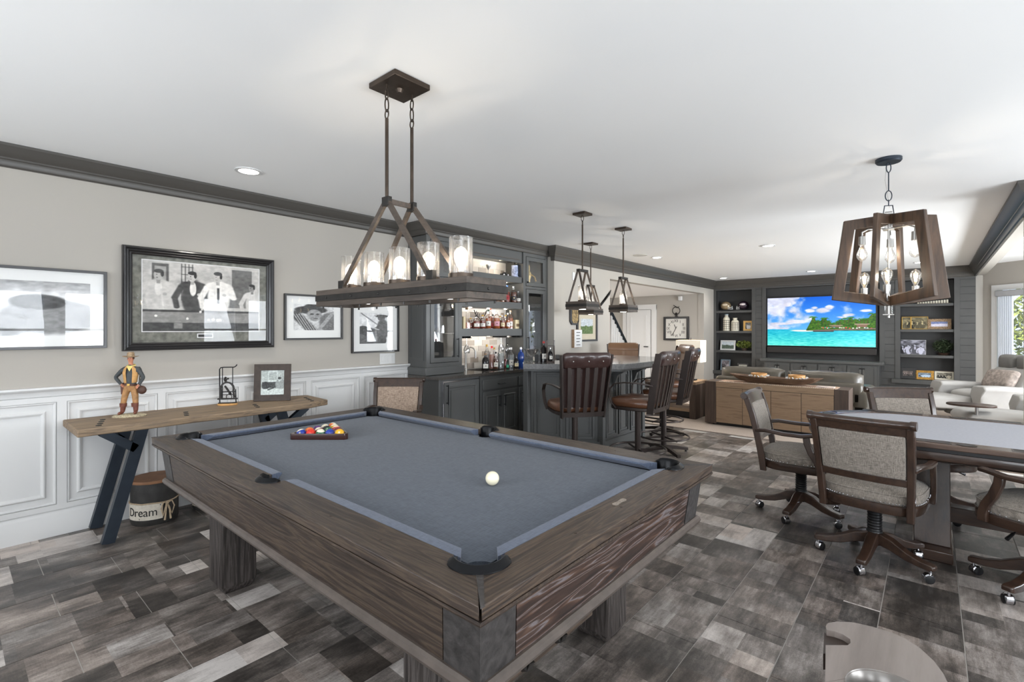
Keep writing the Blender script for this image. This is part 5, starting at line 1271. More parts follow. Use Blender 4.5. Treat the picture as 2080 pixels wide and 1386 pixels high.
for k in range(3):
    for up in (0, 1):
        a = math.radians(-150+120*k+(60 if up else 0)); ca, sa = math.cos(a), math.sin(a); R_a = .17
        if up:   # lower ring, bulbs pointing up
            pts = [(.02*ca, .02*sa, 1.64), (.12*ca, .12*sa, 1.635), (R_a*ca, R_a*sa, 1.655), (R_a*ca, R_a*sa, 1.68)]
            MB().lathe([(.02, 1.68), (.022, 1.74)], 14, cx=R_a*ca, cy=R_a*sa).build('socket', M['nickel'], ch, smooth=.6)
            bulb(ch, R_a*ca, R_a*sa, 1.74, 1, 1.05, True)
        else:
            pts = [(.02*ca, .02*sa, 2.15), (.13*ca, .13*sa, 2.15), (R_a*ca, R_a*sa, 2.13), (R_a*ca, R_a*sa, 2.10)]
            MB().lathe([(.022, 2.04), (.02, 2.10)], 14, cx=R_a*ca, cy=R_a*sa).build('socket', M['nickel'], ch, smooth=.6)
            bulb(ch, R_a*ca, R_a*sa, 2.04, -1, 1.05, True)
        MB().tube(pts, .006, 8).build('arm', M['nickel'], ch, smooth=1)
        point('bulb_light', (-.234+R_a*ca, 4.388+R_a*sa, 1.80 if up else 1.98), 1.0, WARM, .003)
# ================================================================ POOL TABLE
pt = thing('pool_table', 'dark weathered-wood pool table with grey cloth and leather pocket rims', 'pool table', (-2.09, 1.5515, 0))
hx, hy, ZR = 1.322, .766, .811
rw, cw_ = .137, .05
bx_, by_ = hx-rw-cw_, hy-rw-cw_          # nose lines
pc = .165                               # pocket centre, from the outer edges
def arc(cx, cy, r, a0, a1, n=10): return [(cx+r*math.cos(math.radians(a0+(a1-a0)*k/n)), cy+r*math.sin(math.radians(a0+(a1-a0)*k/n))) for k in range(n+1)]
RIN = .070
cxp, cyp = hx-pc, hy-pc
def rail_poly_long(sy):
    ys = hy-rw; g_ = .004
    # outer edge runs -hx..hx at y = hy; mitred corners; corner and side pocket bites
    pts = [(-hx+g_, hy), (hx-g_, hy)]
    pts += [p for p in [(hx-.10, hy-.10+g_)]]
    pts += arc(cxp, cyp, RIN, 45, 100, 6)
    pts += [(cxp-RIN-.002, ys)]
    pts += [(.062, ys)]+arc(0, ys+.012, .058, 0, 180, 10)+[(-.062, ys)]
    pts += [(-cxp+RIN+.002, ys)]
    pts += arc(-cxp, cyp, RIN, 80, 135, 6)
    pts += [(-hx+.10, hy-.10+g_)]
    return [(x, y*sy) for x, y in pts]
def rail_poly_end(sx):
    xs_ = hx-rw; g_ = .004
    pts = [(hx, -hy+g_), (hx, hy-g_), (hx-.10+g_, hy-.10)]
    pts += arc(cxp, cyp, RIN, 45, -10, 6)+[(xs_, cyp-RIN-.002), (xs_, -cyp+RIN+.002)]+arc(cxp, -cyp, RIN, 10, -45, 6)+[(hx-.10+g_, -hy+.10)]
    return [(x*sx, y) for x, y in pts]
for s_ in (-1, 1):
    MB().prism(rail_poly_long(s_), ZR-.035, ZR).build('rail', M['pool'], pt, bevel=.003)
    MB().prism(rail_poly_end(s_), ZR-.035, ZR).build('rail', M['pooly'], pt, bevel=.003)
# ogee under the rail, as one swept moulding
OG = [(0, ZR-.036), (0, ZR-.044), (-.012, ZR-.058), (-.034, ZR-.072), (-.040, ZR-.082), (-.06, ZR-.082), (-.06, ZR-.036)]
def ring_sweep(hx_, hy_, prof, name, m, par, smooth=None):
    rings = []
    for sx, sy in ((-1, -1), (1, -1), (1, 1), (-1, 1), (-1, -1)): rings.append([(sx*(hx_+o_), sy*(hy_+o_), z) for o_, z in prof])
    return MB().loft(rings, cap=False).build(name, m, par, smooth=smooth)
ring_sweep(hx, hy, OG, 'rail_moulding', M['pool'], pt)
AZ0, AZ1 = .575, ZR-.080
ai = .042                                # apron inset
def apron(sx, sy, axis):
    b = MB(); t0, t1 = .022, 0
    o0, o1 = ai+.018, ai
    cb = .135
    if axis == 'y':     # long side, facing +-Y
        b.hexa([(-hx+o0+cb, sy*(hy-o0), AZ0), (hx-o0-cb, sy*(hy-o0), AZ0), (hx-o0-cb, sy*(hy-o0-.03), AZ0), (-hx+o0+cb, sy*(hy-o0-.03), AZ0),
                (-hx+o1+cb, sy*(hy-o1), AZ1), (hx-o1-cb, sy*(hy-o1), AZ1), (hx-o1-cb, sy*(hy-o1-.03), AZ1), (-hx+o1+cb, sy*(hy-o1-.03), AZ1)])
        return b.build('side_apron', M['pool'], pt)
    b.hexa([(sx*(hx-o0), -hy+o0+cb, AZ0), (sx*(hx-o0), hy-o0-cb, AZ0), (sx*(hx-o0-.03), hy-o0-cb, AZ0), (sx*(hx-o0-.03), -hy+o0+cb, AZ0),
            (sx*(hx-o1), -hy+o1+cb, AZ1), (sx*(hx-o1), hy-o1-cb, AZ1), (sx*(hx-o1-.03), hy-o1-cb, AZ1), (sx*(hx-o1-.03), -hy+o1+cb, AZ1)])
    return b.build('end_apron', M['poolya'], pt)
for s_ in (-1, 1): apron(0, s_, 'y'); apron(s_, 0, 'x')
for sx in (-1, 1):
    for sy in (-1, 1):
        o0, o1, cb = ai+.016, ai-.002, .131
        def q(o_, z): return [(sx*(hx-o_-cb), sy*(hy-o_-cb), z), (sx*(hx-o_), sy*(hy-o_-cb), z), (sx*(hx-o_), sy*(hy-o_), z), (sx*(hx-o_-cb), sy*(hy-o_), z)]
        MB().hexa(q(o0, AZ0)+q(o1, AZ1)).build('corner_block', M['poolslab'], pt)
        MB().hexa([(sx*(hx-.103), sy*(hy-.117), ZR-.004), (sx*(hx+.001), sy*(hy-.013), ZR-.004), (sx*(hx+.001), sy*(hy+.001), ZR-.004), (sx*(hx-.117), sy*(hy-.103), ZR-.004),
                   (sx*(hx-.103), sy*(hy-.117), ZR+.0012), (sx*(hx+.001), sy*(hy-.013), ZR+.0012), (sx*(hx+.001), sy*(hy+.001), ZR+.0012), (sx*(hx-.117), sy*(hy-.103), ZR+.0012)]).build('corner_strap', M['poolslab'], pt)
        # pockets
        c = (sx*cxp, sy*cyp)
        base = math.degrees(math.atan2(sy, sx))
        def liner(cx_, cy_, a_mid, half, ri=.060, name='pocket_rim'):
            n = 22; rings = []
            for k in range(n+1):
                a = math.radians(a_mid-half+2*half*k/n); e_ = min(1, (k+.6)/3, (n-k+.6)/3)
                pr = [(ri-.002, ZR-.06), (ri, ZR+.006), (ri+.005, ZR+.014*e_), (ri+.012, ZR+.017*e_), (ri+.019, ZR+.012*e_), (ri+.026*e_+.004, ZR+.003), (ri+.027*e_+.004, ZR-.004), (ri+.012, ZR-.02), (ri+.008, ZR-.06)]
                rings.append([(cx_+r_*math.cos(a), cy_+r_*math.sin(a), z) for r_, z in pr])
            MB().loft(rings).build(name, M['leatherpocket'], pt, smooth=.7)
            MB().lathe([(ri+.002, ZR-.045), (ri*.98, ZR-.16), (.03, ZR-.20), (.001, ZR-.2)], 20, cap=False, cx=cx_, cy=cy_).build('pocket_net', M['leatherpocket'], pt, smooth=.8)
        liner(c[0], c[1], base, 98)
for sy in (-1, 1):
    cy_ = sy*(hy-rw+.012); liner(0, cy_, 90*sy, 84, .048)
# bed cloth with the six pocket mouths left open, cushions
bed = [(-cxp+.055, -by_-.02), (-.06, -by_-.02), (-.05, -by_-.005), (.05, -by_-.005), (.06, -by_-.02), (cxp-.055, -by_-.02), (cxp-.03, -by_+.03), (bx_+.02-.0, -cyp+.055)]
full = bed+[(x, -y) for x, y in bed[::-1]][0:0]
def bedpoly():
    q = []
    q += arc(-cxp, -cyp, .058, 80, 10, 5)[::1]
    q += [(-.05, -by_-.03)]+arc(0, -by_-.052, .045, 170, 10, 5)+[(.05, -by_-.03)]
    q += arc(cxp, -cyp, .058, 170, 100, 5)
    q += arc(cxp, cyp, .058, 260, 190, 5)
    q += [(.05, by_+.03)]+arc(0, by_+.052, .045, -10, -170, 5)+[(-.05, by_+.03)]
    q += arc(-cxp, cyp, .058, -10, -80, 5)
    return q
MB().prism(bedpoly(), .75, .777).build('bed_cloth', M['felt'], pt)
MB().box(-hx+.2, hx-.2, -hy+.2, hy-.2, .70, .749).build('slate', M['plastic'], pt)
def cushion(p0, p1, c0, c1):
    """p0,p1 along the wood; nose side is inset by cw_; c0,c1 = end cuts"""
    p0 = Vector(p0); p1 = Vector(p1); d = (p1-p0).normalized(); n = Vector((-d.y, d.x))
    def ring(s_, cut):
        out = []
        for o_, z in ((0, ZR-.001), (.030, ZR-.001), (.046, ZR-.004), (.050, ZR-.009), (.049, ZR-.013), (.024, ZR-.034), (0, ZR-.036)):
            q = s_+n*o_+d*(o_*cut); out.append((q.x, q.y, z))
        return out
    MB().loft([ring(p0, c0), ring(p1, -c1)]).build('cushion', M['cushfelt'], pt, smooth=.5)
yw, xw = hy-rw, hx-rw
e1 = cxp-RIN-.004; e2 = .060
cushion((-e1-.03, -yw), (-e2, -yw), 1.0, .35); cushion((e2, -yw), (e1+.03, -yw), .35, 1.0)
cushion((e1+.03, yw), (e2, yw), 1.0, .35); cushion((-e2, yw), (-e1-.03, yw), .35, 1.0)
ey = cyp-RIN-.004+.03
cushion((xw, -ey), (xw, ey), 1.0, 1.0); cushion((-xw, ey), (-xw, -ey), 1.0, 1.0)
ring_sweep(hx-ai-.018, hy-ai-.018, [(0, .577), (.008, .577), (.016, .570), (.020, .556), (.014, .543), (-.03, .541), (-.03, .577)], 'base_moulding', M['trimlight'], pt)
MB().box(-hx+.12, hx-.12, -hy+.12, hy-.12, .545, .575).build('under_frame', M['plastic'], pt)
for sx in (-1, 1):
    for sy in (-1, 1):
        x, y = sx*.885, sy*.49; a, b_ = .098, .088; c = .02
        MB().loft([[(x+px*(a-ins), y+py*(b_-ins), z) for px, py in ((-1, -1), (1, -1), (1, 1), (-1, 1))] for z, ins in ((0, .022), (.045, 0), (.545, 0))]).build('leg', M['poolz'], pt, bevel=.006)
MB().box(hx-.13, hx-.095, -hy+.12, -.13, .475, .541).build('ball_return_rail', M['pooly'], pt, bevel=.004)
for y in (-.52, -.36):
    MB().tube([(hx-.09, y, .535), (hx-.082, y, .515), (hx-.082, y+.01, .50), (hx-.075, y+.022, .505), (hx-.07, y+.024, .52)], 0, flat=(.012, .022)).build('hook', M['iron'], pt)
b = MB(); b.X = Matrix.Translation((hx-.085, .035, ZR+.0005)) @ Matrix.Rotation(PI/2, 4, 'Z')
b.prism([(.042*math.cos(a_), .012*math.sin(a_)+.004*math.sin(3*a_)) for a_ in [2*PI*k/18 for k in range(18)]], 0, .0025)
b.build('nameplate', mat('worn_pewter', C(170, 160, 150), .35, .9, var=.5, scale=160), pt)
b = MB()
for k in range(1, 8):
    if k == 4: continue
    for sy in (-1, 1):
        x = -bx_+2*bx_*k/8; y = sy*(hy-.06); b.prism([(x-.006, y), (x, y-.006), (x+.006, y), (x, y+.006)], ZR, ZR+.0008)
for k in range(1, 4):
    for sx in (-1, 1):
        y = -by_+2*by_*k/4; x = sx*(hx-.06); b.prism([(x-.006, y), (x, y-.006), (x+.006, y), (x, y+.006)], ZR, ZR+.0008)
b.build('sights', M['bronze'], pt)
# balls and rack
BC = {1: (232, 176, 20), 2: (20, 52, 150), 3: (214, 46, 26), 4: (84, 40, 110), 5: (226, 110, 40), 6: (14, 96, 66), 7: (120, 30, 34), 8: (20, 20, 22)}
BNM = {1: 'yellow', 2: 'blue', 3: 'red', 4: 'purple', 5: 'orange', 6: 'green', 7: 'maroon', 8: 'black'}
def ball_mat(n):
    base = C(*BC[n if n < 9 else n-8]); iv = C(238, 228, 204)
    m, b = base_mat('%s_ball' % BNM[n if n < 9 else n-8], .06, 0, .6); g = N(m)
    tc = g.new('ShaderNodeTexCoord'); sp = g.new('ShaderNodeSeparateXYZ'); g.link(tc.outputs['Object'], sp.inputs[0])
    if n > 8:
        f = g.math('LESS_THAN', g.math('ABSOLUTE', sp.outputs[2]), .015)
        mx = g.new('ShaderNodeMixRGB'); g.link(f, mx.inputs[0]); mx.inputs[1].default_value = iv; mx.inputs[2].default_value = base; g.link(mx.outputs[0], b.inputs['Base Color'])
    else: b.inputs['Base Color'].default_value = base
    return m
M['bs'] = mat('ball_spot', C(238, 230, 210), .1, coat=.5)
BR = .0286; bm_ = MB().sphere((0, 0, 0), BR, 24, 16)
def ball(n, x, y, label, rot):
    me = bm_.mesh('billiard_ball', 3); me.materials.append(ball_mat(n))
    o = link(me, 'billiard_ball', None, (x, y, .777+BR), rot); tag(o, label, 'ball')
    for s_ in (1, -1):
        q = MB(); q.X = Matrix.Rotation(PI/2, 4, 'Y'); rr = .0085
        q.lathe([(rr, s_*(math.sqrt(BR*BR-rr*rr)-.0002)), (rr*.6, s_*(BR-.0008)), (.0005, s_*(BR+.0003))], 14, cap=False)
        q.build('number_spot', M['bs'], o)
        text_part('number', str(n), .011, M['ink'], o, (s_*(BR+.0002), 0, 0), (PI/2, 0, PI/2*s_), 1, .0002)
    return o
V1 = Vector((-2.890, 1.350)); V2 = Vector((-2.648, 1.556)); e = (V2-V1).normalized(); nn = Vector((-e.y, e.x))
S_ = (V2-V1).length
rkn = []
ROW = [[10, 3, 14, 2, 1], [5, 15, 6, 7], [4, 8, 11], [12, 9], [13]]
LB = {10: 'white ball with a blue stripe at the left corner of the rack', 3: 'solid red ball in the front row of the rack', 14: 'green-striped ball in the middle of the front row',
      2: 'solid blue ball in the front row, next to the yellow one', 1: 'solid yellow ball at the right corner of the rack', 5: 'solid orange ball behind the red one', 15: 'maroon-striped ball in the second row of the rack',
      6: 'solid green ball in the second row of the rack', 7: 'solid maroon ball in the second row behind the yellow one', 4: 'solid purple ball in the third row of the rack', 8: 'black ball in the middle of the rack',
      11: 'red-striped ball in the third row of the rack', 12: 'purple-striped ball in the fourth row of the rack', 9: 'yellow-striped ball in the fourth row of the rack', 13: 'orange-striped ball at the far tip of the rack'}
D = 2*BR+.0004; mid = (V1+V2)/2
for r, row in enumerate(ROW):
    for k, n in enumerate(row):
        q = mid+nn*(BR+.012+r*D*.866)+e*((k-(len(row)-1)/2)*D)
        rr = random.Random(n*7); o = ball(n, q.x, q.y, LB[n], (rr.uniform(-.5, .5), rr.uniform(-.6, .2), rr.uniform(-1.2, -.3)))
tri = thing('ball_rack', 'dark brown wooden triangle rack around the fifteen balls', 'rack', (mid.x, mid.y, .777), math.atan2(e.y, e.x))
def tri_poly(off):
    s_ = 4*D/2+BR*1.732+off*1.732; y0 = .012-off+.0; h = (4*D*.866+BR*3+off*3)
    P3 = [(-s_, y0), (s_, y0), (0, y0+h)]; out = []
    for i in range(3):
        p, a, c_ = Vector(P3[i]), Vector(P3[i-1]), Vector(P3[(i+1) % 3]); u, v = (a-p).normalized(), (c_-p).normalized()
        for k in range(5): t_ = k/4; q = p+u*(.03*(1-t_))+v*(.03*t_)+(u+v)*.006*math.sin(PI*t_)*-.4; out.append((q.x, q.y))
    return out
MB().frame(tri_poly(.013), tri_poly(.002), 0, .036).build('frame', mat('mahogany', C(56, 30, 26), .25, coat=.4), tri, bevel=.002)
cue = MB().sphere((0, 0, 0), .0295, 28, 18).build('cue_ball', mat('ivory_ball', C(240, 232, 204), .08, coat=.6), None, smooth=3)
p = onz(1000, 972, .777+.0295); cue.location = p; tag(cue, 'ivory white cue ball alone on the grey cloth', 'ball')
# ================================================================ BENCH TABLE AND WHAT STANDS ON IT
ZT = .80
bt = thing('console_bench', 'long rustic plank wall table on dark steel Y-shaped legs', 'table', (-4.34, 1.39, 0))
y0, y1 = -.84, .875
outl = []
r = random.Random(4)
n = 16
for k in range(n+1): outl.append((.275-.01*math.sin(k*1.3)+(-.06 if k == n else 0)-(.03 if k == n-1 else 0), y0+(y1-y0)*k/n))
for k in range(n, -1, -1): outl.append((-.285+.012*math.sin(k*.9)+(.05 if k == n else 0), y0+(y1-y0)*k/n+(.03 if k == n else 0)))
MB().prism(outl, ZT-.048, ZT).build('plank_top', M['bench'], bt, bevel=.007)
for yy in (-.72, -.22, .28, .74):
    for i, xx in enumerate((.18, .10, .02, -.06)):
        if abs(yy) < .5 and i == 3: continue
        q = MB(); q.X = Matrix.Translation((xx, yy+.02*i, ZT)); q.lathe([(.017, 0), (.015, .004), (.001, .006)], 12, cap=False); q.build('bolt', M['iron'], bt)
for x in (-.25, .15):
    for s_ in (-1, 1):
        f0 = Vector((x, -s_*.67, 0)); t0 = Vector((x, -s_*.48, ZT-.05)); j = f0.lerp(t0, .80); t1 = Vector((x, -s_*.70, ZT-.05))
        MB().tube([f0, t0], 0, flat=(.05, .07)).build('leg', M['steelblue'], bt)
        MB().tube([j+Vector((0, 0, .01)), t1], 0, flat=(.05, .055)).build('leg_branch', M['steelblue'], bt)
for s_ in (-1, 1): MB().box(-.27, .20, s_*.59-.13, s_*.59+.13, ZT-.056, ZT-.049).build('mount_plate', M['steelblue'], bt)
# cowboy figurine -----------------------------------------------------------
def skin_body(name, joints, links, parent, root, sub=2, mats=None, picker=None):
    me = bpy.data.meshes.new(name); keys = list(joints)
    me.from_pydata([joints[k][0] for k in keys], [(keys.index(a), keys.index(b)) for a, b in links], [])
    o = bpy.data.objects.new(name+'_tmp', me); COL.objects.link(o)
    s_ = o.modifiers.new('skin', 'SKIN'); 
    if not me.skin_vertices: 
        bm = bmesh.new(); bm.from_mesh(me); bm.verts.layers.skin.verify(); bm.to_mesh(me); bm.free()
    for i, k in enumerate(keys):
        r_ = joints[k][1]; me.skin_vertices[0].data[i].radius = r_ if isinstance(r_, tuple) else (r_, r_)
        me.skin_vertices[0].data[i].use_root = (k == root)
    ss = o.modifiers.new('sub', 'SUBSURF'); ss.levels = sub; ss.render_levels = sub
    dg = bpy.context.evaluated_depsgraph_get(); m2 = bpy.data.meshes.new_from_object(o.evaluated_get(dg)); bpy.data.objects.remove(o)
    m2.materials.clear()
    for m_ in mats: m2.materials.append(m_)
    for p_ in m2.polygons:
        p_.use_smooth = True; c = sum((m2.vertices[v].co for v in p_.vertices), Vector())/len(p_.vertices); p_.material_index = picker(c)
    q = link(m2, name, parent); return q
pF = onz(264, 845, ZT)
cf = thing('cowboy_figurine', 'painted cowboy figurine in tan vest, chaps and hat on a stony base', 'figurine', (pF.x+.02, pF.y, ZT), math.radians(-30))
# faces local +X; local Y = his left
cf.scale = (.98, .98, .98)
J = {'pel': ((0, 0, .225), (.032, .036)), 'belly': ((.004, 0, .262), (.026, .032)), 'chest': ((0, .002, .325), (.034, .046)), 'neck0': ((0, .002, .372), (.018, .02)), 'neck': ((.003, .002, .392), (.013, .013)),
     'head': ((.008, .002, .425), (.021, .019)), 'top': ((.006, .002, .449), (.015, .014)),
     'shL': ((0, .045, .352), (.018, .018)), 'elL': ((.004, .082, .286), (.0145, .0145)), 'wrL': ((.034, .062, .236), (.011, .011)),
     'shR': ((0, -.045, .352), (.018, .018)), 'elR': ((-.010, -.098, .290), (.0145, .0145)), 'wrR': ((.012, -.056, .243), (.011, .011)),
     'hpL': ((0, .024, .205), (.026, .026)), 'knL': ((.012, .034, .125), (.020, .020)), 'ankL': ((.012, .036, .052), (.017, .017)), 'hlL': ((.016, .037, .034), (.015, .013)), 'toL': ((.058, .044, .030), (.012, .010)),
     'hpR': ((0, -.024, .205), (.026, .026)), 'knR': ((.004, -.040, .125), (.020, .020)), 'ankR': ((-.004, -.050, .048), (.017, .017)), 'hlR': ((.0, -.052, .030), (.015, .013)), 'toR': ((.045, -.062, .026), (.012, .010))}
for side, sg in (('L', 1), ('R', -1)):
    w0 = Vector(J['wr'+side][0]); d = (w0-Vector(J['el'+side][0])).normalized()
    J['pm'+side] = (tuple(w0+d*.014), (.0095, .007))
LK = [('pel', 'belly'), ('belly', 'chest'), ('chest', 'neck0'), ('neck0', 'neck'), ('neck', 'head'), ('head', 'top'), ('chest', 'shL'), ('shL', 'elL'), ('elL', 'wrL'), ('wrL', 'pmL'), ('chest', 'shR'), ('shR', 'elR'), ('elR', 'wrR'), ('wrR', 'pmR'),
      ('pel', 'hpL'), ('hpL', 'knL'), ('knL', 'ankL'), ('ankL', 'hlL'), ('hlL', 'toL'), ('pel', 'hpR'), ('hpR', 'knR'), ('knR', 'ankR'), ('ankR', 'hlR'), ('hlR', 'toR')]
FM = [mat('figurine_shirt', C(62, 66, 68), .6, var=.2, scale=60), mat('figurine_chaps', C(168, 124, 78), .6, var=.3, scale=40), mat('figurine_boot', C(116, 66, 50), .5, var=.3, scale=50), mat('figurine_skin', C(206, 140, 110), .5)]
def pk(c):
    if c.z > .383 or (c-Vector(J['pmL'][0])).length < .013 or (c-Vector(J['pmR'][0])).length < .013: return 3
    if c.z > .232 or abs(c.y) > .068 and c.z > .16: return 0
    if c.z > .092: return 1
    return 2
skin_body('body', J, LK, cf, 'pel', 2, FM, pk)
for side, sg in (('L', 1), ('R', -1)):
    p0 = Vector(J['pm'+side][0]); d = (Vector(J['wr'+side][0])-Vector(J['el'+side][0])).normalized(); lat = d.cross(Vector((0, 0, 1))).normalized(); dn = Vector((0, 0, -1))
    b = MB()
    for k, (o_, L) in enumerate(((-.007, .014), (-.0024, .017), (.0024, .016), (.007, .012))):
        q = p0+lat*o_; b.tube([q, q+d*L*.6, q+d*L+dn*.004], [.0026, .0024, .0018], 6)
    b.tube([p0-d*.006+lat*.008*sg, p0+lat*.014*sg+d*.002, p0+lat*.013*sg+d*.010], [.003, .0026, .002], 6)
    b.build('fingers', FM[3], cf, smooth=1)
b = MB().sphere((.028, .002, .422), .0045, 8, 6, (1, .8, 1.5)).sphere((.006, .0215, .424), .005, 8, 6, (.8, .4, 1.2)).sphere((.006, -.0175, .424), .005, 8, 6, (.8, .4, 1.2)); b.build('nose_and_ears', FM[3], cf, smooth=1)
b = MB().sphere((.0265, .009, .430), .0022, 6, 5).sphere((.0265, -.005, .430), .0022, 6, 5).box(.026, .0285, -.003, .008, .4105, .412); b.build('eyes_and_mouth', M['ink'], cf)
MB().sphere((-.002, .002, .432), .0225, 14, 8, (.95, .95, .9)).build('hair', mat('brown_hair', C(60, 40, 28), .8), cf, smooth=1)
b = MB(); n = 24
rings = [[(.004+r_*1.12*math.cos(2*PI*k/n), .002+r_*.92*math.sin(2*PI*k/n), z+.006*abs(math.sin(2*PI*k/n))*(1 if r_ > .03 else 0)) for k in range(n)] for r_, z in ((.024, .438), (.052, .440), (.053, .4435), (.0255, .446), (.0235, .470), (.018, .478), (.001, .473))]
b.loft(rings).build('hat', mat('mottled_straw_hat', C(156, 132, 104), .8, var=.4, scale=90), cf, smooth=.8)
vest = mat('tan_vest', C(206, 158, 98), .7, var=.15, scale=50)
def shell(r_, zs, a0, a1, n=12, th_=.004):
    rings = []
    rr = []
    for (z, rx, ry, cx_) in zs:
        o_ = [(cx_+rx*math.cos(a0+(a1-a0)*k/n), ry*math.sin(a0+(a1-a0)*k/n), z) for k in range(n+1)]; i_ = [(cx_+(rx-th_)*math.cos(a0+(a1-a0)*k/n), (ry-th_)*math.sin(a0+(a1-a0)*k/n), z) for k in range(n+1)]
        rings.append(o_+i_[::-1])
    return MB().loft(rings)
VZ = [(.250, .033, .040, .003), (.285, .036, .044, .002), (.325, .040, .050, 0), (.352, .036, .044, 0), (.374, .024, .028, 0)]
shell(0, VZ, math.radians(26), math.radians(334), 20).build('vest', vest, cf, smooth=1)
b = MB().tube([(-.006+.024*math.cos(a_), .002+.022*math.sin(a_), .378-.006*math.cos(a_)) for a_ in [2*PI*k/14 for k in range(14)]], .0055, 6, closed=True)
b.add([(.024, -.02, .376), (.024, .022, .376), (.042, .006, .336), (.034, .002, .372)], [(0, 1, 3), (0, 3, 2), (3, 1, 2), (0, 2, 1)])
b.build('neckerchief', mat('yellow_scarf', C(222, 204, 124), .7), cf, smooth=1)
b = MB().tube([(.004+.036*math.cos(a_), .039*math.sin(a_), .238-.006*math.sin(a_)) for a_ in [2*PI*k/18 for k in range(18)]], 0, flat=(.004, .014), closed=True); b.build('belt', mat('brown_belt', C(86, 52, 38), .5), cf)
MB().box(.038, .043, -.008, .008, .231, .245).build('buckle', M['gold'], cf)
MB().hexa([(-.008, -.056, .165), (.014, -.056, .165), (.014, -.042, .165), (-.008, -.042, .165), (-.014, -.058, .232), (.018, -.058, .232), (.018, -.040, .232), (-.014, -.040, .232)]).build('holster', mat('brown_belt2', C(92, 54, 42), .5), cf, bevel=.003)
MB().tube([(-.004, -.052, .232), (-.022, -.054, .246)], .005, 6).build('pistol_grip', M['ink'], cf)
b = MB(); b.X = Matrix.Translation((.030, .080, .196)) @ Matrix.Rotation(1.2, 4, 'Z'); b.sphere((0, 0, 0), .032, 16, 10, (1, .7, 1.0)); b.X = None
b.build('canteen_bag', mat('dark_brown_bag', C(78, 52, 42), .6, var=.2, scale=40), cf, smooth=1)
MB().tube([(.03, .075, .226), (.036, .066, .236), (.02, .062, .262), (-.01, .055, .30)], .0035, 5).build('bag_strap', M['ink'], cf)
for sg in (1, -1):
    a_ = J['ankL' if sg > 0 else 'ankR'][0]; MB().lathe([(.0215, .072), (.0235, .098), (.020, .10)], 12, cap=False, cx=a_[0]+.003, cy=a_[1]-sg*.004).build('boot_cuff', FM[2], cf, smooth=1)
b = MB(); n = 20; r = random.Random(2)
rings = [[(.01+(.066*s_+r.uniform(-.003, .003))*math.cos(2*PI*k/n), -.004+(.105*s_+r.uniform(-.003, .003))*math.sin(2*PI*k/n), z+(r.uniform(-.002, .002) if z > 0 else 0)) for k in range(n)] for s_, z in ((1, 0), (1.02, .006), (.86, .016), (.5, .02), (.01, .021))]
b.loft(rings).build('stony_base', mat('stony_base', C(180, 168, 140), .85, var=.45, scale=90, bump=.5), cf)
# metal sculpture
pS = onz(462, 823, ZT)
ms = thing('metal_sculpture', 'small black wire and horseshoe sculpture on an oval wooden base', 'sculpture', (pS.x, pS.y, ZT), math.radians(-38))
MB().lathe([(.075, 0), (.078, .006), (.074, .014), (.001, .014)], 28, cap=False).build('wood_base', mat('honey_wood', C(196, 148, 88), .5, var=.15, scale=20), ms, smooth=.5).scale = (.62, 1.0, 1)
b = MB()
b.tube([(0, -.062, .014), (0, -.058, .02), (0, -.06, .30), (0, -.052, .312), (0, -.03, .316), (0, .05, .316), (0, .064, .324), (0, .074, .338)], .0045, 7)
b.tube([(0, .062, .014), (0, .066, .02), (0, .062, .13)], .0045, 7).tube([(0, -.07, .017), (0, .07, .017)], .005, 7)
b.tube([(0, -.038, .316), (0, -.038, .06)], .0035, 6).tube([(0, .04, .316), (0, .04, .17)], .0035, 6)
b.build('wire_frame', M['black'], ms, smooth=1)
b = MB(); HS = [(0, -.048, .055)]+[(0, -.002+.05*math.cos(a_), .135+.055*math.sin(a_)) for a_ in [math.radians(200-22*k) for k in range(11)]]+[(0, .052, .06)]
b.tube(HS, 0, flat=(.012, .016)).build('horseshoe', M['iron'], ms, smooth=1)
MB().box(-.008, .008, -.075, .078, .046, .058).build('cross_plate', M['iron'], ms, bevel=.002)
b = MB().tube([(0, -.01, .19), (0, -.02, .215), (0, -.012, .235)], .009, 7).tube([(0, -.02, .16), (0, 0, .13), (0, .018, .10)], .008, 7).tube([(0, -.05, .11), (0, .06, .112)], .0045, 6).tube([(0, -.05, .085), (0, .05, .087)], .0035, 6)
b.sphere((0, .02, .095), .013, 8, 6).sphere((0, -.014, .212), .012, 8, 6).sphere((0, .004, .22), .008, 8, 6)
b.tube([(0, .012+.022*math.cos(a_), .068+.02*math.sin(a_)) for a_ in [2*PI*k/12 for k in range(12)]], .003, 5, closed=True)
b.build('scrollwork', M['iron'], ms, smooth=1)
pP = onz(553, 815, ZT)
def art_desk(u, v):
    img = gray(u, v, 150+60*vnoise(u, v, 4, 81)); img = lay(img, box_(u, v, .3, .72, .5, 1.0), 205); img = lay(img, box_(u, v, .05, .65, .28, .52), 60)
    img = lay(img, ell(u, v, .82, .42, .2, .24), 150); img = lay(img, ell(u, v, .80, .62, .07, .08), 190); img = lay(img, ell(u, v, .80, .67, .08, .05), 60)
    img = lay(img, ell(u, v, .2, .38, .16, .16), 48); img = lay(img, box_(u, v, 0, 1, 0, .24), 205); img = lay(img, seg(u, v, .3, .2, .55, .28, .02), 40)
    img = lay(img, box_(u, v, .33, .68, .6, .92), 170); g_ = vnoise(u, v, 22, 83); return (img+(g_[..., None]-.5)*70)*np.array([.96, 1.0, .98])
easel('standing_photo', 'dark wood-framed black and white photo standing on the plank table', 0, 0, .30, .325, .055, mat('dark_frame_wood', C(58, 46, 38), .55, var=.3, scale=30), art_desk, lean=.10, rz=math.radians(90-36), loc=(pP.x, pP.y, ZT), nu=70, nv=80)
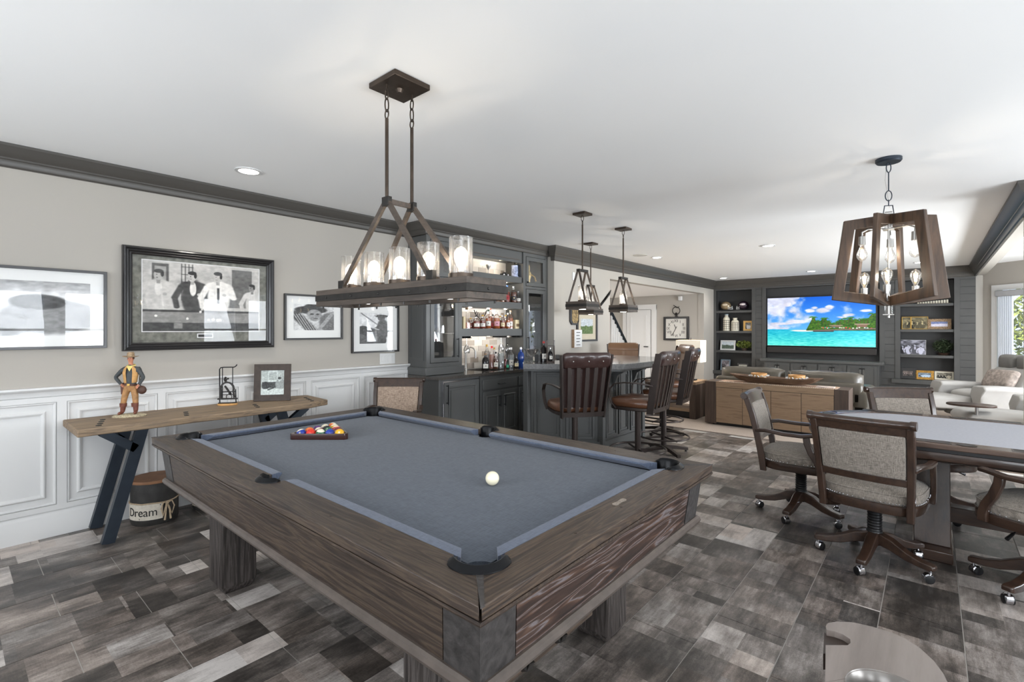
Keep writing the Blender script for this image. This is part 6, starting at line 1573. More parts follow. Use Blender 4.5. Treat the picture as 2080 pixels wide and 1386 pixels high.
# buckets
def bucket(x, y, r_, h_, label, word):
    t = thing('wooden_drum', label, 'drum', (x, y, 0), math.radians(-45))
    MB().lathe([(r_*.96, 0), (r_, .02), (r_, h_-.03), (r_*.98, h_-.02)], 32).build('body', mat('worn_black_paint', C(46, 44, 42), .6, var=.5, scale=14), t, smooth=.6)
    MB().lathe([(r_*1.05, h_-.02), (r_*1.06, h_-.006), (r_*1.04, h_), (.001, h_+.001)], 32, cap=False).build('lid', mat('rusty_brown_lid', C(140, 98, 66), .6, var=.25, scale=12), t, smooth=.6)
    R1 = r_+.0025; a0, a1 = math.radians(-62), math.radians(50); n = 18
    o_ = [((R1+.0015)*math.cos(a0+(a1-a0)*k/n), (R1+.0015)*math.sin(a0+(a1-a0)*k/n)) for k in range(n+1)]; i_ = [((R1-.002)*math.cos(a0+(a1-a0)*k/n), (R1-.002)*math.sin(a0+(a1-a0)*k/n)) for k in range(n+1)]
    MB().prism(o_+i_[::-1], h_*.14, h_*.50).build('canvas_label', mat('canvas_label', C(208, 200, 186), .85, var=.1, scale=60), t, smooth=.5)
    if word:
        q = text_part('lettering', word, .085, M['ink'], t, (0, 0, 0), (0, 0, 0), 1, .001)
        me = q.data
        for v in me.vertices:
            x_, y_, z_ = v.co; a_ = x_/R1*.86-.02; v.co = ((R1+.003+z_)*math.cos(a_), (R1+.003+z_)*math.sin(a_), h_*.31+y_)
    for k, (aa, zz_) in enumerate(((-56, .47), (-56, .18), (-5, .17), (44, .45))):
        a_ = math.radians(aa); MB().sphere((R1*math.cos(a_), R1*math.sin(a_), h_*zz_), .004, 8, 5).build('nail', M['ink'], t)
    pts = [((r_+.005)*math.cos(2*PI*k/28), (r_+.005)*math.sin(2*PI*k/28), h_*.50+.003*math.sin(k)) for k in range(28)]
    rp = MB().tube(pts, .005, 6, closed=True)
    a_ = math.radians(58); c = Vector(((r_+.012)*math.cos(a_), (r_+.012)*math.sin(a_), h_*.47)); tn = Vector((-math.sin(a_), math.cos(a_), 0)); rd = Vector((math.cos(a_), math.sin(a_), 0))
    for s_ in (-1, 1):
        rp.tube([c, c+tn*s_*.03+rd*.012+Vector((0, 0, .01)), c+tn*s_*.045+rd*.015-Vector((0, 0, .03)), c+tn*s_*.03+rd*.012-Vector((0, 0, .085)), c+tn*s_*.012+rd*.008-Vector((0, 0, .03)), c], .005, 6)
        rp.tube([c, c+tn*s_*.012+rd*.015-Vector((0, 0, .05)), c+tn*s_*.02+rd*.014-Vector((0, 0, .12))], [.005, .005, .007], 6)
    rp.sphere(tuple(c+rd*.006), .012, 10, 6)
    rp.build('rope', M['rope'], t, smooth=1)
bucket(-4.45, 1.045, .148, .325, 'black drum with a canvas label reading Dream, under the plank table', 'Dream')
bucket(-4.46, 1.415, .115, .24, 'smaller black rope-tied drum behind the pool table end, against the wainscot', None)
# ================================================================ CARD-TABLE CHAIRS
def poker_chair(label, loc, rz, fabric, base_deg):
    t = thing('swivel_armchair', label, 'chair', loc, rz, 'wooden swivel armchairs with casters')
    W = M['walnut']
    for k in range(5):
        a = math.radians(base_deg+72*k)-rz; ca, sa = math.cos(a), math.sin(a)
        prof = [(.03, .115, .185, .030), (.10, .105, .170, .029), (.18, .078, .128, .027), (.25, .070, .108, .027), (.30, .070, .104, .028), (.318, .074, .098, .024)]
        rings = []
        for r_, z0, z1, w_ in prof:
            rings.append([(r_*ca+w_*sa, r_*sa-w_*ca, z0), (r_*ca-w_*sa, r_*sa+w_*ca, z0), (r_*ca-w_*sa*.9, r_*sa+w_*ca*.9, z1), (r_*ca+w_*sa*.9, r_*sa-w_*ca*.9, z1)])
        MB().loft(rings).build('base_leg', W, t, bevel=.006)
        cx_, cy_ = .295*ca, .295*sa; ta = a+.9
        q = MB(); q.lathe([(.006, .045), (.006, .075)], 8, cx=cx_, cy=cy_)
        q.X = Matrix.Translation((cx_-.012*math.cos(ta), cy_-.012*math.sin(ta), .027)) @ Matrix.Rotation(ta, 4, 'Z') @ Matrix.Rotation(PI/2, 4, 'X')
        q.lathe([(.022, -.019), (.0265, -.014), (.0265, .014), (.022, .019)], 18)
        q.build('caster_hood', M['chrome'], t, smooth=.6)
        q = MB(); q.X = Matrix.Translation((cx_-.012*math.cos(ta), cy_-.012*math.sin(ta), .024)) @ Matrix.Rotation(ta, 4, 'Z') @ Matrix.Rotation(PI/2, 4, 'X')
        q.lathe([(.018, -.023), (.024, -.021), (.024, -.0195), (.024, .0195), (.024, .021), (.018, .023)], 18); q.build('caster_wheel', M['plastic'], t, smooth=.6)
    MB().lathe([(.036, .105), (.045, .12), (.045, .18), (.04, .19)], 20).build('hub', M['plastic'], t, smooth=.6)
    MB().lathe([(.036+(.004 if k % 2 else 0), .185+.0085*k) for k in range(19)], 20).build('gas_column', M['plastic'], t, smooth=.4)
    MB().box(-.10, .10, -.07, .07, .340, .375).build('mechanism', M['plastic'], t, bevel=.006)
    MB().tube([(.05, .06, .355), (.06, .15, .345), (.062, .20, .325)], .004, 6).tube([(.061, .17, .338), (.063, .225, .315)], [.007, .010], 8).build('lever', M['plastic'], t)
    def sq(sx, sy, z, n=36, p=3.4, ox=0):
        out = []
        for k in range(n):
            a = 2*PI*k/n; c, s_ = math.cos(a), math.sin(a)
            out.append((ox+sx*math.copysign(abs(c)**(2/p), c), sy*math.copysign(abs(s_)**(2/p), s_), z))
        return out
    MB().loft([sq(.245, .250, .375), sq(.25, .255, .385), sq(.25, .255, .425), sq(.245, .25, .430)]).build('seat_frame', W, t, smooth=.5)
    MB().loft([sq(.236, .242, .428), sq(.245, .250, .440), sq(.246, .252, .480), sq(.238, .244, .494), sq(.20, .205, .512), sq(.12, .12, .524), sq(.01, .01, .527)]).build('seat_cushion', fabric, t, smooth=1.2)
    MB().tube(sq(.245, .251, .488), .004, 6, closed=True).build('piping', fabric, t, smooth=1)
    nb = MB(); ring = sq(.249, .2545, .442, 88)
    for p in ring: nb.sphere(p, .0042, 6, 4)
    o = nb.build('nailhead_trim', M['chrome'], t); o['kind'] = 'stuff'
    for sy in (-1, 1):
        pr = [(-.222, .350, .214), (-.232, .43, .216), (-.246, .52, .220), (-.268, .64, .225), (-.300, .78, .230), (-.338, .895, .233)]
        rings = [[(x-.021, sy*(y-.018), z), (x+.024, sy*(y-.018), z), (x+.024, sy*(y+.018), z), (x-.021, sy*(y+.018), z)] for x, z, y in pr]
        MB().loft(rings).build('back_post', M['walnutz'], t, bevel=.005)
        arm = [(-.275, sy*.232, .655), (-.20, sy*.250, .665), (-.08, sy*.268, .655), (.04, sy*.272, .655), (.13, sy*.262, .668), (.165, sy*.255, .668)]
        MB().tube(arm, 0, flat=(.042, .026)).build('armrest', W, t, bevel=.008)
        MB().tube([(.07, sy*.268, .652), (.075, sy*.268, .61), (.10, sy*.266, .54), (.135, sy*.262, .48), (.15, sy*.258, .43), (.15, sy*.256, .385)], 0, flat=(.028, .045)).build('arm_support', M['walnutz'], t, bevel=.006)
    def curve(y, z0x):   # slight bow backwards
        return z0x-.022*(1-(y/.24)**2)
    def band(z0, z1, x0, x1, yy, th_, name, m, n=8, bev=.004):
        rings = []
        for k in range(n+1):
            y = -yy+2*yy*k/n; rings.append([(curve(y, x0)-th_, y, z0), (curve(y, x0)+th_, y, z0), (curve(y, x1)+th_, y, z1), (curve(y, x1)-th_, y, z1)])
        return MB().loft(rings).build(name, m, t, bevel=bev)
    band(.845, .925, -.318, -.345, .244, .015, 'top_rail', W)
    rings = []
    for k in range(11):
        y = (-.262, -.236, -.23, -.15, -.07, 0, .07, .15, .23, .236, .262)[k]; c = Vector((curve(y, -.356), y, .914)); rr = .026 if k in (0, 1, 9, 10) else .021; rings.append([(c.x+rr*math.cos(2*PI*q/10), y, c.z+rr*math.sin(2*PI*q/10)) for q in range(10)])
    MB().loft(rings).build('scroll', W, t, smooth=.8)
    band(.555, .60, -.250, -.260, .222, .013, 'lower_rail', W)
    rings = []
    for k in range(9):
        y = -.206+.412*k/8; e_ = .8 if k in (0, 8) else 1; th_ = .026*e_
        rings.append([(curve(y, -.256)-th_, y*.98, .598), (curve(y, -.256)+th_, y*.98, .598), (curve(y, -.286)+th_*1.15, y, .73), (curve(y, -.318)+th_, y*1.02, .847), (curve(y, -.318)-th_, y*1.02, .847), (curve(y, -.286)-th_*1.1, y, .73)])
    MB().loft(rings).build('back_panel', fabric, t, bevel=.008)
    return t
poker_chair('linen swivel armchair nearest the camera, its back turned, at the card table', (-.27, 3.77, 0), math.radians(82), M['linen'], 190)
poker_chair('linen swivel armchair at the rounded left end of the card table, seen side-on', (-.77, 4.34, 0), math.radians(2), M['linen'], 190)
poker_chair('linen swivel armchair cut off by the right edge of the picture, facing the card table', (.47, 3.86, 0), math.radians(150), M['linen'], 164)
poker_chair('linen swivel armchair on the far side of the card table, facing the camera', (-.03, 5.06, 0), math.radians(-57), M['linen'], 20)
poker_chair('tan linen armchair in the corner between the pool table and the bar', (-3.93, 2.80, 0), math.radians(-49), M['linenwarm'], 10)
# ================================================================ CARD TABLE
ct2 = thing('card_table', 'long oval card table with grey felt and wooden rim with cup holders', 'table', (.36, 4.39, 0))
def stadium(L, r, z=None, n=18):
    pts = [(L+r*math.cos(a), r*math.sin(a)) for a in [-PI/2+PI*k/n for k in range(n+1)]]+[(-L+r*math.cos(a), r*math.sin(a)) for a in [PI/2+PI*k/n for k in range(n+1)]]
    return [(x, y, z) for x, y in pts] if z is not None else pts
LS, RO = .455, .63
rimw = wood('satin_walnut_rim', [(.3, C(64, 50, 43)), (.6, C(98, 80, 70)), (.8, C(76, 60, 52))], 'x', 4, 8, .26, .3, .1)
RI = RO-.125
MB().frame(stadium(LS, RO), stadium(LS, RI), .738, .770).build('rim', rimw, ct2, bevel=.006)
MB().prism(stadium(LS, RI-.001), .74, .768).build('felt', mat('pale_grey_felt', C(172, 174, 182), .95, var=.05, scale=60), ct2, bevel=.004)
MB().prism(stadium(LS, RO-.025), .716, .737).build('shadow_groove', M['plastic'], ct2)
MB().loft([stadium(LS, RO-.045, .655), stadium(LS, RO-.012, .672), stadium(LS, RO-.006, .690), stadium(LS, RO-.012, .715)]).build('apron', M['walnut'], ct2, smooth=.6)
cupm = mat('dark_cup_recess', C(20, 16, 15), .4)
def cup(x, y, a):
    q = MB(); q.X = Matrix.Translation((x, y, .7706)) @ Matrix.Rotation(a, 4, 'Z')
    q.lathe([(.044, -.002), (.046, .0015), (.040, .0015), (.037, -.001)], 20, cap=False).build('cup_ring', M['bronze'], ct2, smooth=.6)
    q = MB(); q.X = Matrix.Translation((x, y, .7708)); q.lathe([(.040, -.0006), (.039, .0002)], 20).build('cup_recess', cupm, ct2)
def tray(x, y, a):
    q = MB(); q.X = Matrix.Translation((x, y, .7706)) @ Matrix.Rotation(a, 4, 'Z'); q.box(-.14, .14, -.030, .030, -.001, .0008).build('chip_tray', cupm, ct2)
    q = MB(); q.X = Matrix.Translation((x, y, .7706)) @ Matrix.Rotation(a, 4, 'Z'); q.frame([(-.146, -.035), (.146, -.035), (.146, .035), (-.146, .035)], [(-.14, -.030), (.14, -.030), (.14, .030), (-.14, .030)], -.001, .0022).build('tray_edge', M['walnut'], ct2)
RM = RO-.062
for sx in (-.42, .12, .66): tray(sx-.0, -RM, 0); cup(sx+.21, -RM, 0); tray(-sx+.1, RM, PI); cup(-sx-.11+.02, RM, 0)
for d in (112, 158, 204, 250):
    a = math.radians(d); cup(-LS+RM*math.cos(a), RM*math.sin(a), 0)
for d in (135, 181, 227):
    a = math.radians(d); tray(-LS+RM*math.cos(a), RM*math.sin(a), a+PI/2)
for x in (-.36, .42):
    b = MB()
    for s_ in (-1, 1):
        MB().hexa([(x-.09, s_*.30, .07), (x+.09, s_*.30, .07), (x+.09, s_*.20, .07), (x-.09, s_*.20, .07), (x-.09, s_*.17, .655), (x+.09, s_*.17, .655), (x+.09, s_*.07, .655), (x-.09, s_*.07, .655)]).build('pedestal_leg', M['walnutz'], ct2, bevel=.004)
    MB().box(x-.10, x+.10, -.40, .40, 0, .069).build('pedestal_foot', M['walnut'], ct2, bevel=.008)
MB().box(-.27, .33, -.05, .05, .16, .26).build('stretcher', M['walnut'], ct2, bevel=.004)
# ================================================================ BAR STOOLS
def bar_stool(label, x, y, hd, back=M['leather']):
    t = thing('bar_stool', label, 'bar stool', (x, y, 0), math.radians(hd), 'slatted-back swivel bar stools')
    S = M['stoolmetal']
    for k in range(4):
        a = PI/4+PI/2*k; ca, sa = math.cos(a), math.sin(a)
        rings = [[(r_*ca+w_*sa, r_*sa-w_*ca, z0), (r_*ca-w_*sa, r_*sa+w_*ca, z0), (r_*ca-w_*sa, r_*sa+w_*ca, z1), (r_*ca+w_*sa, r_*sa-w_*ca, z1)] for r_, z0, z1, w_ in ((.02, .05, .095, .022), (.15, .04, .08, .022), (.31, .015, .05, .022))]
        MB().loft(rings).build('foot', S, t, bevel=.003)
        MB().lathe([(.012, 0), (.012, .016)], 10, cx=.29*ca, cy=.29*sa).build('glide', M['plastic'], t)
        MB().tube([(.03*ca, .03*sa, .19), (.27*ca, .27*sa, .19)], 0, flat=(.008, .02)).build('ring_spoke', S, t)
    MB().lathe([(.030, .06), (.030, .60)], 20).build('pole', S, t, smooth=.6)
    MB().tube([(.28*math.cos(2*PI*k/36), .28*math.sin(2*PI*k/36), .20) for k in range(36)], .011, 8, closed=True).build('foot_ring', S, t, smooth=1)
    MB().box(-.09, .09, -.09, .09, .598, .625).build('swivel_plate', M['plastic'], t, bevel=.004)
    def sq(sx, sy, z, n=32, p=4): 
        return [(sx*math.copysign(abs(math.cos(2*PI*k/n))**(2/p), math.cos(2*PI*k/n)), sy*math.copysign(abs(math.sin(2*PI*k/n))**(2/p), math.sin(2*PI*k/n)), z) for k in range(n)]
    MB().loft([sq(.225, .235, .622), sq(.232, .242, .63), sq(.232, .242, .655)]).build('seat_frame', S, t, smooth=.5)
    MB().loft([sq(.222, .232, .654), sq(.236, .246, .67), sq(.238, .248, .705), sq(.225, .235, .730), sq(.15, .16, .747), sq(.01, .01, .752)]).build('seat_cushion', M['leatherseat'], t, smooth=1.2)
    for sy in (-1, 1):
        pr = [(-.215, .60, .205, .012), (-.235, .72, .212, .016), (-.275, .95, .228, .020), (-.325, 1.20, .245, .022)]
        rings = [[(x_-.034, sy*(y_-.008), z), (x_+.034, sy*(y_-.008), z), (x_+.034, sy*(y_+.008), z), (x_-.034, sy*(y_+.008), z)] for x_, z, y_, w_ in pr]
        MB().loft(rings).build('back_post', S, t, bevel=.003)
        MB().tube([(-.262, sy*.232, .885), (-.12, sy*.262, .905), (.02, sy*.275, .905), (.13, sy*.272, .885), (.185, sy*.268, .83), (.19, sy*.262, .76), (.165, sy*.255, .69), (.12, sy*.245, .64)], 0, flat=(.034, .012)).build('armrest', S, t, bevel=.003)
    cv = lambda y, x_: x_-.03*(1-(y/.24)**2)
    MB().loft([[(cv(y, -.235)-.006, y, .615), (cv(y, -.235)+.006, y, .615), (cv(y, -.24)+.006, y, .66), (cv(y, -.24)-.006, y, .66)] for y in (-.2, -.1, 0, .1, .2)]).build('lower_rail', S, t)
    for k in range(5):
        y0 = -.150+.075*k; y1 = y0*1.14
        rings = [[(cv(y, x_)-.004, y-.018, z), (cv(y, x_)+.004, y-.018, z), (cv(y, x_)+.004, y+.018, z), (cv(y, x_)-.004, y+.018, z)] for x_, z, y in ((-.240, .65, y0), (-.285, .87, (y0+y1)/2), (-.322, 1.09, y1))]
        MB().loft(rings).build('slat', S, t)
    # inner leather panel and the buttoned headroll
    rings = []
    for k in range(9):
        y = -.205+.41*k/8; e_ = .55 if k in (0, 8) else 1; q = []
        for x_, z, th_ in ((-.205, .70, .03), (-.215, .80, .034), (-.24, .95, .03), (-.262, 1.10, .026)): q.append((cv(y*1, x_)+.0+th_*e_, y*(1+(z-.7)*.3), z))
        for x_, z, th_ in ((-.290, 1.10, 0), (-.262, .95, 0), (-.238, .80, 0), (-.226, .70, 0)): q.append((cv(y, x_)+.012, y*(1+(z-.7)*.3), z))
        rings.append(q)
    MB().loft(rings).build('back_cushion', back, t, smooth=1)
    rings = []; n = 16
    for k in range(n+1):
        y = -.232+.464*k/n; e_ = (.8 if k in (0, n) else 1)
        dip = sum(math.exp(-((y-c_)/.028)**2) for c_ in (-.145, 0, .145))
        q = []
        for j in range(14):
            a = 2*PI*j/14; xx, zz = .044*math.cos(a)*e_, .078*math.sin(a)*e_
            if math.cos(a) < -.3 and abs(zz) < .06: xx += .016*dip*(1-abs(zz)/.06)
            q.append((cv(y, -.318)+xx-.28*zz, y, 1.145+zz))
        rings.append(q)
    MB().loft(rings).build('headroll', back, t, smooth=1.3)
    for c_ in (-.145, 0, .145): MB().sphere((cv(c_, -.318)-.033, c_, 1.140), .0075, 8, 6).build('button', M['nickel'], t, smooth=1)
M['leatherseat'] = mat('chestnut_seat_leather', C(96, 62, 42), .32, coat=.3, bump=.2, scale=30)
bar_stool('brown leather bar stool nearest the camera, its slatted back turned, at the angled bar front', -2.67, 4.06, 143)
bar_stool('brown leather bar stool in the middle, turned side-on beside the bar corner', -2.31, 4.69, 182)
bar_stool('brown leather bar stool behind the middle one, its legs standing clear on the tiles', -2.36, 5.45, 190)
bar_stool('tan-backed bar stool at the far corner of the bar, partly hidden by the lamp', -2.83, 6.47, 222, M['leatherback'])
bar_stool('tan leather bar stool on the far side of the bar, facing the camera', -3.56, 6.74, -62, M['leatherback'])
# ================================================================ LIVING AREA
cs = thing('sideboard', 'long oak sideboard with four doors and dark end panels behind the sofa', 'sideboard', (0, 7.5, 0))
X0, X1 = -2.60, -.80
MB().box(X0+.16, X1-.16, .012, .40, .05, .652).build('body', M['plastic'], cs)
MB().box(X0, X0+.158, 0, .41, .03, .656).build('end_panel', M['darkoak'], cs, bevel=.003); MB().box(X1-.158, X1, 0, .41, .03, .656).build('end_panel', M['darkoak'], cs, bevel=.003)
MB().box(X0+.16, X1-.16, 0, .41, .575, .656).build('top', M['oak'], cs, bevel=.003)
MB().box(X0+.1, X1-.1, .04, .38, 0, .049).build('plinth', M['plastic'], cs)
n = 4; wd = (X1-X0-.32)/n
for k in range(n): MB().box(X0+.16+wd*k+.003, X0+.16+wd*(k+1)-.003, 0, .012, .055, .570).build('door', M['oak'], cs, bevel=.002)
rn = tag(MB().box(-2.42, -.93, 7.535, 7.80, .657, .661).build('table_runner', mat('patterned_runner', C(190, 160, 140), .9, var=.6, scale=26)), 'patterned beige and rust table runner on the sideboard', 'runner')
r = random.Random(3); b = MB()
for k in range(60):
    x = -2.4+1.45*k/59
    b.box(x, x+.012, 7.505, 7.536, .657, .660)
b.build('fringe', M['cream'], rn)
tr = thing('dough_bowl', 'long rustic carved wooden dough bowl on the sideboard', 'bowl', (-1.70, 7.70, .662))
rings = []
n = 22
for k in range(n+1):
    s_ = -1+2*k/n; w_ = .16*math.sqrt(max(.03, 1-abs(s_)**3.2)); x = s_*.60; zt = .085+.03*abs(s_)**2
    rings.append([(x*(.84), -w_*.55, .0+.05*abs(s_)**4), (x*.84, w_*.55, .0+.05*abs(s_)**4), (x, w_, zt), (x, w_-.02, zt), (x*.86, w_*.45, .03+.055*abs(s_)**4), (x*.86, -w_*.45, .03+.055*abs(s_)**4), (x, -w_+.02, zt), (x, -w_, zt)])
MB().loft(rings).build('carved_body', wood('bark_brown_wood', [(.3, C(66, 48, 36)), (.5, C(100, 76, 58)), (.7, C(136, 112, 90))], 'x', 4, 8, .7, 0, .6), tr, smooth=.6)
for i, (x, lab) in enumerate(((-1.90, 'round honey-wood candle bowl with a white bead garland, left in the dough bowl'), (-1.42, 'round honey-wood candle bowl with a white bead garland, right in the dough bowl'))):
    t = thing('wood_bowl', lab, 'bowl', (x, 7.70, .695))
    MB().lathe([(.001, 0), (.07, 0), (.10, .03), (.105, .105), (.098, .105), (.092, .04), (.001, .03)], 24, cap=False).build('body', mat('honey_wood', C(204, 154, 96), .5, var=.12, scale=14), t, smooth=.7)
    b = MB(); r = random.Random(i)
    for k in range(34):
        a = 2*PI*k/17+.1*(k//17); rr = .115+.012*(k//17); b.sphere((rr*math.cos(a), rr*math.sin(a), .055+.02*r.random()), .011, 7, 5)
    o = b.build('bead_garland', M['white'], t, smooth=1); o['kind'] = 'stuff'
pr_ = tag(MB().box(-1.17, -.97, 7.56, 7.72, .662, .672).build('magazine', mat('printed_cover', C(216, 200, 192), .6, var=.4, scale=22), bevel=.001), 'pale printed magazine at the right end of the sideboard', 'magazine')
def soft(b, x0, x1, y0, y1, z0, z1, r_, name, m, par, sub=2):
    o = b.box(x0, x1, y0, y1, z0, z1).build(name, m, par, smooth=3, bevel=r_, seg=4); return o
sf = thing('leather_sofa', 'olive brown leather sofa seen from behind with two plump back cushions', 'sofa', (-1.66, 8.02, 0))
soft(MB(), -1.02, 1.02, 0, .95, .06, .42, .04, 'base', M['sofa'], sf); soft(MB(), -.96, .96, .0, .20, .40, .70, .05, 'back_frame', M['sofa'], sf)
soft(MB(), -1.04, -.80, .0, .95, .1, .62, .07, 'arm', M['sofa'], sf); soft(MB(), .80, 1.04, .0, .95, .1, .62, .07, 'arm', M['sofa'], sf)
def pillow(par, x0, x1, y0, y1, z0, z1, name, m, n=14, puff=.5, wr=0):
    """plump cushion: thick in the middle, pinched at the rim"""
    rings = []; r = random.Random(int(x0*100+7))
    for i in range(n+1):
        u = -1+2*i/n; ring = []
        for j in range(20):
            a = 2*PI*j/20; cz, cy = math.sin(a), math.cos(a)
            f = (1-abs(u)**6)**.5 if abs(u) < 1 else 0
            f = max(.12, f)
            zz = (z0+z1)/2+(z1-z0)/2*math.copysign(abs(cz)**.6, cz)*(.78+.22*f); yy = (y0+y1)/2+(y1-y0)/2*math.copysign(abs(cy)**.8, cy)*f
            ring.append(((x0+x1)/2+(x1-x0)/2*u, yy+wr*r.uniform(-1, 1), zz+wr*r.uniform(-1, 1)))
        rings.append(ring)
    return MB().loft(rings).build(name, m, par, smooth=2)
pillow(sf, -.92, -.01, .06, .36, .52, .845, 'back_cushion', M['sofa'], wr=.006); pillow(sf, .03, .95, .06, .36, .50, .835, 'back_cushion', M['sofa'], wr=.006)
soft(MB(), -.80, .0, .2, .93, .40, .52, .05, 'seat_cushion', M['sofa'], sf); soft(MB(), .01, .80, .2, .93, .40, .52, .05, 'seat_cushion', M['sofa'], sf)
for x in (-.9, .9):
    for y in (.08, .87): MB().box(x-.03, x+.03, y-.03, y+.03, 0, .06).build('leg', M['darkoak'], sf)
et = thing('end_table', 'square oak end table with dark slab sides and a low shelf', 'side table', (-3.16, 7.98, 0))
MB().box(-.34, .34, -.26, .26, .555, .60).build('top', M['oak'], et, bevel=.003)
MB().box(-.34, -.24, -.26, .26, 0, .554).build('side_panel', M['darkoak'], et, bevel=.003); MB().box(.24, .34, -.26, .26, 0, .554).build('side_panel', M['darkoak'], et, bevel=.003)
MB().box(-.239, .239, -.25, .25, .12, .17).build('shelf', M['oak'], et); MB().box(-.239, .239, -.24, .24, .03, .119).build('plinth', M['plastic'], et)
lp = thing('table_lamp', 'table lamp with a large glowing white rectangular shade on the end table', 'lamp', (-3.0, 8.0, .6005))
MB().box(-.085, .085, -.05, .05, 0, .02).build('base', M['black'], lp, bevel=.003)
b = MB()
for k in range(4): b.tube([(.02*math.cos(2*PI*q/12), .0, .06+.055*k+.026*math.sin(2*PI*q/12)) for q in range(12)], .006, 6, closed=True)
b.tube([(0, 0, .02), (0, 0, .40)], .006, 8).build('stem', M['black'], lp, smooth=1)
o_ = [(-.2, -.13), (.2, -.13), (.2, .13), (-.2, .13)]; i_ = [(-.195, -.125), (.195, -.125), (.195, .125), (-.195, .125)]
shm, bb = base_mat('glowing_linen_shade', .9); bb.inputs['Base Color'].default_value = C(245, 238, 222); bb.inputs['Emission Color'].default_value = (1, .86, .66, 1); bb.inputs['Emission Strength'].default_value = .22
MB().frame(o_, i_, .30, .655).build('lamp_shade', shm, lp)
MB().tube([(0, 0, .40), (0, 0, .675)], .004, 6).lathe([(.001, .675), (.01, .68), (.001, .695)], 8, cap=False).build('finial', M['black'], lp)
point('lamp_light', (-3.0, 8.0, 1.08), 5, (1, .84, .62), .06)
# recliners in the bay
def recliner(label, loc, rz, head=True, cush=False):
    t = thing('recliner', label, 'armchair', loc, rz)
    F = M['recliner']
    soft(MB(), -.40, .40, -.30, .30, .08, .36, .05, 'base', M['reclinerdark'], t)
    pillow(t, -.30, .30, -.34, .40, .32, .50, 'seat_cushion', F); 
    for o in (): pass
    for sx in (-1, 1):
        rings = []
        for y, w_, z1 in ((-.42, .10, .50), (-.38, .13, .60), (-.1, .13, .60), (.25, .12, .58), (.45, .10, .55)):
            cx_ = sx*.40; rings.append([(cx_-w_*.6, y, .12), (cx_+w_*.6, y, .12), (cx_+w_*.7, y, z1-.12), (cx_+w_, y, z1-.05), (cx_+w_*.7, y, z1), (cx_-w_*.7, y, z1), (cx_-w_, y, z1-.05), (cx_-w_*.7, y, z1-.12)])
        MB().loft(rings).build('arm', F, t, smooth=1, bevel=.02)
    rings = []
    for z, y, w_, th_ in ((.40, .30, .33, .13), (.60, .40, .34, .13), (.80, .50, .33, .11), (.86, .54, .31, .08)): rings.append([(-w_, y-th_, z), (w_, y-th_, z), (w_, y+th_, z), (-w_, y+th_, z)])
    MB().loft(rings).build('back', F, t, bevel=.05, seg=4)
    if head:
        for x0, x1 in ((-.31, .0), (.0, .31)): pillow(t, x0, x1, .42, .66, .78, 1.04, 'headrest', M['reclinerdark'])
    rings = []
    for y, z, h_ in ((-.36, .36, .10), (-.6, .36, .12), (-.85, .37, .12), (-1.02, .36, .09), (-1.06, .34, .03)): rings.append([(-.30, y, z-h_), (.30, y, z-h_), (.31, y, z+h_*.3), (.25, y, z+h_*.6), (-.25, y, z+h_*.6), (-.31, y, z+h_*.3)])
    MB().loft(rings).build('footrest', F, t, smooth=1.2, bevel=.02)
    return t
recliner('light grey fabric recliner with raised footrest, farther in the bay, patterned pillow on it', (.60, 10.45, 0), math.radians(-55), True)
recliner('light grey fabric recliner nearer the card table, footrest raised, behind the side table', (1.28, 8.62, 0), math.radians(-76), True)
tp = thing('throw_pillow', 'mottled taupe throw pillow on the farther recliner', 'pillow', (.80, 10.59, .66), math.radians(-55))
o = pillow(tp, -.24, .24, -.08, .08, -.16, .16, 'cover', mat('mottled_taupe', C(140, 128, 120), .9, var=.4, scale=24)); o.rotation_euler = (-.5, 0, .1)
sd = thing('side_table', 'small side table with an oval dark wood top on a chrome post', 'side table', (.36, 8.12, 0))
MB().prism([(.19*math.cos(2*PI*k/32)*1.2, .15*math.sin(2*PI*k/32)) for k in range(32)], .505, .53).build('top', M['walnut'], sd, bevel=.005)
MB().lathe([(.018, .02), (.018, .504)], 14, cx=.05).build('post', M['chrome'], sd, smooth=.6); MB().prism([(.05+.15*math.cos(2*PI*k/28), .15*math.sin(2*PI*k/28)) for k in range(28)], 0, .02).build('base', M['chrome'], sd)
# ================================================================ SPECTATOR CHAIR IN THE FOREGROUND
sc_ = thing('spectator_chair', 'tall dark wooden chair in the foreground, its arm with cup holder and cue notch', 'chair', (0, 0, 0))
za = 1.02
def PZ(px, py): q = onz(px, py, za); return (q.x, q.y)
armw = wood('satin_grey_brown_wood', [(.3, C(104, 94, 88)), (.6, C(128, 118, 112)), (.8, C(112, 102, 96))], 'y', 2, 10, .3, .3, .05)
outl = [PZ(1676, 1420), PZ(1676, 1386), PZ(1677, 1311), PZ(1700, 1311), PZ(1722, 1311), PZ(1728, 1306), PZ(1727, 1299), PZ(1712, 1289), PZ(1695, 1283), PZ(1679, 1280), PZ(1677, 1273), PZ(1682, 1266), PZ(1700, 1263), PZ(1735, 1265), PZ(1770, 1273), PZ(1810, 1285), PZ(1840, 1298), PZ(1870, 1318), PZ(1897, 1343), PZ(1917, 1370), PZ(1927, 1392)]
xr = outl[-1]
outl += [(xr[0]+.006, xr[1]-.05), (xr[0]-.004, xr[1]-.10), (.0, .58), (-.005, .40), (-.012, .20), (-.075, .20), (-.085, .45), (-.094, .60)]
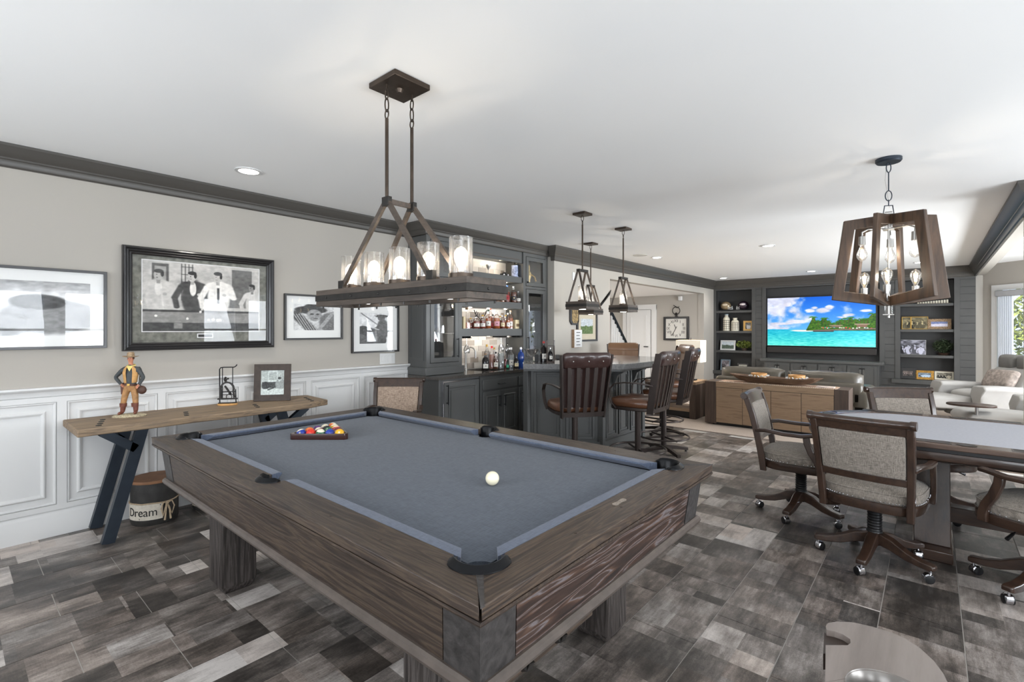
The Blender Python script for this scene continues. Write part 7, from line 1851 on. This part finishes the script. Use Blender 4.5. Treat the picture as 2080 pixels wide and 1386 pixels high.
hc = Vector(PZ(1812, 1415)); rh = .043
# keyhole outline: the rim of the hole is joined to the left edge
hole = [tuple(hc+Vector((math.cos(a), math.sin(a)))*rh) for a in [PI+2*PI*k/64 for k in range(65)]]
o1 = outl[1]; key = outl[:1]+[(o1[0], o1[1]-.0003)]+[(hole[0][0], hole[0][1]-.0003)]+hole[1:-1]+[(hole[0][0], hole[0][1]+.0003), (o1[0], o1[1]+.0003)]+outl[2:]
MB().prism(key, za-.03, za).build('armrest', armw, sc_)
MB().prism([PZ(1672, 1316), PZ(1732, 1312), PZ(1733, 1296), PZ(1712, 1284), PZ(1674, 1274)], za-.029, za-.008).build('notch_lining', mat('dark_leather_lining', C(48, 36, 30), .4), sc_)
MB().lathe([(rh+.001, za+.001), (rh-.006, za-.010), (rh-.008, za-.05), (.001, za-.055)], 40, cap=False, cx=hc.x, cy=hc.y).build('cup_holder', mat('satin_pewter_cup', C(120, 116, 112), .3, .6), sc_, smooth=.7)
dw = M['walnutz']
MB().tube([(-.045, .62, za-.03), (-.04, .60, .72)], 0, flat=(.04, .03)).build('arm_post', dw, sc_, bevel=.004)
MB().box(-.06, .50, .16, .62, .68, .72).build('seat_frame', dw, sc_, bevel=.006); soft(MB(), -.05, .49, .17, .61, .721, .78, .02, 'seat_pad', M['leather'], sc_)
for x, y in ((-.035, .585), (.475, .585), (-.035, .19), (.475, .19)): MB().box(x-.022, x+.022, y-.022, y+.022, 0, .68).build('leg', dw, sc_, bevel=.003)
for x in (-.035, .475): MB().box(x-.02, x+.02, .14, .18, .72, 1.06).build('back_post', dw, sc_, bevel=.003)
MB().box(-.015, .455, .145, .17, .98, 1.06).build('back_rail', dw, sc_, bevel=.003)
MB().box(.44, .55, .16, .70, za-.03, za).build('armrest', armw, sc_, bevel=.004); MB().tube([(.49, .62, za-.03), (.48, .60, .72)], 0, flat=(.04, .03)).build('arm_post', dw, sc_)
MB().box(-.02, .46, .575, .60, .25, .29).build('foot_rail', dw, sc_, bevel=.003)
